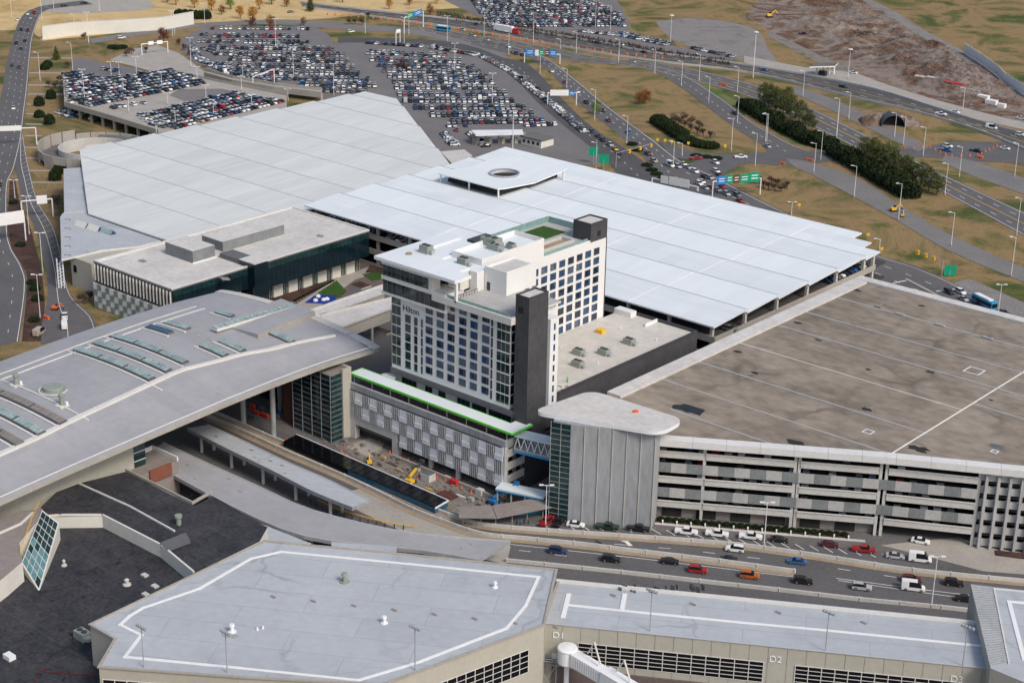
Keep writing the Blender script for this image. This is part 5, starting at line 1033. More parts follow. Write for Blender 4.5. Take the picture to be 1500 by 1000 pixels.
# light well with paving, seen between dark roof and kerb canopy
m = MB(); q = [G(62, 748, 14.5), G(85, 766, 13), G(57, 862, ZD+.2), G(33, 823, ZD+2.5)]
def bil(u, v): 
    A_, B_, C_, D_ = (np.array(p) for p in q); return (A_*(1-u)+B_*u)*(1-v)+(D_*(1-u)+C_*u)*v
for i in range(4):
    for k in range(8): m = MB(); m.face([bil(i/4+.012, k/8+.008), bil(i/4+.012, (k+1)/8-.008), bil((i+1)/4-.012, (k+1)/8-.008), bil((i+1)/4-.012, k/8+.008)]); m.build('skylight_pane', K['glass_teal' if k < 4 or (i+k) % 5 == 0 else 'skylight_teal'], T)
m = MB(); dn = np.array([0, 0, -.15]); fr = [tuple(bil(u, v)+dn) for u, v in ((-.04, -.02), (1.04, -.02), (1.04, 1.02), (-.04, 1.02))]; m.v = fr+[(x, y, ZD-.5) for x, y, z in fr]; m.f = [(0, 3, 2, 1), (0, 1, 5, 4), (1, 2, 6, 5), (2, 3, 7, 6), (3, 0, 4, 7)]; m.m = [0]*5; m.build('skylight_frame', K['cream'], T)
m = MB(); m.prism(GL([(-60, 800), (-40, 770), (30, 748), (62, 745), (60, 757), (28, 795), (33, 822), (10, 842), (-40, 880)], 13.5), 0, 13.5, 1, 0); m.build('brown_roof', [K['brown_roof'], K['cream']], T)
m = MB(); m.wall(GL([(-20, 790), (30, 768), (48, 752)], 13.5), 13.5, 13.9, .5); m.build('roof_kerb', K['trim'], T)
P = resample([p[:2] for p in GL([(30, 812), (40, 782), (50, 755), (58, 738)], 13.5)], 12)
m = MB()
for p in P: m.tube((*p, 13.5), (*p, 14.7), .05, n=5)
for a, b_ in zip(P[:-1], P[1:]): m.tube((*a, 14.65), (*b_, 14.65), .045, n=5); m.tube((*a, 14.1), (*b_, 14.1), .045, n=5)
m.build('yellow_guardrail', K['yellow'], T)
for q_, s in (((186, 856), 1.0), ((94, 828), .7), ((212, 843), .9), ((227, 859), .9), ((213, 871), .9)):
    p = G(*q_, ZD); m = MB(); m.lathe((p[0], p[1], ZD), [(s, 0), (s*.9, .3), (s*.4, .35), (s*.4, 1.2), (s*.6, 1.25), (s*.2, 1.6)], 10) if s > .95 or s < .8 else m.box(p[0]-.8, p[0]+.8, p[1]-.6, p[1]+.6, ZD, ZD+.4); m.build('roof_vent', K['concrete_pale'], T)
p = G(262, 768, ZU); m = MB(); m.lathe((p[0], p[1], ZU), [(.6, 0), (.6, 1.6), (.9, 1.9), (.9, 2.6), (.3, 2.7)], 12); m.build('vent_stack', K['unit'], T)
p = G(121, 935, ZD); rtu(p[0], p[1], ZD, 3.4, 2.2, 1.9, T); p = G(14, 964, ZD); m = MB(); m.box(p[0]-1.2, p[0]+1.2, p[1]-.8, p[1]+.8, ZD, ZD+1); m.build('roof_hatch', K['white_metal'], T)
for k in range(90):
    qx, qy = 10+rr.random()*270, 785+rr.random()*205; p = G(qx, qy, ZD)
    if qx < 130 or qy < 905-(qx-130)*.47: blot(p[0], p[1], .25+1.0*rr.random()**3, 'patch_repair', 'black', T, ZD+.012, 8, .45)
g = MB(); g.wall(GL([(50, 1002), (58, 982), (140, 990)], ZD), ZD+.02, ZD+.2, .2); g.build('pink_line', K['red_leaf'], T)
# ------------------------------------------------------------------ big grey roof in the foreground
T = thing('grey_roof_terminal', 'large pale grey terminal roof with a white outline, bottom centre', 'terminal', G(450, 900)); ZG = 18.0
OUT = [(132, 915), (388, 793), (600, 813), (815, 835), (797, 915), (690, 955), (560, 1003), (350, 992), (145, 977), (169, 936)]
m = MB(); m.prism(GL(OUT, ZG), 0, ZG, 1, 0); m.build('roof', [K['grey_roof'], K['beige']], T)
P = GL(OUT, ZG); m = MB(); m.wall(P+[P[0]], ZG, ZG+.3, .55); m.build('roof_edge', K['concrete'], T)
WL = GL([(176, 915), (207, 930), (183, 962), (350, 978), (525, 996), (612, 970), (742, 920), (770, 887), (789, 845), (600, 826), (412, 808), (368, 818), (292, 862), (210, 890), (190, 902)], ZG)
for k_, (a, b_) in enumerate(zip(WL, WL[1:]+WL[:1])): m = MB(); m.wall([a, b_], ZG+.02, ZG+.14+.012*(k_ % 3), .7+.01*(k_ % 3)); m.build('white_walkway_strip', K['white'], T)
def mast(q, h, T, z, name='lightning_mast'):
    p = G(*q, z); m = MB(); m.tube((p[0], p[1], z), (p[0], p[1], z+h), .13, .1, n=6); m.box(p[0]-1.4, p[0]+1.4, p[1]-.08, p[1]+.08, z+h-.3, z+h-.1); o = m.build(name, K['steel'], T)
    l = MB(); [l.box(p[0]-1.4+k*.8, p[0]-1.0+k*.8, p[1]-.3, p[1]+.3, z+h-.1, z+h+.3) for k in range(4)]; l.build('lamp_head', K['steel'], o)
mast((211, 977), 9.0, T, ZG); mast((333, 985), 9.0, T, ZG); mast((608, 981), 9.5, T, ZG)
for q, s in (((505, 852), 1.1), ((563, 912), .8), ((725, 860), .7), ((340, 925), .9), ((377, 922), .3), ((385, 920), .3)):
    p = G(*q, ZG); m = MB(); m.lathe((p[0], p[1], ZG), [(s, 0), (s, .2), (s*.45, .25), (s*.45, s*1.4), (s*.7, s*1.5), (s*.6, s*2.0), (.05, s*2.05)], 12); m.build('roof_vent', K['unit' if s > 1 else 'white_metal'], T)
for k in range(8): p = G(400+60*k-k, 874+6.4*k, ZG); m = MB(); m.box(p[0]-.7, p[0]+.7, p[1]-.3, p[1]+.3, ZG+.01, ZG+.12); m.build('roof_drain', K['brown_roof'], T)
p = G(336, 929, ZG); blot(p[0], p[1], 2.2, 'soot_stain', 'concrete_grey', T, ZG+.008)
def facade(T, a, b_, z0, z1, nx, nz, name='window_band'):     # glazed band on a wall from a to b
    a = Vector((*a[:2], 0)); b_ = Vector((*b_[:2], 0)); u = (b_-a); L_ = u.length; u.normalize(); nv = Vector((u.y, -u.x, 0))
    for i in range(nx):
        for k in range(nz):
            s0, s1 = L_*i/nx+.1, L_*(i+1)/nx-.1; h = (z1-z0)/nz; zc = z0+h*(k+.5)
            m = MB(); m.beam(a+u*s0+nv*.06+Vector((0, 0, zc)), a+u*s1+nv*.06+Vector((0, 0, zc)), .1, h-.2); m.build('window_pane', K['glass_black'], T)
    m = MB()
    for i in range(nx+1): p = a+u*(L_*i/nx)+nv*.09; m.beam(p+Vector((0, 0, z0)), p+Vector((0, 0, z1)), .16, .16, up=u)
    for k in range(nz+1): z = z0+(z1-z0)*k/nz; m.beam(a+nv*.07+Vector((0, 0, z)), b_+nv*.07+Vector((0, 0, z)), .1, .14)
    m.build('window_grid', K['trim'], T)
def onwall(a, b_, t, off=0.0): return tuple(np.array(a[:2])*(1-t)+np.array(b_[:2])*t)
a, b_ = P[6], P[4]
def wlerp(a, b_, t): return (a[0]+(b_[0]-a[0])*t, a[1]+(b_[1]-a[1])*t)
facade(T, wlerp(P[6], P[4], .1), wlerp(P[6], P[4], .9), 8.2, 13.6, 14, 4); facade(T, wlerp(P[8], P[7], .02), wlerp(P[8], P[7], .98), 9.0, 15.4, 11, 4); facade(T, wlerp(P[7], P[6], .02), wlerp(P[7], P[6], .98), 9.0, 15.4, 11, 4)
# ------------------------------------------------------------------ gate concourse with numbered walls
T = thing('gate_concourse', 'long gate concourse with pale roof, beige wall and gate numbers, lower right', 'concourse', G(1100, 930)); ZC = 16.0
a, b_ = np.array(G(797, 912, ZC)), np.array(G(1450, 979, ZC)); u = (b_-a)/np.linalg.norm(b_-a); nn2 = np.array([u[1], -u[0], 0])
bk0, bk1 = np.array(G(818, 852, ZC)), np.array(G(1442, 915, ZC))
ext = b_+u*40; bext = bk1+u*40
m = MB(); m.prism([tuple(p) for p in (a, ext, bext, bk0)], 0, ZC, 1, 0); m.build('roof', [K['grey_roof'], K['beige']], T)
hb0, hb1 = np.array(G(812, 836, ZC+1.2)), np.array(G(1440, 898, ZC+1.2))
m = MB(); m.prism([tuple(p) for p in (bk0+nn2*.0, bext, hb1+u*40, hb0)], ZC-2, ZC-.6, 0); m.build('rear_roof', K['grey_roof'], T)
m = MB(); m.wall([tuple(bk0), tuple(bext)], ZC, ZC+.6, .6); m.build('ridge_kerb', K['trim'], T); m = MB(); m.wall([tuple(a), tuple(bk0)], ZC, ZC+.35, .6); m.build('roof_edge', K['concrete'], T); m = MB(); m.wall([tuple(a), tuple(ext)], ZC, ZC+.12, .4); m.build('front_edge', K['fin'], T)
def strip_px(pts, w): 
    q = GL(pts, ZC)
    for k_, (c, d) in enumerate(zip(q, q[1:])): m = MB(); m.wall([c, d], ZC+.02, ZC+.13+.012*(k_ % 2)+(.03 if w > .9 else 0), w+.01*(k_ % 2)); m.build('white_walkway_strip', K['white'], T)
strip_px([(833, 886), (950, 898), (1080, 911), (1200, 922), (1330, 935), (1440, 946)], .75); strip_px([(833, 871), (825, 903)], 1.0); strip_px([(915, 871), (911, 893)], 1.0)
mast((952, 924), 9.5, T, ZC); mast((1209, 953), 9.0, T, ZC); mast((1410, 975), 9.0, T, ZC)
Lc = np.linalg.norm(ext-a); nv3 = Vector((nn2[0], nn2[1], 0)); uv = Vector((u[0], u[1], 0)); av = Vector((a[0], a[1], 0))
for k in range(40): 
    s = k*3.9
    if s > Lc: break
    m = MB(); p = av+uv*s+nv3*.02; m.beam(p+Vector((0, 0, .2)), p+Vector((0, 0, ZC-.2)), .06, .05, up=uv); m.build('panel_joint', K['concrete_dark'], T)
def wallpt(px, py): 
    d = ray(px, py); t = (a[:2]@nn2[:2])/(d[:2]@nn2[:2]); return Vector((d[0]*t, d[1]*t, H+d[2]*t))
w00, w01 = wallpt(847, 940), wallpt(1119, 967); zt = w00.z
facade(T, w00, w01, wallpt(850, 970).z, wallpt(850, 941).z, 13, 5); w10, w11 = wallpt(1165, 976), wallpt(1420, 1001); facade(T, w10, w11, wallpt(850, 970).z, wallpt(850, 941).z, 13, 5)
ang = math.atan2(u[1], u[0])
for s_, q in (('D1', (809, 933)), ('D2', (1126, 968)), ('D3', (1391, 997))):
    p = wallpt(*q)+nv3*.1; text(s_, 2.1, tuple(p), (R(90), 0, ang), K['white'], T, .06, 'gate_number')
m = MB(); p = wallpt(808, 962); m.beam(p+nv3*.1, p+uv*1.9+nv3*.1, .1, 2.2); m.build('door', K['white_metal'], T)
m = MB(); m.beam(av+uv*2+nv3*.3+Vector((0, 0, 3.4)), av+uv*(Lc-2)+nv3*.3+Vector((0, 0, 3.4)), .4, 4.8); m.build('brick_base', K['brown_deck'], T)
rs = random.Random(8)
for k in range(16): p = G(900+rs.random()*130, 858+rs.random()*10, ZC); m = MB(); s = .08+rs.random()*.16; m.box(p[0]-s*3, p[0]+s*3, p[1]-s, p[1]+s, ZC-.6, ZC+.1+s*4); m.build('roof_pipe', K['slate'], T)
for q in ((898, 872), (1015, 885), (1140, 897), (1085, 876), (1108, 880), (1265, 912)): p = G(*q, ZC); m = MB(); m.box(p[0]-.7, p[0]+.7, p[1]-.3, p[1]+.3, ZC+.01, ZC+.2); m.build('roof_drain', K['brown_roof'], T)
# right-hand pavilion roof
T = thing('corner_terminal', 'grey seamed roof corner with a white outline at the lower right edge', 'terminal', G(1480, 940)); ZQ = 19.0
m = MB(); m.prism(GL([(1422, 856), (1560, 870), (1600, 1040), (1451, 978)], ZQ), 0, ZQ, 1, 0); m.build('roof', [K['grey_roof'], K['beige']], T)
for k in range(34):
    t = k/34; p, q = G(1422+29*t, 856+122*t, ZQ), G(1454+26*t, 860+112*t, ZQ); m = MB(); m.beam((p[0], p[1], ZQ+.1), (q[0], q[1], ZQ+.1), .09, .18); m.build('standing_seam', K['concrete_grey'], T)
m = MB(); m.wall(GL([(1512, 884), (1478, 881), (1500, 965)], ZQ), ZQ+.02, ZQ+.14, .9); m.build('white_walkway_strip', K['white'], T)
m = MB(); m.wall(GL([(1456, 862), (1515, 868)], ZQ), ZQ+.02, ZQ+.12, .6); m.wall(GL([(1456, 862), (1478, 972)], ZQ), ZQ+.02, ZQ+.2, .3); m.build('roof_edge', K['trim'], T)
# ------------------------------------------------------------------ jet bridge and service stair at the first gate
T = thing('jet_bridge', 'white ribbed jet bridge with a round head at gate wall, bottom', 'jet bridge', tuple(wallpt(838, 985)))
zf = wallpt(835, 946).z+1.0; c0 = wallpt(833, 955)+nv3*2.6; c0.z = 0
m = MB(); m.lathe((c0.x, c0.y, zf-3.2), [(2.0, 0), (2.0, 3.2), (2.2, 3.3), (2.0, 3.6), (.3, 3.9)], 18); m.build('rotunda', K['white_metal'], T)
d = (nv3*.55+uv*.83).normalized()
m = MB(); m.beam(c0+d*1.8+Vector((0, 0, zf-1.5)), c0+d*11+Vector((0, 0, zf-2.2)), 2.6, 2.9); m.build('tunnel', K['white_metal'], T)
m = MB(); m.beam(c0+d*10.2+Vector((0, 0, zf-2.1)), c0+d*24+Vector((0, 0, zf-3.2)), 3.1, 3.3); m.build('outer_tunnel', K['white_metal'], T)
sd = Vector((d.y, -d.x, 0))
for k in range(14):
    for s in (-1, 1): p = c0+d*(2.4+.62*k)+sd*s*1.33+Vector((0, 0, zf-1.55-.05*k)); m = MB(); m.beam(p-Vector((0, 0, 1.3)), p+Vector((0, 0, 1.3)), .12, .12, up=d); m.build('tunnel_rib', K['screen'], T)
m = MB(); m.tube(c0, c0+Vector((0, 0, zf-3.2)), .55, n=12); m.build('support_column', K['white_metal'], T)
for k in range(2):
    p = c0+d*(7+8*k)+Vector((0, 0, zf+.2-.7*k)); tip = p+sd*-.2+Vector((0, 0, 4.2)); m = MB(); m.tube(p-sd*1.3-d*2.5, tip, .14, n=6); m.tube(p+d*2.0, tip, .2, n=6); m.build('lifting_frame', K['cream'], T)
T = thing('service_stair', 'grey steel service stair with mesh railings beside the first gate door', 'stair', tuple(wallpt(800, 995)))
zl = wallpt(808, 962).z-.3; q0 = wallpt(803, 975)+nv3*1.2; q0.z = 0
m = MB(); m.beam(q0-uv*2.2+Vector((0, 0, zl)), q0+uv*2.2+Vector((0, 0, zl)), 2.2, .2); m.build('landing', K['slate'], T)
m = MB()
for k in range(14): p = q0-uv*(2.3+.38*k)+nv3*(.3*k)+Vector((0, 0, zl-.32*k)); m.beam(p-nv3*.9, p+nv3*.9, .4, .08)
m.build('tread', K['slate'], T)
m = MB()
for s in (-1, 1):
    for hgt_ in (.55, 1.1):
        m.tube(q0-uv*2.3+nv3*s*.95+Vector((0, 0, zl+hgt_)), q0-uv*7.4+nv3*(4.0+s*.95)+Vector((0, 0, zl-4.3+hgt_)), .06, n=5); m.tube(q0-uv*2.3+nv3*s*1.05+Vector((0, 0, zl+hgt_)), q0+uv*2.2+nv3*s*1.05+Vector((0, 0, zl+hgt_)), .06, n=5)
m.build('handrail', K['steel'], T)
for s in (-2, 2):
    for r_ in (-1, 1): m = MB(); p = q0+uv*s+nv3*r_; m.tube(p, p+Vector((0, 0, zl+1.1)), .09, n=5); m.build('stair_post', K['steel'], T)
m = MB(); m.tube(q0-uv*2+nv3+Vector((0, 0, .3)), q0+uv*2+nv3+Vector((0, 0, zl-.3)), .07, n=5); m.tube(q0+uv*2+nv3+Vector((0, 0, .3)), q0-uv*2+nv3+Vector((0, 0, zl-.3)), .07, n=5); m.build('cross_brace', K['steel'], T)
# ------------------------------------------------------------------ vehicles
CST = {  # stations: x, half width, z bottom, z belt, half width roof, z roof, cabin?
 'sedan': [(-2.35,.78,.38,.72,.7,.73,0),(-2.2,.88,.3,.92,.8,.95,0),(-1.6,.9,.26,.98,.78,1.0,0),(-.85,.91,.24,.97,.66,1.42,1),(.3,.91,.24,.95,.66,1.45,1),(1.15,.9,.25,.93,.78,.96,1),(2.05,.86,.28,.78,.76,.82,0),(2.35,.74,.36,.6,.66,.62,0)],
 'suv': [(-2.35,.84,.45,.95,.74,1.0,0),(-2.3,.92,.35,1.05,.78,1.1,0),(-2.1,.95,.32,1.08,.76,1.62,1),(-1.0,.95,.3,1.07,.74,1.74,1),(.3,.95,.3,1.06,.74,1.72,1),(1.05,.94,.3,1.05,.84,1.1,1),(2.1,.9,.34,.95,.8,1.0,0),(2.38,.78,.42,.7,.7,.74,0)],
 'pickup': [(-2.9,.9,.5,1.05,.9,1.08,0),(-2.85,.96,.42,1.1,.94,1.12,0),(-.75,.96,.4,1.1,.94,1.12,0),(-.7,.97,.4,1.12,.8,1.78,1),(.75,.97,.4,1.12,.8,1.82,1),(1.35,.96,.4,1.12,.88,1.18,1),(2.7,.93,.42,1.08,.86,1.12,0),(2.95,.84,.5,.8,.78,.84,0)],
 'van': [(-2.8,.9,.45,1.1,.86,2.3,0),(-2.7,.98,.36,1.15,.9,2.45,0),(-1.0,.99,.34,1.15,.9,2.5,0),(.9,.99,.34,1.15,.9,2.48,1),(1.4,.98,.34,1.12,.86,2.2,1),(2.0,.96,.36,1.08,.86,1.2,1),(2.6,.92,.4,.98,.82,1.02,0),(2.85,.8,.46,.7,.74,.74,0)]}
WX = {'sedan': (1.42, -1.4, .33), 'suv': (1.45, -1.42, .38), 'pickup': (1.85, -1.75, .41), 'van': (1.9, -1.7, .37)}
def car_geom(kind, wheels=True):
    S = CST[kind]; b = MB()
    ring = lambda s: [(s[0], -s[1], s[2]), (s[0], -s[1], s[3]), (s[0], -s[4], s[5]), (s[0], s[4], s[5]), (s[0], s[1], s[3]), (s[0], s[1], s[2])]
    for s in S: b.v += ring(s)
    for i in range(len(S)-1):
        p, q = 6*i, 6*i+6; rise = abs(S[i+1][5]-S[i][5]) > .25; cab = S[i+1][6]
        sideg = 1 if cab and not (kind == 'pickup' and i == 2) else 0
        for k, (a, c) in enumerate(((0, 1), (1, 2), (2, 3), (3, 4), (4, 5), (5, 0))):
            m = 0
            if k in (1, 3) and sideg: m = 1
            if k == 2 and rise and (cab or S[i][6]): m = 1
            b.f.append((p+a, p+c, q+c, q+a)); b.m.append(m)
    b.f += [(0, 5, 4, 3, 2, 1), tuple(6*(len(S)-1)+k for k in (0, 1, 2, 3, 4, 5))]; b.m += [0, 0]
    for i in range(len(b.f)): b.f[i] = b.f[i][::-1]
    if wheels:
        f, r_, rad = WX[kind]; w = S[3][1]
        for x in (f, r_):
            for s in (-1, 1): b.tube((x, s*(w-.2), rad), (x, s*(w+.02), rad), rad, n=8, m=2)
    return b
COLS = {'white': (.78, .78, .77), 'silver': (.42, .43, .45), 'grey': (.14, .145, .155), 'black': (.012, .012, .014), 'dark blue': (.02, .04, .11), 'red': (.32, .015, .02), 'dark green': (.015, .04, .025), 'beige': (.4, .35, .27), 'blue': (.02, .12, .35), 'orange': (.45, .11, .015), 'maroon': (.1, .01, .016), 'yellow': (.6, .38, .02)}
WGT = ['white']*24+['silver']*20+['grey']*20+['black']*22+['dark blue']*9+['red']*5+['maroon']*2+['beige']*3+['blue']*2+['dark green']
SIMPLE = {k: car_geom(k).mesh('car_'+k, [K['car'], K['car_glass'], K['black']]) for k in CST}
BODY = {k: car_geom(k, False) for k in CST}
BODYM = {}
for k, g in BODY.items():
    pb, pg = MB(), MB()
    for f, mi in zip(g.f, g.m): (pg if mi == 1 else pb).face([g.v[i] for i in f])
    wv = MB(); rad = WX[k][2]; wv.tube((0, -.11, 0), (0, .11, 0), rad, n=14); rm = MB(); rm.tube((0, -.125, 0), (0, .125, 0), rad*.6, n=10)
    fr = CST[k][-1]; bk = CST[k][0]
    hl = MB(); hl.box(-.06, .06, -.22, .22, -.09, .09); tl = MB(); tl.box(-.05, .05, -.14, .14, -.14, .14)
    BODYM[k] = (pb.mesh('car_body', [K['car']]), pg.mesh('car_windows', [K['car_glass']]), wv.mesh('tyre', [K['black']]), rm.mesh('rim', [K['rim']]), hl.mesh('headlight', [K['lens']]), tl.mesh('taillight', [K['tail']]))
def rotp(x, y, a): return x*math.cos(a)-y*math.sin(a), x*math.sin(a)+y*math.cos(a)
NCAR = [0]
KN = {'sedan': 'sedan', 'suv': 'suv', 'pickup': 'pickup_truck', 'van': 'van'}
def near_car(kind, colour, p, a, label, group, z=.1):
    T = bpy.data.objects.new(KN[kind], None); COL.objects.link(T); T.location = (p[0], p[1], z); T.rotation_euler.z = a; tag(T, label, {'sedan': 'car', 'suv': 'suv', 'pickup': 'pickup truck', 'van': 'van'}[kind], group)
    B = BODYM[kind]; f, r_, rad = WX[kind]; w = CST[kind][3][1]
    def ch(n, me, loc, par=T):
        o = bpy.data.objects.new(n, me); COL.objects.link(o); o.parent = par; o.location = loc; o.color = (*COLS[colour], 1); return o
    ch('body', B[0], (0, 0, 0)); ch('window_glass', B[1], (0, 0, 0))
    for x in (f, r_):
        for s in (-1, 1): q = ch('wheel', B[2], (x, s*(w-.1), rad)); ch('rim', B[3], (0, 0, 0), q)
    e = CST[kind][-1]; b0 = CST[kind][1]
    for s in (-1, 1): ch('headlight', B[4], (CST[kind][-1][0]-.1, s*.52, CST[kind][-1][5]-.02)); ch('taillight', B[5], (b0[0]-.06, s*.66, b0[3]-.12))
    NCAR[0] += 1; return T
def heading(a, b): p, q = G(*a), G(*b); return math.atan2(q[1]-p[1], q[0]-p[0])
hr = heading((800, 800), (1100, 836))                         # direction of the front roadway
FRONT = [('suv','dark blue',(817,806),0,'dark blue SUV with roof rails, leftmost car on the near carriageway'),('suv','black',(895,818),0,'black SUV following the blue SUV on the near carriageway'),('sedan','black',(981,821),0,'glossy black sedan on the near carriageway ahead of the red SUV'),
 ('suv','red',(1022,834),0,'bright red SUV on the near carriageway'),('suv','orange',(1098,842),0,'copper orange SUV on the near carriageway'),('suv','black',(1176,850),0,'large black SUV at the end of the dividing barrier'),('suv','white',(1076,803),0,'white SUV on the far carriageway'),('sedan','black',(1066,818),0,'black sedan half hidden behind the dividing barrier'),
 ('sedan','blue',(1167,821),0,'mid blue hatchback on the far carriageway'),('suv','silver',(1262,859),0,'silver SUV past the barrier end on the near carriageway'),('van','white',(1337,860),0,'white high-roof van on the near carriageway'),('suv','maroon',(1335,848),0,'dark maroon SUV beside the white high-roof van'),('suv','black',(1397,853),0,'black SUV near the lower right roof corner'),('sedan','black',(1413,876),0,'black sedan half hidden by the lower right roof'),
 ('pickup','red',(801,763),1.3,'orange red utility truck parked at the glass tower foot'),('pickup','black',(819,764),1.4,'black pickup parked nose-in beside the orange truck'),('sedan','white',(843,767),0,'white sedan parked at the foot of the concrete tower'),('pickup','dark green',(890,771),0,'dark green pickup parked by the concrete tower'),('pickup','black',(935,773),0,'black pickup parked at the tower end of the kerb bays'),
 ('pickup','white',(1005,778),0,'leftmost of the three white pickups in the kerb bays'),('pickup','white',(1050,781),0,'middle of the three white pickups in the kerb bays'),('pickup','white',(1099,785),0,'rightmost of the three white pickups in the kerb bays'),('sedan','black',(1141,789),0,'black car parked right of the white pickups'),('sedan','maroon',(1215,796),0,'dark maroon sedan parked in front of the planting strip'),
 ('pickup','red',(1265,804),0,'red pickup parked in front of the planting strip'),('sedan','silver',(1311,813),0,'silver sedan parked next to the white van'),('van','white',(1347,818),0,'white van with ladder rack parked at the end of the bays'),('sedan','white',(1348,791),-.15,'white sedan leaving the garage ramp')]
for k, c, q, da, lab in FRONT:
    p = G(q[0], q[1]+4); near_car(k, c, p, hr+da+(math.pi if q[1] < 830 and q[1] > 800 and q[0] > 1040 and q[0] < 1180 else 0), lab, 'cars along the front roadway')
# cars on the access roads: (px, py, kind, colour, heading target, wording)
ROADS = [((41,22),'sedan','white','boulevard'),((50,20),'pickup','red','boulevard'),((45,28),'sedan','silver','boulevard'),((26,30),'sedan','white','boulevard'),((31,45),'suv','black','boulevard'),((41,46),'suv','maroon','boulevard'),((37,61),'suv','black','boulevard'),((24,65),'suv','black','boulevard'),((31,73),'sedan','black','boulevard'),((18,97),'sedan','dark green','boulevard'),((28,100),'sedan','maroon','boulevard'),((20,160),'sedan','white','boulevard'),((0,272),'sedan','black','boulevard')]
for i, (q, k, c, r_) in enumerate(sorted(ROADS, key=lambda e: e[0][1])):
    p = G(*q); a = heading((36, 60), (12, 200)) if q[1] > 40 else heading((44, 36), (34, 60))
    near_car(k, c, p, a+(math.pi if i % 3 == 0 else 0), f'{c} {k} on the left boulevard, {nth(i)} from the far end', 'cars on the left boulevard')
R2 = [((816,31+10),'entry',0),((788,92),'x',0),((808,106),'white',0)]
EX = [((788,131+1),'suv','black'),((836,172),'sedan','white'),((851,190),'pickup','black'),((867,194),'sedan','dark blue'),((876,201),'sedan','black'),((883,207),'suv','black'),((894,214),'suv','silver'),((901,220),'sedan','yellow'),((907,226),'sedan','black')]
for i, (q, k, c) in enumerate(sorted(EX, key=lambda e: e[0][1])): near_car(k, c, G(*q), heading((800, 140), (880, 205)), f'{c} {k}, {nth(i)} car down the dark entry road beside the lot', 'cars on the entry road')
EX2 = [((808,106),'sedan','white'),((828,122),'sedan','red'),((846,136),'sedan','white'),((859,152),'suv','black'),((882,164),'suv','black'),((891,178),'sedan','maroon'),((920,196),'sedan','blue'),((949,227),'pickup','maroon'),((756,80),'suv','black'),((765,82),'sedan','black'),((745,70),'sedan','white'),((752,78),'sedan','silver')]
for i, (q, k, c) in enumerate(sorted(EX2, key=lambda e: e[0][1])): near_car(k, c, G(*q), heading((820, 105), (900, 165)), f'{c} {k}, number {i+1} along the curved exit road beside the grass island'.replace(f'number {i+1}', nth(i)), 'cars on the exit road')
JN = [((958,238),'suv','beige'),((982,244),'van','white'),((993,246),'suv','silver'),((1001,242),'sedan','white'),((1008,247),'sedan','silver'),((1018,253),'suv','white'),((1032,261),'suv','black'),((1028,268),'sedan','white'),((1024,271),'suv','white'),((1033,277),'sedan','silver'),((1048,240),'suv','white'),((1049,253),'suv','white'),((1053,258),'sedan','maroon'),((1040,262),'sedan','silver'),((1064,286),'suv','silver'),((1080,288),'suv','grey'),((1084,296),'sedan','red'),((1042,276),'sedan','red'),((1051,280),'sedan','silver'),((1058,275),'sedan','red'),((1020,234),'pickup','red'),((1085,232),'pickup','white'),((1124,216),'sedan','silver'),((1077,168),'suv','black')]
for i, (q, k, c) in enumerate(sorted(JN, key=lambda e: e[0][0])): near_car(k, c, G(*q), heading((1000, 245), (1080, 290)) if q not in ((1020,234), (1085,232)) else heading((1000, 232), (1100, 232)), f'{c} {k} at the junction behind the white canopy, {nth(i)} counted from left', 'cars queued at the junction')
RT = [((1390,430),'suv','black'),((1407,430),'suv','white'),((1411,440),'sedan','silver'),((1433,448),'sedan','black'),((1470,460),'sedan','black'),((1119,26+78),'sedan','blue'),((874,64),'pickup','black'),((909,67),'sedan','white'),((943,78),'sedan','black'),((926,92),'sedan','silver'),((1235,129),'suv','black'),((1378,169),'pickup','white'),((1399,166),'sedan','white'),((1452,189),'van','white'),((1494,199),'suv','white'),((1386,222),'pickup','blue'),((1388,216),'suv','white'),((1430,223),'pickup','black'),((1472,219),'sedan','white'),((1250,108),'sedan','white'),((1496,175),'sedan','white'),((1177,51),'pickup','maroon'),((514,48),'suv','white'),((692,53+1),'suv','silver'),((698,36+1),'sedan','dark blue'),((712,60),'sedan','silver'),((677,44+1),'sedan','silver'),((199,44),'sedan','white'),((178,57),'suv','white'),((260,39),'sedan','white'),((124,6),'suv','black'),((95,10),'suv','black'),((426,19),'sedan','grey')]
for i, (q, k, c) in enumerate(sorted(RT, key=lambda e: e[0][0])): near_car(k, c, G(*q), heading((1300, 370), (1400, 425)) if q[1] > 300 else (heading((900, 75), (1000, 92)) if q[0] > 600 else heading((180, 50), (280, 40))), f'{c} {k} on the outer roads, {nth(i)} from left among their scattered traffic', 'scattered traffic on outer roads')
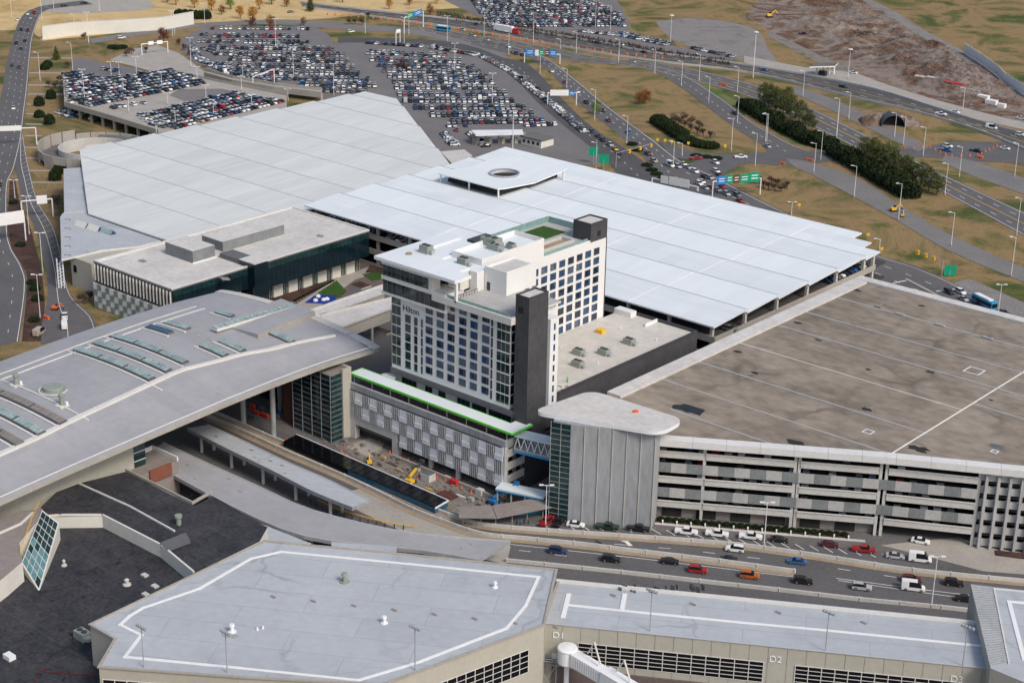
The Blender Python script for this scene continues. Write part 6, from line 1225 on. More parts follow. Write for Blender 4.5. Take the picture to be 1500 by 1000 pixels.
# bus and trailer trucks
def long_vehicle(name, label, cat, q, a, L, W, hh, mat, cab=None, stripe=None):
    p = G(*q); T = bpy.data.objects.new(name, None); COL.objects.link(T); T.location = (p[0], p[1], .1); T.rotation_euler.z = a; tag(T, label, cat); WP[T.name] = (0, 0, 0)
    def ch(n, m, mt): o = m.build(n, K[mt]); o.parent = T; return o
    m = MB(); m.box(-L/2, L/2, -W/2, W/2, .5, hh); ch('body', m, mat)
    if not cab:
        for s in (-1, 1): m = MB(); m.box(-L/2+.5, L/2-.4, s*W/2-.03, s*W/2+.03, 1.5, 2.5); ch('window_band', m, 'car_glass')
        m = MB(); m.box(L/2-.02, L/2+.03, -W/2+.15, W/2-.15, 1.2, 2.7); ch('windscreen', m, 'car_glass'); m = MB(); m.box(-L/2+1, L/2-2, -W/2+.3, W/2-.3, hh, hh+.35); ch('roof_pod', m, 'white')
    else:
        m = MB(); m.box(L/2+.6, L/2+3.2, -1.2, 1.2, .6, 3.2); m.box(L/2+3.2, L/2+4.9, -1.1, 1.1, .6, 1.9); ch('cab', m, cab); m = MB(); m.box(L/2+3.18, L/2+3.24, -1.05, 1.05, 2.0, 2.9); ch('windscreen', m, 'car_glass')
    for x in (-L/2+1.6, L/2-1.6):
        for s in (-1, 1): m = MB(); m.tube((x, s*(W/2-.3), .5), (x, s*(W/2+.02), .5), .5, n=12); ch('wheel', m, 'black')
    return T
long_vehicle('shuttle_bus', 'blue and white airport bus waiting right of the garage roof', 'bus', (1441, 449), heading((1400, 430), (1470, 465)), 11, 2.6, 3.2, 'sky_blue')
long_vehicle('shuttle_bus', 'small bright blue bus on the far highway lane', 'bus', (649, 46), heading((600, 40), (700, 52)), 9, 2.5, 3.1, 'sky_blue')
long_vehicle('semi_truck', 'white trailer truck with a red cab on the far highway', 'truck', (738, 47), heading((700, 42), (780, 56)), 14, 2.6, 4.0, 'white', 'red')
# ------------------------------------------------------------------ parked rows
LOTB = []                                                     # everything past the nearest cars is one mass
IND = []
def park_row(p0, p1, z, label, occ=.93, double=True, seed=0, pitch=2.72, indiv=False, gap=2.65, head=None):
    r = random.Random(seed*17+5); a = np.array(G(*p0, z)[:2]); b = np.array(G(*p1, z)[:2]); L = np.linalg.norm(b-a); u = (b-a)/L; n = np.array([-u[1], u[0]]); k = 0
    for side in ((-1, 1) if double else (1,)):
        s = 1.2
        while s < L-1.2:
            if r.random() < occ:
                kind = r.choices(['sedan', 'suv', 'pickup', 'van'], [50, 38, 10, 2])[0]; c = r.choice(WGT); q = a+u*s+n*side*gap
                rec = (kind, c, q[0]+r.uniform(-.1, .1), q[1]+r.uniform(-.1, .1), z, math.atan2(n[1], n[0])*1.0+(0 if side > 0 else math.pi)+(math.pi if r.random() < .25 else 0)+r.uniform(-.03, .03), label, k)
                (IND if indiv and side < 0 else LOTB).append(rec); k += 1
            s += pitch
LB = [((308,44),(456,45)),((292,53),(448,54)),((290,61),(455,64)),((304,70),(500,73)),((315,79),(508,82)),((335,87),(518,91)),((347,97),(526,100)),((366,106),(534,109)),((400,115),(545,118)),((440,124),(560,126)),((470,133),(545,135))]
for i, (a, b) in enumerate(LB): park_row(a, b, .07, f'{nth(i)} row of the left half of the big lot', .78 if i < 3 else .96, i > 0, i)
RB = [((538,78),(660,83)),((543,88),(680,91)),((553,96),(700,99)),((560,104),(710,107)),((568,112),(720,114)),((575,120),(728,121)),((578,129),(735,129)),((582,139),(748,138)),((590,148),(760,148)),((605,158),(775,158)),((630,169),(788,168)),((660,179),(802,178))]
for i, (a, b) in enumerate(RB): park_row(a, b, .07, f'the {["second", "front"][i-10]} lot row by the toll canopy' if i >= 10 else '', .92, True, 40+i, indiv=i >= 10)
for i, (a, b) in enumerate((((534,65),(625,71)),((625,71),(700,84)),((700,84),(742,106)),((742,106),(768,128)),((768,128),(806,157)),((806,157),(850,196)))): park_row(a, b, .07, '', .97, False, 70+i)
for i, (a, b) in enumerate((((640,194),(660,216)),((680,196),(706,218)),((672,190),(650,190)))): park_row(a, b, .07, ['kerb row left of the toll canopy', 'second kerb row left of the toll canopy', 'short row behind the toll canopy'][i], .9, False, 80+i, indiv=True)
for i, (a, b) in enumerate((((272, 66), (285, 88)), ((285, 88), (330, 109)), ((330, 109), (400, 124)), ((300, 95), (345, 97)), ((322, 104), (366, 106)), ((352, 114), (400, 115)), ((655, 188), (690, 187)), ((770, 187), (818, 185)), ((330, 79), (300, 70)))): park_row(a, b, .07, '', .93, i in (3, 4, 5), 200+i)
for i in range(9): park_row((690+i*3, 1+4.6*i), (900+3*i if i > 3 else 880+6*i, 4+4.2*i), .06, '', .8, True, 90+i)
park_row((840,47),(915,55),.06,'',.9,False,101); park_row((905,50),(985,67),.06,'',.95,True,102); park_row((1010,72),(1074,86),.06,'overflow strip by the highway',.97,False,103)
# rooftop deck: rows follow the deck edge
def inside(p, poly):
    c = False
    for k in range(len(poly)):
        (x1, y1), (x2, y2) = poly[k-1], poly[k]
        if (y1 > p[1]) != (y2 > p[1]) and p[0] < (x2-x1)*(p[1]-y1)/(y2-y1)+x1: c = not c
    return c
def fill(px, e0, e1, z, what, seed, keep):
    poly = [G(*q, z)[:2] for q in px]; o = np.array(G(*e0, z)[:2]); u = np.array(G(*e1, z)[:2])-o; u /= np.linalg.norm(u); n = np.array([-u[1], u[0]])
    if n@np.array(poly[0])-n@o < n@np.array(poly[len(poly)//2])-n@o and False: n = -n
    cen = np.mean(np.array(poly), axis=0)
    if (cen-o)@n < 0: n = -n
    r = random.Random(seed); row = 0
    for mod in range(14):
        for sub_ in (2.7, 7.8):
            t = mod*11.6+sub_; got = 0
            for kk in range(-40, 80):
                p = o+u*kk*2.68+n*t
                if inside(p, poly) and r.random() < .965:
                    kind = r.choices(['sedan', 'suv', 'pickup', 'van'], [50, 38, 10, 2])[0]; rec = (kind, r.choice(WGT), p[0]+r.uniform(-.12, .12), p[1]+r.uniform(-.12, .12), z, math.atan2(n[1], n[0])+(math.pi if r.random() < .5 else 0)+r.uniform(-.04, .04), f'{nth(row)} row of {what}', got)
                    (IND if row < keep else LOTB).append(rec); got += 1
            if got: row += 1
fill([(97, 151), (93, 109), (114, 107), (150, 116), (205, 111), (248, 103), (278, 112), (302, 124), (240, 138), (180, 149), (135, 157)], (135, 157), (300, 124), 6.02, 'the upper rooftop deck block', 501, 2)
fill([(203, 170), (235, 160), (300, 148), (345, 136), (395, 146), (440, 152), (330, 180), (255, 190), (226, 186)], (255, 191), (420, 150), 6.02, 'the lower rooftop deck block', 502, 3)
park_row((166,161),(218,153),6.02,'short lone row on the rooftop deck',.6,False,160,indiv=True)
park_row((146,103),(170,107),.06,'',.9,False,161); park_row((92,164),(118,172),.06,'lower level beneath the rooftop deck',.9,True,162); park_row((128,176),(150,180),.06,'',.9,False,163)
# cars seen in the open garages
for i, (x, y, z) in enumerate([(-268.5+0, 424.5, 11.3)]): IND.append(('suv', 'grey', x-5, y, z, .2, 'canopy garage deck near the corner column', 0))
for k in range(9): IND.append((['sedan', 'suv'][k % 2], ['dark blue', 'blue', 'grey', 'white', 'black'][k % 5], -276, 486+2.8*k, 11.3, 0, 'right edge of the canopy garage deck', k))
for k in range(14): IND.append((['sedan', 'suv'][k % 2], ['white', 'grey', 'black', 'silver'][k % 4], -448+2.9*k*1.6, 417.5, 11.3, math.pi/2, 'shaded front of canopy garage deck', k))
rg = random.Random(33)
for zf_, wd in ((17.7, 'top level'), (14.2, 'fourth level'), (10.7, 'third level'), (7.1, 'second level'), (3.5, 'first level')):
    for k in range(26):
        s = 2+3.3*k
        if s > 84 or rg.random() < .42: continue
        p = fpt(s, -4.2); IND.append((rg.choice(['sedan', 'suv']), rg.choice(WGT), p.x, p.y, zf_, hr+math.pi/2*(1 if rg.random() < .5 else -1), f'{wd} of the open garage', k))
print('cars near', NCAR[0], 'individual', len(IND), 'mass', len(LOTB))
# the nearest stay individuals, the rest join the mass
room = 300-NCAR[0]-3
IND.sort(key=lambda r: r[2]**2+r[3]**2)
LOTB += IND[room:]; IND = IND[:room]; seen = {}
for kind, c, x, y, z, a, lab, k in IND:
    key = lab; seen[key] = seen.get(key, 0)+1
for kind, c, x, y, z, a, lab, k in IND:
    o = bpy.data.objects.new('parked_'+KN[kind], SIMPLE[kind]); COL.objects.link(o); o.location = (x, y, z); o.rotation_euler.z = a; o.color = (*COLS[c], 1)
    tag(o, f'{c} {kind}, {nth(k)} from the left on {lab}' if 'garage' in lab else f'{c} {kind}, {nth(k)} from left in {lab}', {'sedan': 'car', 'suv': 'suv', 'pickup': 'pickup truck', 'van': 'van'}[kind], 'cars parked in the lots and garages')
V, F, MI, CC = [], [], [], []; base = 0
GEO = {k: (np.array(g.v), g.f, g.m) for k, g in ((k, car_geom(k)) for k in CST)}
for kind, c, x, y, z, a, lab, k in LOTB:
    v, f, mi = GEO[kind]; ca, sa = math.cos(a), math.sin(a); w = np.c_[v[:, 0]*ca-v[:, 1]*sa+x, v[:, 0]*sa+v[:, 1]*ca+y, v[:, 2]+z]
    V.append(w); F += [tuple(i+base for i in q) for q in f]; MI += mi; CC.append(np.tile((*COLS[c], 1), (len(v), 1))); base += len(v)
me = bpy.data.meshes.new('parked_cars_far'); me.from_pydata(np.vstack(V).tolist(), [], F); me.materials.append(K['car_attr']); me.materials.append(K['car_glass']); me.materials.append(K['black'])
me.polygons.foreach_set('material_index', MI); at = me.attributes.new('col', 'FLOAT_COLOR', 'POINT'); at.data.foreach_set('color', np.vstack(CC).ravel()); me.update()
tag(place('parked_cars_far', me), 'mass of hundreds of parked cars filling the far lots', 'cars', kind='stuff')
# ------------------------------------------------------------------ light poles
PMESH = {}
def light_pole(base, topy, heads, label, z0=0.0):
    h = max(5.0, min(34, HT(base[0], base[1], topy, z0))); p = G(*base, z0); hk = round(h/1.5)*1.5; key = (hk, heads)
    if key not in PMESH:
        m = MB(); m.tube((0, 0, 0), (0, 0, .9), .38, .34, n=8); f_ = m.mesh('pole_base', [K['concrete']])
        m = MB(); r0 = .14 if hk < 18 else .22; m.tube((0, 0, .9), (0, 0, hk), r0, r0*.6, n=6); q = m.mesh('pole', [K['white_metal']])
        m = MB()
        if heads == 2:
            m.beam((-1.3, 0, hk), (1.3, 0, hk), .14, .14); m.box(-1.9, -.8, -.3, .3, hk, hk+.22); m.box(.8, 1.9, -.3, .3, hk, hk+.22)
        elif heads == 1: m.beam((0, 0, hk-.1), (1.9, 0, hk+.25), .13, .13); m.box(1.3, 2.5, -.25, .25, hk+.18, hk+.4)
        else: m.lathe((0, 0, hk-.4), [(.3, 0), (1.3, .1), (1.3, .5), (.3, .7)], 10)
        PMESH[key] = (f_, q, m.mesh('lamp_head', [K['white_metal']]))
    a = YAW+R(90); T = thing('light_pole', label, 'light pole', p, 'light poles of the airport roads and lots'); T.rotation_euler.z = a
    for n, me in zip(('pole_base', 'pole', 'lamp_head'), PMESH[key]): o = bpy.data.objects.new(n, me); COL.objects.link(o); o.parent = T
    return T
C1 = [(17.5,28,0,1),(62,33,-6,1),(79,16,-8,1),(146,19,-5,1),(130,64,19,2),(109,36,20,1),(107,108,62,1),(59,119,76,1),(253,53,17,2),(256,51,18,1),(300,35,8,1),(280,100,54,2),(163,111,89,2),(175,112,92,2),(200,108,84,2)]
C1b = [(121,119,100,2),(124,145,118,2),(181,135,116,2),(237,127,107,2),(246,154,134,2),(189,166,143,2),(257,181,161,2),(302,147,123,2),(289,119,97,2),(354,134,113,2),(313,170,150,2),(369,157,139,2),(229,195,184,2)]
C2 = [(404,70,27,2),(430,115,69,2),(489,140,93,2),(535,50,20,1),(592,67,25,2),(655,61,25,2),(709,55,19,2),(666,108,63,2),(721,155,106,2),(751,220,163,2),(745,81,48,1),(599,51,27,1),(422,148,130,2),(356,113,97,2)]
C3 = [(781,63,24,1),(791,109,81,1),(821,73,59,1),(830,130,101,1),(844,78,47,1),(871,176,134,1),(872,41,1,2),(906,93,59,1),(918,212,170,1),(959,109,73,1),(982,63,23,3),(998,127,90,1),(1024,120,81,1),(1038,151,113,1),(1080,181,140,1),(1103,115,46,3),(1071,221,175,1),(1121,209,166,1),(1080,136,100,1),(1106,244,198,1),(986,246,206,1),(999,229,209,1),(873,248,211,1),(894,45,10,1)]
C4 = [(1176,142,104,1),(1242,116,71,3),(1243,175,136,1),(1225,204,146,1),(1310,202,167,1),(1323,213,174,1),(1410,163,131,1),(1123,208,166,1),(1202,235,193,1),(1192,254,208,1),(1352,229,189,1),(1405,259,213,1),(1486,259,213,1),(1384,285,238,1),(1251,289,241,1),(1316,322,271,1),(1393,361,313,1),(1481,405,349,1),(1489,344,293,1),(1159,317,298,2),(1462,459,416,2),(1288,367,354,1)]
C5 = [(43,343,287,2),(63,400,343,2),(59,465,405,2),(22,290,262,2),(1119,799,732,2),(799,773,712,2),(1364,890,811,2)]
def lab_pole(i, where): return f'{nth(i)} pole from the left among {where}'
for i, q in enumerate(sorted(C1)): light_pole(q[:2], q[2], q[3], f'grey light pole, {nth(i)} from left among those in the far left corner')
for i, q in enumerate(sorted(C1b)): light_pole(q[:2], q[2], q[3], f'twin-headed light pole, {nth(i)} from left on or beside the rooftop deck', 6.0 if 93 < q[0] < 400 else 0)
for i, q in enumerate(sorted(C2)): light_pole(q[:2], q[2], q[3], f'white light pole, {nth(i)} from left in the big surface lot')
for i, q in enumerate(sorted(C3)): light_pole(q[:2], q[2], q[3], f'light pole, {nth(i)} from left around the grass island and highways')
for i, q in enumerate(sorted(C4)): light_pole(q[:2], q[2], q[3], f'light pole, {nth(i)} from left among those at the right edge roads')
for q, l in zip(C5, ('light pole beside the hatched ramp, second down', 'tall light pole halfway down the mulch bed', 'lowest light pole in the mulch bed', 'light pole at the gore of the ramp', 'white light pole in front of the open garage facade', 'white light pole at the foot of the concrete tower', 'light pole on the near barrier at lower right')): light_pole(q[:2], q[2], q[3], l)
# ------------------------------------------------------------------ sign gantries
def gantry(l, r, beam_y, panels, label, mat='white_metal', rad=.28):
    a, b = Vector(G(*l)), Vector(G(*r)); h = HT(l[0], l[1], beam_y); T = thing('sign_gantry', label, 'sign', tuple(a)); u = (b-a).normalized(); L = (b-a).length
    for p in (a, b): m = MB(); m.tube(p, p+Vector((0, 0, h)), rad, n=8); m.build('leg', K[mat], T)
    m = MB(); m.tube(a+Vector((0, 0, h)), b+Vector((0, 0, h)), rad*.9, n=8); m.build('beam', K[mat], T)
    n = Vector((u.y, -u.x, 0))
    if n.dot(-a) < 0: n = -n
    for t0, t1, z0, z1, pm in panels:
        m = MB(); p, q = a+u*L*t0+n*.4, a+u*L*t1+n*.4; m.beam(p+Vector((0, 0, h+(z0+z1)/2)), q+Vector((0, 0, h+(z0+z1)/2)), .15, z1-z0); o = m.build('sign_panel', K[pm], T)
        if pm in ('sign_green', 'sign_blue', 'sign_brown'):
            g = MB(); mid = (t0+t1)/2; w = (t1-t0)*.32
            for zz in (.68, .38): g.beam(a+u*L*(mid-w)+n*.49+Vector((0, 0, h+z0+(z1-z0)*zz)), a+u*L*(mid+w)+n*.49+Vector((0, 0, h+z0+(z1-z0)*zz)), .02, (z1-z0)*.1)
            g.build('legend', K['white'], o)
    return T
gantry((768, 92), (820, 94), 78, [(.04,.28,-1.2,2.6,'sign_blue'),(.3,.4,-1.2,2.2,'white'),(.41,.55,-1.2,2.4,'sign_green'),(.57,.7,-1.2,2.4,'sign_brown'),(.71,.9,-1.2,2.4,'sign_blue')], 'far sign gantry with blue and green panels over the exit road')
gantry((802, 154), (844, 154), 136, [(.08,.72,-1.4,1.6,'white'),(.74,.92,-1.4,1.0,'sign_blue')], 'white sign gantry over the entry road beside the lot')
gantry((955, 267), (1022, 280), 261, [(.2,.36,-1.2,2.2,'white'),(.38,.82,-1.2,2.4,'white')], 'white sign gantry just behind the middle canopy edge')
gantry((1043, 290), (1113, 285), 266, [(.08,.26,-1.3,2.2,'sign_blue'),(.27,.4,-1.3,2.6,'sign_green'),(.41,.54,-1.3,2.4,'sign_brown'),(.55,.74,-1.3,2.4,'sign_green'),(.75,.96,-1.3,3.0,'sign_green')], 'near sign gantry with green panels behind the canopy')
gantry((592, 50), (620, 40), 27, [(.1,.45,-1,2.2,'sign_green'),(.47,.9,-1,2.2,'sign_blue')], 'small green and blue gantry beyond the big lot')
gantry((208, 81), (246, 77), 65, [(.25,.45,-.8,1.2,'white'),(.58,.8,-.8,1.2,'white')], 'white portal at the forecourt above the rooftop deck')
gantry((33, 321), (78, 317), 295, [(.5,.84,-1.6,1.8,'white')], 'white gantry across the hatched ramp')
gantry((-45, 365), (38, 352), 328, [(.55,1.0,-2.6,2.2,'white')], 'white gantry over the boulevard at the left edge')
gantry((-50, 216), (54, 212), 191, [(.5,.8,-.9,1.4,'white')], 'white gantry crossing the boulevard near the spiral ramp')
gantry((371, 136), (402, 124), 113, [(.3,.7,-.4,.4,'white')], 'plain white portal frame on the viaduct ramp')
gantry((580, 67), (586, 66), 46, [(.0,1.0,-1,1,'white')], 'slim white portal at the lot exit')
gantry((884, 308-12), (934, 304-12), 281, [(.05,.9,-2.6,2.4,'white')], 'square white sign on posts behind the canopy edge')
for q, ty, l in (((869, 240), 222, 'green direction sign left of the junction'), ((884, 250), 233, 'second green direction sign left of the junction'), ((1391, 405), 396, 'green sign pair on the bank right of the garages')):
    p = Vector(G(*q)); h = HT(*q, ty); T = thing('road_sign', l, 'sign', tuple(p)); m = MB(); m.tube(p, p+Vector((0, 0, h)), .12, n=6); m.build('post', K['steel'], T); r_ = Vector((_r0[0], _r0[1], 0)); m = MB(); m.beam(p-r_*2.2+Vector((0, 0, h)), p+r_*2.2+Vector((0, 0, h)), .12, 4.0); m.build('sign_panel', K['sign_green'], T)
# traffic signal arms
for q, e, l in (((1379, 405), (1340, 390), 'traffic signal mast with yellow heads at the right junction'), ((902, 245), (955, 230), 'traffic signal mast with yellow heads at the far junction')):
    p = Vector(G(*q)); d = Vector(G(*e)); T = thing('traffic_signal', l, 'traffic signal', tuple(p)); m = MB(); m.tube(p, p+Vector((0, 0, 6.6)), .18, n=6); m.tube(p+Vector((0, 0, 6.4)), d+Vector((0, 0, 6.2)), .12, n=6); m.build('mast', K['steel'], T)
    for t in (.35, .65, .95): c = p.lerp(d, t)+Vector((0, 0, 5.6)); m = MB(); m.box(c.x-.5, c.x+.5, c.y-.5, c.y+.5, c.z-.8, c.z+.8); m.build('signal_head', K['yellow'], T)
for i, q in enumerate(((963, 212), (974, 213), (984, 215), (1008, 217), (1062, 221), (1170, 308), (1271, 352), (1291, 373))):
    p = G(*q); T = thing('warning_sign', f'small yellow warning sign, {nth(i)} from the left', 'sign', p, 'yellow warning signs'); m = MB(); m.tube(p, (p[0], p[1], 2), .08, n=5); m.build('post', K['steel'], T); m = MB(); m.beam((p[0]-_r0[0]*.6, p[1]-_r0[1]*.6, 2.4), (p[0]+_r0[0]*.6, p[1]+_r0[1]*.6, 2.4), .1, 1.2); m.build('sign_panel', K['yellow'], T)
# ------------------------------------------------------------------ trees and shrubs
def crown_mesh(name, kind, seed, mat):
    r = random.Random(seed); V = []; F = []
    def leaf(c, s):
        n = Vector((r.uniform(-1, 1), r.uniform(-1, 1), r.uniform(-.4, 1))).normalized(); a = n.orthogonal().normalized()*s; b = n.cross(a); k = len(V); t = r.random()*6.28; a, b = a*math.cos(t)+b*math.sin(t), b*math.cos(t)-a*math.sin(t)
        V.extend([tuple(c-a*.6-b*.4), tuple(c+a*.6-b*.3), tuple(c+b*.8)]); F.append((k, k+1, k+2))
    if kind == 'fir':
        tiers = 13
        for i in range(tiers):
            z = 1.2+i*.78; rad = 3.4*(1-i/(tiers+.6))**.85; nb = max(4, int(11*(1-i/tiers)+3))
            for k in range(nb):
                t = 6.283*(k+r.random()*.7)/nb; L = rad*r.uniform(.7, 1.15)
                for q in range(int(16+L*9)): f = r.random()**.7; leaf(Vector((math.cos(t)*L*f+r.gauss(0, .22), math.sin(t)*L*f+r.gauss(0, .22), z+.25*f*L*.3+r.gauss(0, .2))), r.uniform(.22, .42))
    elif kind == 'pine':
        for c in range(46):
            t = r.random()*6.283; zz = r.uniform(2.2, 10.5); rr_ = 4.0*math.sqrt(max(.04, 1-((zz-5)/5.9)**2)); u = r.random()**.45; ctr = Vector((math.cos(t)*u*rr_, math.sin(t)*u*rr_, zz))
            for q in range(52): leaf(ctr+Vector((r.gauss(0, .75), r.gauss(0, .75), r.gauss(0, .38))), r.uniform(.24, .48))
    elif kind == 'hedge':
        for q in range(1900): t = r.random()*6.283; u = r.random()**.4; zz = r.random(); leaf(Vector((math.cos(t)*u*2.4, math.sin(t)*u*2.4, .1+2.3*math.sqrt(max(0, 1-u*u*.8))*zz**.5+r.gauss(0, .12))), r.uniform(.22, .42))
    elif kind == 'bare':
        def br(p, d, L, w, n):
            q = p+d*L; k = len(V); s = d.orthogonal().normalized()*w; s2 = d.cross(s); V.extend([tuple(p-s), tuple(p+s), tuple(q+s*.6), tuple(q-s*.6), tuple(p-s2), tuple(p+s2), tuple(q+s2*.6), tuple(q-s2*.6)]); F.extend([(k, k+1, k+2, k+3), (k+4, k+5, k+6, k+7)])
            if n > 0:
                for _ in range(3 if n > 1 else 4): br(p.lerp(q, r.uniform(.55, 1)), (d+Vector((r.gauss(0, .62), r.gauss(0, .62), r.gauss(.2, .3)))).normalized(), L*r.uniform(.72, 1.02), max(w*.6, .03), n-1)
        br(Vector((0, 0, 0)), Vector((0, 0, 1)), 1.1, .14, 6)
    else:
        for c in range(34):
            t = r.random()*6.283; u = r.random()**.5; zz = r.uniform(1.6, 6.2); rr_ = 2.2*math.sqrt(max(.1, 1-((zz-3.6)/3.2)**2)); ctr = Vector((math.cos(t)*u*rr_, math.sin(t)*u*rr_, zz))
            for q in range(34): leaf(ctr+Vector((r.gauss(0, .5), r.gauss(0, .5), r.gauss(0, .42))), r.uniform(.18, .34))
    me = bpy.data.meshes.new(name); me.from_pydata(V, [], F); me.materials.append(mat); me.update(); return me
TM = {'fir': [crown_mesh('crown', 'pine', s, K['fir']) for s in (1, 2, 3)], 'cone': [crown_mesh('crown', 'fir', 12, K['fir'])], 'hedge': [crown_mesh('crown', 'hedge', s, K['hedge']) for s in (4, 5)], 'bare': [crown_mesh('crown', 'bare', s, K['twig']) for s in (6, 7)], 'rust': [crown_mesh('crown', 'leafy', 8, K['rust'])], 'gold': [crown_mesh('crown', 'leafy', 9, K['gold_leaf'])], 'red': [crown_mesh('crown', 'leafy', 10, K['red_leaf'])], 'lime': [crown_mesh('crown', 'leafy', 11, K['lime'])]}
_t = MB(); _t.tube((0, 0, 0), (0, 0, 3.2), .26, .12, n=7); _t.tube((0, 0, 1.6), (.9, .3, 3.6), .1, .05, n=5); _t.tube((0, 0, 1.9), (-.7, .6, 3.9), .1, .05, n=5); TRK = _t.mesh('trunk', [K['bark']]); _t = MB(); _t.tube((0, 0, 0), (0, 0, 10), .3, .05, n=7); TRF = _t.mesh('trunk', [K['bark']])
tr = random.Random(21)
def tree(kind, q, s, label, group, z=0.0, sx=None, xyz=None):
    p = xyz or G(*q, z); T = thing({'fir': 'evergreen_tree', 'cone': 'evergreen_tree', 'hedge': 'shrub', 'bare': 'bare_tree'}.get(kind, 'autumn_tree'), label, {'hedge': 'shrub'}.get(kind, 'tree'), p, group); T.rotation_euler.z = tr.random()*6.28; T.scale = (sx or s, sx or s, s)
    for n, me in (('crown', tr.choice(TM[kind])), ('trunk', TRF if kind in ('fir', 'cone') else TRK)):
        if kind == 'hedge' and n == 'trunk': continue
        o = bpy.data.objects.new(n, me); COL.objects.link(o); o.parent = T
FIR1 = [(1118,150,1.0),(1126,158,1.1),(1136,163,1.15),(1147,168,1.2),(1158,174,1.2),(1170,180,1.1),(1180,186,1.0),(1189,192,.85),(1130,151,1.0),(1152,160,1.1)]
FIR2 = [(1265,238,1.15),(1275,246,1.25),(1286,250,1.3),(1298,257,1.3),(1309,262,1.25),(1322,268,1.2),(1335,272,1.1),(1348,276,1.1),(1360,281,1.05),(1372,286,.9),(1280,238,1.1),(1300,248,1.2),(1328,262,1.1)]
for i, (x, y, s) in enumerate(sorted(FIR1)): tree('fir', (x, y), s*.95, f'dark evergreen, {nth(i)} from left in the upper grove by the loop ramp', 'evergreens of the upper grove', sx=s*.8)
for i, (x, y, s) in enumerate(sorted(FIR2)): tree('fir', (x, y), s*.95, f'dark evergreen, {nth(i)} from left in the lower grove by the highway', 'evergreens of the lower grove', sx=s*.8)
HD = [(1092,158),(1100,163),(1108,168),(1116,173),(1126,179),(1136,184),(1146,190),(1156,195),(1166,200),(1176,205),(1186,210),(1196,213),(1206,216),(1215,218)]
for i, q in enumerate(HD): tree('hedge', q, 2.0+.5*(i % 3), f'clipped dark shrub, {nth(i)} from left along the upper grove', 'shrubs along the upper grove', sx=2.0)
HD = [(1226,228),(1236,234),(1246,240),(1257,246),(1268,252),(1279,259),(1290,265),(1300,271),(1310,277),(1320,282),(1331,288)]
for i, q in enumerate(HD): tree('hedge', q, 2.3+.4*(i % 3), f'clipped dark shrub, {nth(i)} from left along the lower grove', 'shrubs along the lower grove', sx=2.2)
HD = [(965,181),(972,186),(980,191),(988,196),(996,201),(1004,206),(1013,210),(1022,213),(1031,215),(1040,216)]
for i, q in enumerate(HD): tree('hedge', q, 1.9 if i < 5 else 1.1, f'dark shrub, {nth(i)} from left in the hedge on the grass island', 'hedge on the grass island', sx=1.9)
for i, q in enumerate(((926,212),(934,221),(948,243),(955,250),(962,256),(972,262),(1020,229),(1035,231),(1050,233))): tree('hedge', q, .5, f'low shrub, {nth(i)} from left in the junction medians', 'low median shrubs', sx=1.1)
for i, q in enumerate(((75,145),(58,155),(58,172),(73,182),(81,264),(85,255),(70,98),(66,102))): tree('hedge', q, 2.0 if i in (0, 1, 3, 4) else 1.5, f'dark evergreen shrub, {nth(i)} down beside the left boulevard', 'shrubs beside the boulevard', sx=1.1)
for i, q in enumerate(((165,71),(172,72),(180,71))): tree('hedge', q, .9, f'low green bush, {nth(i)} from left in the dry grass', 'low bushes in the dry grass', sx=1.2)
tree('cone', (83, 88), .7, 'small lone evergreen beside the boulevard grass', 'lone trees'); tree('cone', (455, 17), .9, 'lone evergreen at the top edge above the big lot', 'lone trees')
for i, q in enumerate(((262,26),(271,26),(279,27),(287,28),(295,28),(303,28))): tree('hedge', q, 2.2, f'dark shrub, {nth(i)} from left in the clump above the lot', 'shrub clump above the lot', sx=1.3)
for k, (kind, q, s, l) in enumerate([('rust',(945,152),1.0,'rust brown tree right of the pair on the grass island'),('rust',(936,153),.9,'rust brown tree left of the pair on the grass island'),('lime',(872,168),.9,'thin yellow green tree on the exit road verge'),('gold',(370,33),1.2,'golden tree at the top edge, left of two'),('gold',(352,28),1.0,'golden tree near the far left sign'),('red',(240,62),1.1,'dark red tree by the forecourt portal'),('red',(370,40),.8,'dark red bush above the lot entrance'),('rust',(396,40),1.0,'rust coloured tree at the head of the big lot'),('rust',(445,38),.7,'small rust tree at the lot entrance'),('lime',(338,14),1.1,'bright green tree at the top edge'),('gold',(310,16),1.0,'orange tree at the top edge'),('lime',(398,7),1.2,'leafy green tree cut by the top edge'),('rust',(630,22),.9,'rust tree beyond the highway'),('gold',(258,8),1.0,'yellow tree at the far top left'),('gold',(502,4),1.0,'orange tree at the very top centre'),('gold',(570,14),.8,'small orange tree beyond the highway'),('rust',(325,22),.8,'small rust bush under the top edge sign'),('gold',(380,14),.9,'pale gold tree beside the bright green one'),('rust',(420,10),.8,'rust tree beside the lone top evergreen'),('gold',(285,12),.9,'gold tree above the dark shrub clump'),('rust',(245,4),.9,'rust tree at the far top left edge'),('gold',(640,6),.8,'gold tree left of the far lot'),('rust',(600,8),.8,'rust tree above the far highway'),('red',(262,66),.5,'dark red shrub at the lot corner'),('red',(270,74),.5,'dark red shrub below the lot corner'),('red',(278,82),.5,'dark red shrub on the lot slope')]): tree(kind, q, s*1.2, l, 'autumn trees')
BT = [(985,180),(994,184),(1003,188),(1012,192),(1021,196),(1030,200),(1000,178),(1012,183),(1024,190),(1040,203)]
for i, q in enumerate(BT): tree('bare', q, .9, f'bare leafless tree, {nth(i)} in the copse on the grass island', 'bare copse on the island')
BT = [(1118,276),(1126,278),(1135,280),(1144,281),(1153,277),(1112,270),(1130,271),(1140,273)]
for i, q in enumerate(BT): tree('bare', q, .8, f'bare leafless tree, {nth(i)} in the clump behind the near gantry', 'bare clump by the gantry')
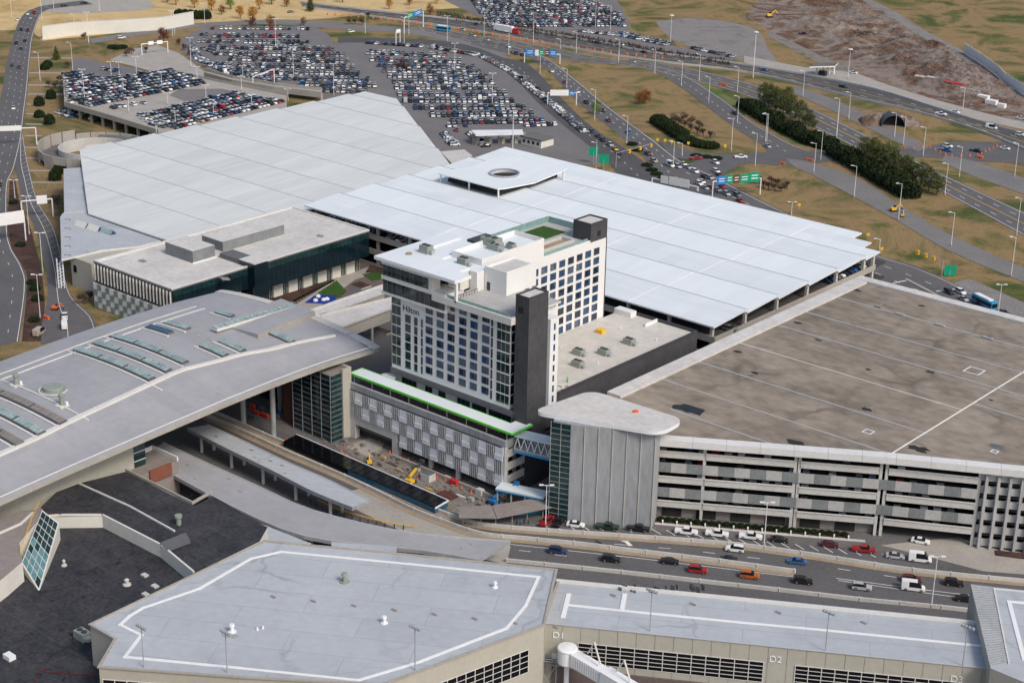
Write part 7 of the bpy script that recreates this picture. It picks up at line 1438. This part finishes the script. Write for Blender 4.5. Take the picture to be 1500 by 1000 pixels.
for i, q in enumerate(((72,128),(82,130),(90,122),(100,100),(193,80),(185,83),(214,78),(124,58),(85,300),(78,298),(124,446),(131,440),(540,27),(512,36),(520,36),(530,37),(588,100),(582,102),(596,104))): tree('bare', q, .85, f'bare winter tree, {nth(i)} of the scattered leafless ones on the left', 'scattered bare trees')
for i, q in enumerate(((75,53),(82,53),(89,53),(98,51),(107,50),(112,49))): tree('bare', q, .5, f'small bare tree, {nth(i)} from left before the pale retaining wall', 'bare row before the wall')
for i in range(26): p = fpt(2.5+1.85*i, 2.0); tree('hedge', None, .4, f'low green shrub, {nth(i)} from left in the garage planting strip', 'shrubs in the garage planting strip', xyz=(p.x, p.y, .3), sx=.42)
for i, q in enumerate(((20,298),(30,360),(47,415),(55,440),(52,425),(50,470))): tree('hedge', q, .9 if i in (3, 4) else .6, f'small shrub, {nth(i)} down the boulevard mulch bed', 'shrubs in the mulch bed', sx=.8)
for i in range(14): q = (432+4.2*i, 441-2.2*i); tree('hedge', q, .25, f'tiny plant, {nth(i)} from left in the plaza bed', 'plants in the plaza bed', sx=.3)
hb = MB(); hr_ = random.Random(2)                             # rough scrub along the highway edge
for i in range(1400):
    t = hr_.random(); q = G(640+t*430, 25+t*72-6*hr_.random()+hr_.uniform(-1.5, 1.5)); s = hr_.uniform(.3, .8); hb.face([(q[0]-s, q[1], hr_.random()*.6), (q[0]+s, q[1]+hr_.uniform(-.5, .5), hr_.random()*.6), (q[0], q[1], .6+hr_.random()*1.6)])
tag(hb.build('roadside_scrub', K['twig']), 'brown scrub along the far edge of the highway', 'scrub', kind='stuff')
# ------------------------------------------------------------------ earthworks
eb = MB(); er = random.Random(4); N1, N2 = 60, 34
cs = [np.array(G(*q)[:2]) for q in ((1110, 30), (1240, -10), (1500, 140), (1430, 165))]
from mathutils import noise
for i in range(N1+1):
    for k in range(N2+1):
        s, t = i/N1, k/N2; p = (cs[0]*(1-s)+cs[3]*s)*(1-t)+(cs[1]*(1-s)+cs[2]*s)*t
        e = min(1, 6*s, 6*(1-s), 6*t, 6*(1-t)); hgt2 = 9*max(0, noise.noise((p[0]*.012, p[1]*.012, 3)))+5*abs(noise.noise((p[0]*.04, p[1]*.04, 1)))+2.2*abs(noise.noise((p[0]*.16, p[1]*.16, 7)))+1.0*noise.noise((p[0]*.5, p[1]*.5, 2))
        eb.v.append((p[0], p[1], -.5+e*(hgt2+.6)))
for i in range(N1):
    for k in range(N2): a = i*(N2+1)+k; eb.f.append((a, a+1, a+N2+2, a+N2+1)); eb.m.append(0)
o = struct(eb.build('earthworks_mound', K['dirt'])); o.data.flip_normals() if o.data.polygons[5].normal.z < 0 else None
rk = MB()
for i in range(5200):
    s, t = er.random(), er.random()**.7; p = (cs[0]*(1-s)+cs[3]*s)*(1-t)+(cs[1]*(1-s)+cs[2]*s)*t; z = 5*max(0, noise.noise((p[0]*.012, p[1]*.012, 3)))+2.5; r_ = er.uniform(.2, .65)*(1 if er.random() < .95 else 2)
    k = len(rk.v); zb_ = 9*max(0, noise.noise((p[0]*.012, p[1]*.012, 3)))+5*abs(noise.noise((p[0]*.04, p[1]*.04, 1)))+1.0*min(1, 6*s, 6*(1-s), 6*t, 6*(1-t)); zb_ *= min(1, 6*s, 6*(1-s), 6*t, 6*(1-t))
    rk.v += [(p[0]+er.uniform(-r_, r_), p[1]+er.uniform(-r_, r_), zb_+er.uniform(-.3, 1.4)*r_*.6) for _ in range(5)]; rk.f += [(k, k+1, k+2), (k, k+2, k+3), (k, k+3, k+4), (k+1, k+2, k+4)]; rk.m += [0]*4
tag(rk.build('blasted_rock', K['gravel']), 'broken grey rock strewn over the earthworks, upper right', 'rock', kind='stuff')
# culvert mouth under the highway
T = thing('culvert', 'round corrugated tunnel mouth in a dark cutting under the highway', 'culvert', G(1308, 186)); c0 = Vector(G(1308, 186)); d = Vector((_f[0], _f[1], 0)).normalized(); r_ = Vector((_r0[0], _r0[1], 0)); m = MB()
for k in range(16):
    t0, t1 = math.pi*k/16, math.pi*(k+1)/16; P3 = lambda t, rad, dd: c0+r_*math.cos(t)*rad+Vector((0, 0, math.sin(t)*rad))+d*dd
    m.face([P3(t0, 5.6, -.6), P3(t1, 5.6, -.6), P3(t1, 5.6, 9), P3(t0, 5.6, 9)]); m.face([P3(t0, 5.9, -.6), P3(t0, 5.6, -.6), P3(t1, 5.6, -.6), P3(t1, 5.9, -.6)]); m.face([P3(t1, 5.9, -.6), P3(t1, 5.9, 6), P3(t0, 5.9, 6), P3(t0, 5.9, -.6)])
m.build('tunnel_lining', K['steel_dark'], T)
m = MB(); rg2 = random.Random(12); NX, NY = 22, 8
for i in range(NX+1):
    for k in range(NY+1): s_, t_ = (i/NX-.5)*30, k/NY; hh = (0 if abs(i/NX-.5)*30 < 6 and k < 3 else 5.2)*math.sin(min(1, t_*1.6)*math.pi/2)*max(0, 1-abs(i/NX-.5)*2)**.45; q_ = c0+r_*s_+d*(-.2+t_*16); m.v.append((q_.x, q_.y, .02+hh*(.85+.3*rg2.random())*(1 if t_ < .8 else (1-t_)*5)))
for i in range(NX):
    for k in range(NY): a_ = i*(NY+1)+k; m.f.append((a_, a_+NY+1, a_+NY+2, a_+1)); m.m.append(0)
m.build('dark_cutting', K['dirt'], T)
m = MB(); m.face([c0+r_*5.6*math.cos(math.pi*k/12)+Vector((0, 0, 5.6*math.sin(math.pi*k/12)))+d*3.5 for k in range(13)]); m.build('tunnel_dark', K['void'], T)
# tall pale fence at the upper right
T = thing('boundary_fence', 'tall pale mesh fence along the gravel track, upper right', 'fence', G(1412, 78)); P = resample([p[:2] for p in GL([(1412, 78), (1440, 96), (1461, 112), (1470, 122), (1500, 140), (1515, 147)])], 46)
fp = MB(); fp.tube((0, 0, 0), (0, 0, 6.3), .1, n=5); fp = fp.mesh('post', [K['white_metal']])
for i, p in enumerate(P): place('post', fp, T, (*p, 0))
for a, b in zip(P[:-1], P[1:]): m = MB(); m.wall([tuple(a), tuple(b)], .3, 5.6, .06); m.build('mesh_panel', K['screen'], T)
# ------------------------------------------------------------------ cones, barrels and site clutter
cn = MB(); cn.lathe((0, 0, 0), [(.5, 0), (.5, .08), (.38, .1), (.2, 1.0), (.1, 1.25)], 8); cn = cn.mesh('traffic_barrel', [K['orange']])
P = resample(cr([p[:2] for p in GL([(480, 22), (560, 29), (660, 42), (740, 55), (820, 68), (900, 79), (970, 86)])], 5), 46)
for i, p in enumerate(P): o = place('traffic_barrel', cn, None, (*p, .1)); o.scale = (1.4, 1.4, 1.4); tag(o, f'orange barrel, {nth(i)} from left in the line along the far highway', 'barrel', 'orange barrels along the highway')
P = resample([p[:2] for p in GL([(1325, 217), (1360, 216), (1390, 230), (1430, 229), (1460, 215)])], 16)
for i, p in enumerate(P): o = place('traffic_barrel', cn, None, (*p, .15)); tag(o, f'orange barrel, {nth(i)} from left in the arc at the right hand roadworks', 'barrel', 'orange barrels at the roadworks')
for i, (q, sz, mt, l) in enumerate((((1146, 241), (3, .6, .9), 'orange', 'orange plastic barrier on the street below the upper grove'), ((1186, 236), (4, .6, .9), 'orange', 'orange and white barrier left of the lower grove'), ((1060, 126), (5, .5, .9), 'orange', 'red barrier rail by the loop ramp split'), ((1435, 232), (3, 1, 1), 'orange', 'orange plant parked at the right roadworks'))):
    p = G(*q); T = thing('road_barrier', l, 'barrier', p); m = MB(); m.box(p[0]-sz[0]/2, p[0]+sz[0]/2, p[1]-sz[1]/2, p[1]+sz[1]/2, .25, .25+sz[2]); m.build('barrier_body', K[mt], T); m = MB(); [m.box(p[0]+s*sz[0]*.35-.2, p[0]+s*sz[0]*.35+.2, p[1]-.45, p[1]+.45, .1, .25) for s in (-1, 1)]; m.build('foot', K['white'], T)
for i, (q, sz, mt) in enumerate((((1398, 129), (12, 3, 3), 'red'), ((1418, 136), (8, 3, 2.5), 'concrete_pale'), ((1368, 120), (9, 3, 2.5), 'concrete_pale'), ((1350, 117), (8, 2.5, 2), 'trim'), ((1440, 146), (6, 3, 2.4), 'white'), ((1452, 153), (6, 3, 2.4), 'white'), ((1467, 158), (4, 2.5, 2.2), 'white'), ((1385, 127), (7, 2.6, 2.6), 'slate'))):
    p = G(*q); T = thing('site_container', f'{["red", "grey", "grey", "cream", "white", "white", "white", "dark"][i]} site container, {nth([4,5,1,0,6,7,8,3][i] if i else 3)} along the earthworks bank', 'container', p, 'site containers'); m = MB(); m.box(p[0]-sz[0]/2, p[0]+sz[0]/2, p[1]-sz[1]/2, p[1]+sz[1]/2, .1, sz[2]); o = m.build('container_body', K[mt], T); m = MB(); [m.box(p[0]-sz[0]/2+.2+k*.6, p[0]-sz[0]/2+.35+k*.6, p[1]-sz[1]/2-.08, p[1]-sz[1]/2, .2, sz[2]-.1) for k in range(int(sz[0]/.6))]; m.build('corrugation', K[mt], o)
# construction machines
def excavator(q, label, s=1.0, mat='yellow', rot=0.0):
    p = G(*q); T = thing('excavator', label, 'excavator', p); c, sn = math.cos(rot), math.sin(rot); W3 = lambda x, y, z: Vector((p[0]+(x*c-y*sn)*s, p[1]+(x*sn+y*c)*s, .1+z*s))
    for y in (-1, 1): m = MB(); m.beam(W3(-1.8, y, .4), W3(1.8, y, .4), .6*s, .8*s); m.build('track', K['black'], T)
    m = MB(); m.beam(W3(-1.8, 0, 1.6), W3(1.0, 0, 1.6), 2.4*s, 1.3*s); m.build('house', K[mat], T); m = MB(); m.beam(W3(.2, .7, 2.6), W3(1.4, .7, 2.6), 1.0*s, 1.2*s); m.build('cab', K['car_glass'], T)
    m = MB(); m.beam(W3(.8, -.3, 1.9), W3(3.4, -.3, 4.2), .4*s, .5*s); m.build('boom', K[mat], T); m = MB(); m.beam(W3(3.4, -.3, 4.3), W3(5.2, -.3, 2.0), .3*s, .4*s); m.build('stick', K[mat], T); m = MB(); m.beam(W3(5.1, -.3, 2.0), W3(4.7, -.3, 1.0), .8*s, .8*s); m.build('bucket', K['steel_dark'], T)
excavator((541, 680), 'small orange excavator beside the concrete pad in the yard', .55, 'yellow', 2.5); excavator((1127, 26), 'yellow excavator on the earthworks, upper right', 1.1, 'yellow', 1.0); excavator((1309, 310), 'yellow loader on the service ramp', .75, 'yellow', 1.0); excavator((1322, 318), 'smaller yellow machine on the service ramp', .55, 'yellow', 2.0); excavator((81, 454), 'orange machine at the foot of the hatched ramp', .6, 'orange', .6)
def boom_lift(base, tip, ztip, label, mat):
    p, t = Vector(G(*base)), Vector(G(*tip, ztip)); T = thing('boom_lift', label, 'boom lift', tuple(p)); m = MB(); m.box(p.x-1.2, p.x+1.2, p.y-.8, p.y+.8, .5, 1.3); m.build('chassis', K[mat], T)
    for x in (-1, 1):
        for y in (-1, 1): m = MB(); m.tube((p.x+x, p.y+y*.9, .5), (p.x+x, p.y+y*1.25, .5), .5, n=10); m.build('wheel', K['black'], T)
    a = p+Vector((0, 0, 2)); mid = a.lerp(t, .55); m = MB(); m.beam(a, mid, .55, .6); m.build('boom', K[mat], T); m = MB(); m.beam(mid, t, .35, .4); m.build('inner_boom', K['steel_dark'] if mat == 'yellow' else K[mat], T); m = MB(); m.box(t.x-.7, t.x+.7, t.y-.4, t.y+.4, t.z-.2, t.z+.6); m.build('basket', K['steel_dark'] if mat == 'yellow' else K['blue'], T)
boom_lift((600, 708), (618, 676), 3.2, 'yellow telescopic boom lift reaching toward the podium screens', 'yellow'); boom_lift((722, 738), (757, 708), 5.2, 'blue boom lift beside the covered link', 'blue')
def simple(name, label, cat, q, sz, mat, z=.1, top=None):
    p = G(*q); T = thing(name, label, cat, p); m = MB(); m.box(p[0]-sz[0]/2, p[0]+sz[0]/2, p[1]-sz[1]/2, p[1]+sz[1]/2, z, z+sz[2]); m.build('body', K[mat], T)
    m = MB(); m.box(p[0]-sz[0]/2+.15, p[0]+sz[0]/2-.15, p[1]-sz[1]/2+.15, p[1]+sz[1]/2-.15, z+sz[2], z+sz[2]+.12); m.build('lid', K[top or mat], T)
simple('vent_shaft', 'white box vent with dark grille in the construction yard', 'vent', (627, 703), (3.2, 2.6, 2.0), 'concrete_pale', .1, 'slate'); simple('red_bin', 'red plastic skip in the construction yard', 'skip', (665, 710), (2.6, 1.4, 1.4), 'red'); simple('pallet', 'yellow plank pallet in the construction yard', 'pallet', (630, 718), (3.2, .5, .3), 'yellow')
simple('concrete_mixer', 'pale cement drum beside the podium', 'mixer', (703, 724), (2.0, 1.6, 1.5), 'concrete_pale'); simple('spoil_heap', 'heap of dark red earth in the yard', 'spoil', (655, 727), (5.0, 3.2, .5), 'brick'); simple('planter', 'dark planter on the plaza near the hotel', 'planter', (560, 486), (7, 3, .5), 'concrete', .06, 'mulch'); simple('planter', 'square planter with brown plants on the plaza', 'planter', (528, 420), (6, 5, .6), 'concrete', .06, 'mulch')
near_car('pickup', 'white', G(95, 466), heading((95, 475), (95, 455)), 'white pickup at the foot of the hatched ramp', 'ramp foot vehicles'); near_car('van', 'white', G(95, 480), heading((95, 485), (95, 465)), 'white van behind the pickup at the ramp foot', 'ramp foot vehicles'); near_car('van', 'beige', G(58, 490), heading((50, 490), (65, 480)), 'pale van half hidden behind the arched roof', 'ramp foot vehicles'); simple('barricade', 'orange barrier beside the hatched ramp', 'barrier', (68, 467), (2.6, .8, 1), 'orange')
for i, q in enumerate(((376, 607), (383, 600), (390, 612), (405, 612), (370, 598), (411, 610), (386, 610))): simple(['red_barrier', 'equipment_crate'][i % 2], f'{["red plastic barrier", "dark equipment crate"][i % 2]}, {nth(i)} of the site clutter under the arched roof', 'clutter', q, (2.2-.1*i, .9, 1.1), ['red', 'slate'][i % 2], .1, ['orange', 'blue'][i % 2])
ck = MB(); rs = random.Random(9)
for i in range(420):
    x, y = rs.uniform(-324, -258), rs.uniform(292.5, 302.5); s = rs.random()**3*.7+.08
    if x > -268 or y > 291+0: ck.box(x-s, x+s, y-s*.7, y+s*.7, .06, .1+s*rs.random()*1.4)
tag(ck.build('yard_rubble', K['rubble']), 'broken masonry and rubble in the construction yard', 'rubble', kind='stuff')
cy2 = MB(); cy2.lathe((0, 0, 0), [(.28, 0), (.28, .05), (.2, .06), (.05, .75)], 8); cy2 = cy2.mesh('traffic_cone', [K['orange']]); rc = random.Random(19)
for i, q in enumerate(sorted([(500, 662), (508, 668), (520, 676), (548, 642), (556, 650), (571, 664), (586, 672), (598, 676), (640, 700), (652, 704), (676, 716), (690, 722), (648, 722), (612, 700), (420, 646), (432, 652), (447, 657), (458, 662), (468, 660), (476, 656)])): o = place('traffic_cone', cy2, None, G(*q)); o.scale = (1.5, 1.5, 1.5); tag(o, f'orange cone, {nth(i)} from left in the yard below the hotel', 'cone', 'orange cones in the yard')
for i, (q, sz, mt) in enumerate((((585, 690), (2.4, 1.2, .5), 'tan_ledge'), ((612, 690), (1.2, 1.2, .9), 'steel'), ((640, 690), (3.0, .4, .3), 'steel_dark'), ((655, 700), (2, 1, .4), 'cream'), ((676, 728), (3.4, .5, .3), 'white'), ((690, 733), (1.6, 1.1, .8), 'steel'), ((560, 672), (1.5, 1.5, .6), 'yellow'), ((574, 680), (2.6, .9, .35), 'brown_deck'))): simple('material_stack', f'{["tan", "grey", "dark", "cream", "white", "steel", "yellow", "brown"][i]} stack of building material, {nth(i)} in the yard', 'material', q, sz, mt)
# shelter beside the garage tower
T = thing('bus_shelter', 'angled grey roofed shelter in front of the glass tower', 'shelter', G(750, 765))
for P4 in ([(672, 742), (672, 757), (727, 758), (720, 740)], [(721, 740), (728, 758), (788, 746), (833, 737), (826, 724), (790, 728)]): m = MB(); m.prism(GL(P4, 3.6), 3.3, 3.6); m.build('shelter_roof', K['brown_roof'], T)
for q in ((678, 768), (705, 769), (726, 770), (750, 766), (772, 761), (795, 757), (815, 752), (830, 750)): p = G(*q); m = MB(); m.tube(p, (p[0], p[1], 3.3), .14, n=6); m.build('post', K['beige'], T)
m = MB(); m.wall(GL([(680, 760), (725, 761)]), .1, 2.0, .12); m.wall(GL([(760, 756), (800, 750)]), .1, 1.8, .12); m.build('screen_wall', K['sky_blue'], T)
# people at the shelter and on the roofs
def body_mesh(name, mat_top, mat_leg):
    b = bpy.data.meshes.new(name); return b
def person(xyz, rot, top, legs, label, lean=0.0):
    T = None; prof = [(.11,.0,0),(.1,.08,0),(.13,.45,0),(.16,.85,0),(.2,.95,0)]
    m = MB(); N = 8
    def ring(cx, cy, cz, rx, ry): k = len(m.v); m.v.extend([(cx+rx*math.cos(6.283*i/N), cy+ry*math.sin(6.283*i/N), cz) for i in range(N)]); return k
    def skin(rings, mi):
        for a, b_ in zip(rings[:-1], rings[1:]):
            for i in range(N): j = (i+1) % N; m.f.append((a+i, a+j, b_+j, b_+i)); m.m.append(mi)
        m.f.append(tuple(rings[-1]+i for i in range(N))); m.m.append(mi)
    for s in (-1, 1): skin([ring(.06*s, s*.1, .0, .12, .06), ring(.03*s, s*.1, .1, .07, .06), ring(.04*s, s*.1, .48, .075, .07), ring(0, s*.1, .92, .11, .1)], 1)
    skin([ring(0, 0, .84, .13, .18), ring(0, 0, 1.05, .12, .16), ring(.01, 0, 1.3, .14, .21), ring(.01, 0, 1.45, .11, .2), ring(.01, 0, 1.5, .06, .07)], 0)
    for s in (-1, 1): skin([ring(.01, s*.25, 1.42, .06, .06), ring(.03, s*.28, 1.12, .05, .05), ring(.1, s*.27, .86, .04, .04), ring(.12, s*.27, .76, .05, .03)], 0)
    skin([ring(.01, 0, 1.48, .05, .05), ring(.02, 0, 1.55, .07, .065), ring(.03, 0, 1.65, .1, .08), ring(.02, 0, 1.75, .085, .075), ring(.01, 0, 1.79, .03, .03)], 2)
    o = place('person', m.mesh('person', [top, legs, K['bark']], True), None, xyz, rot); tag(o, label, 'person', 'people on the site'); return o
KV = K['green_edge']; rp = random.Random(6)
for i, (q, z, tp, l) in enumerate((((757, 770), .1, 'steel_dark', 'person in dark clothes standing at the left of the shelter group'), ((762, 769), .1, 'blue', 'person in a blue jacket waiting under the shelter'), ((768, 768), .1, 'black', 'person in black standing near the shelter post'), ((774, 767), .1, 'slate', 'person in grey standing at the right of the shelter group'), ((739, 735), .1, 'orange', 'worker in an orange vest beside the blue boom lift'), ((746, 735), .1, 'green_edge', 'worker in a bright yellow green vest beside the blue boom lift'), ((774, 728), .1, 'steel_dark', 'person in black walking under the covered link'), ((281, 731), .1, 'blue', 'worker in blue in the gap beside the dark roof'), ((831, 560), 23.06, 'green_edge', 'worker in a bright vest by the podium roof debris'), ((365, 615), .1, 'black', 'left of two people in black under the arched roof'), ((370, 616), .1, 'black', 'right of two people in black under the arched roof'))):
    person(G(*q, z), rp.random()*6.28, K[tp], K['steel_dark'], l)
# crowd of signs and small kerb furniture along the planting strip
bl2 = MB(); bl2.lathe((0, 0, 0), [(.16, 0), (.16, .7), (.25, .72), (.2, 1.0), (.05, 1.05)], 8); bl2 = bl2.mesh('bollard_light', [K['white']])
for i in range(14): p = fpt(3+3.6*i, 3.6); o = place('bollard_light', bl2, None, (p.x, p.y, .22)); tag(o, f'white globe bollard light, {nth(i)} from left along the planting strip', 'bollard light', 'bollard lights along the garage')
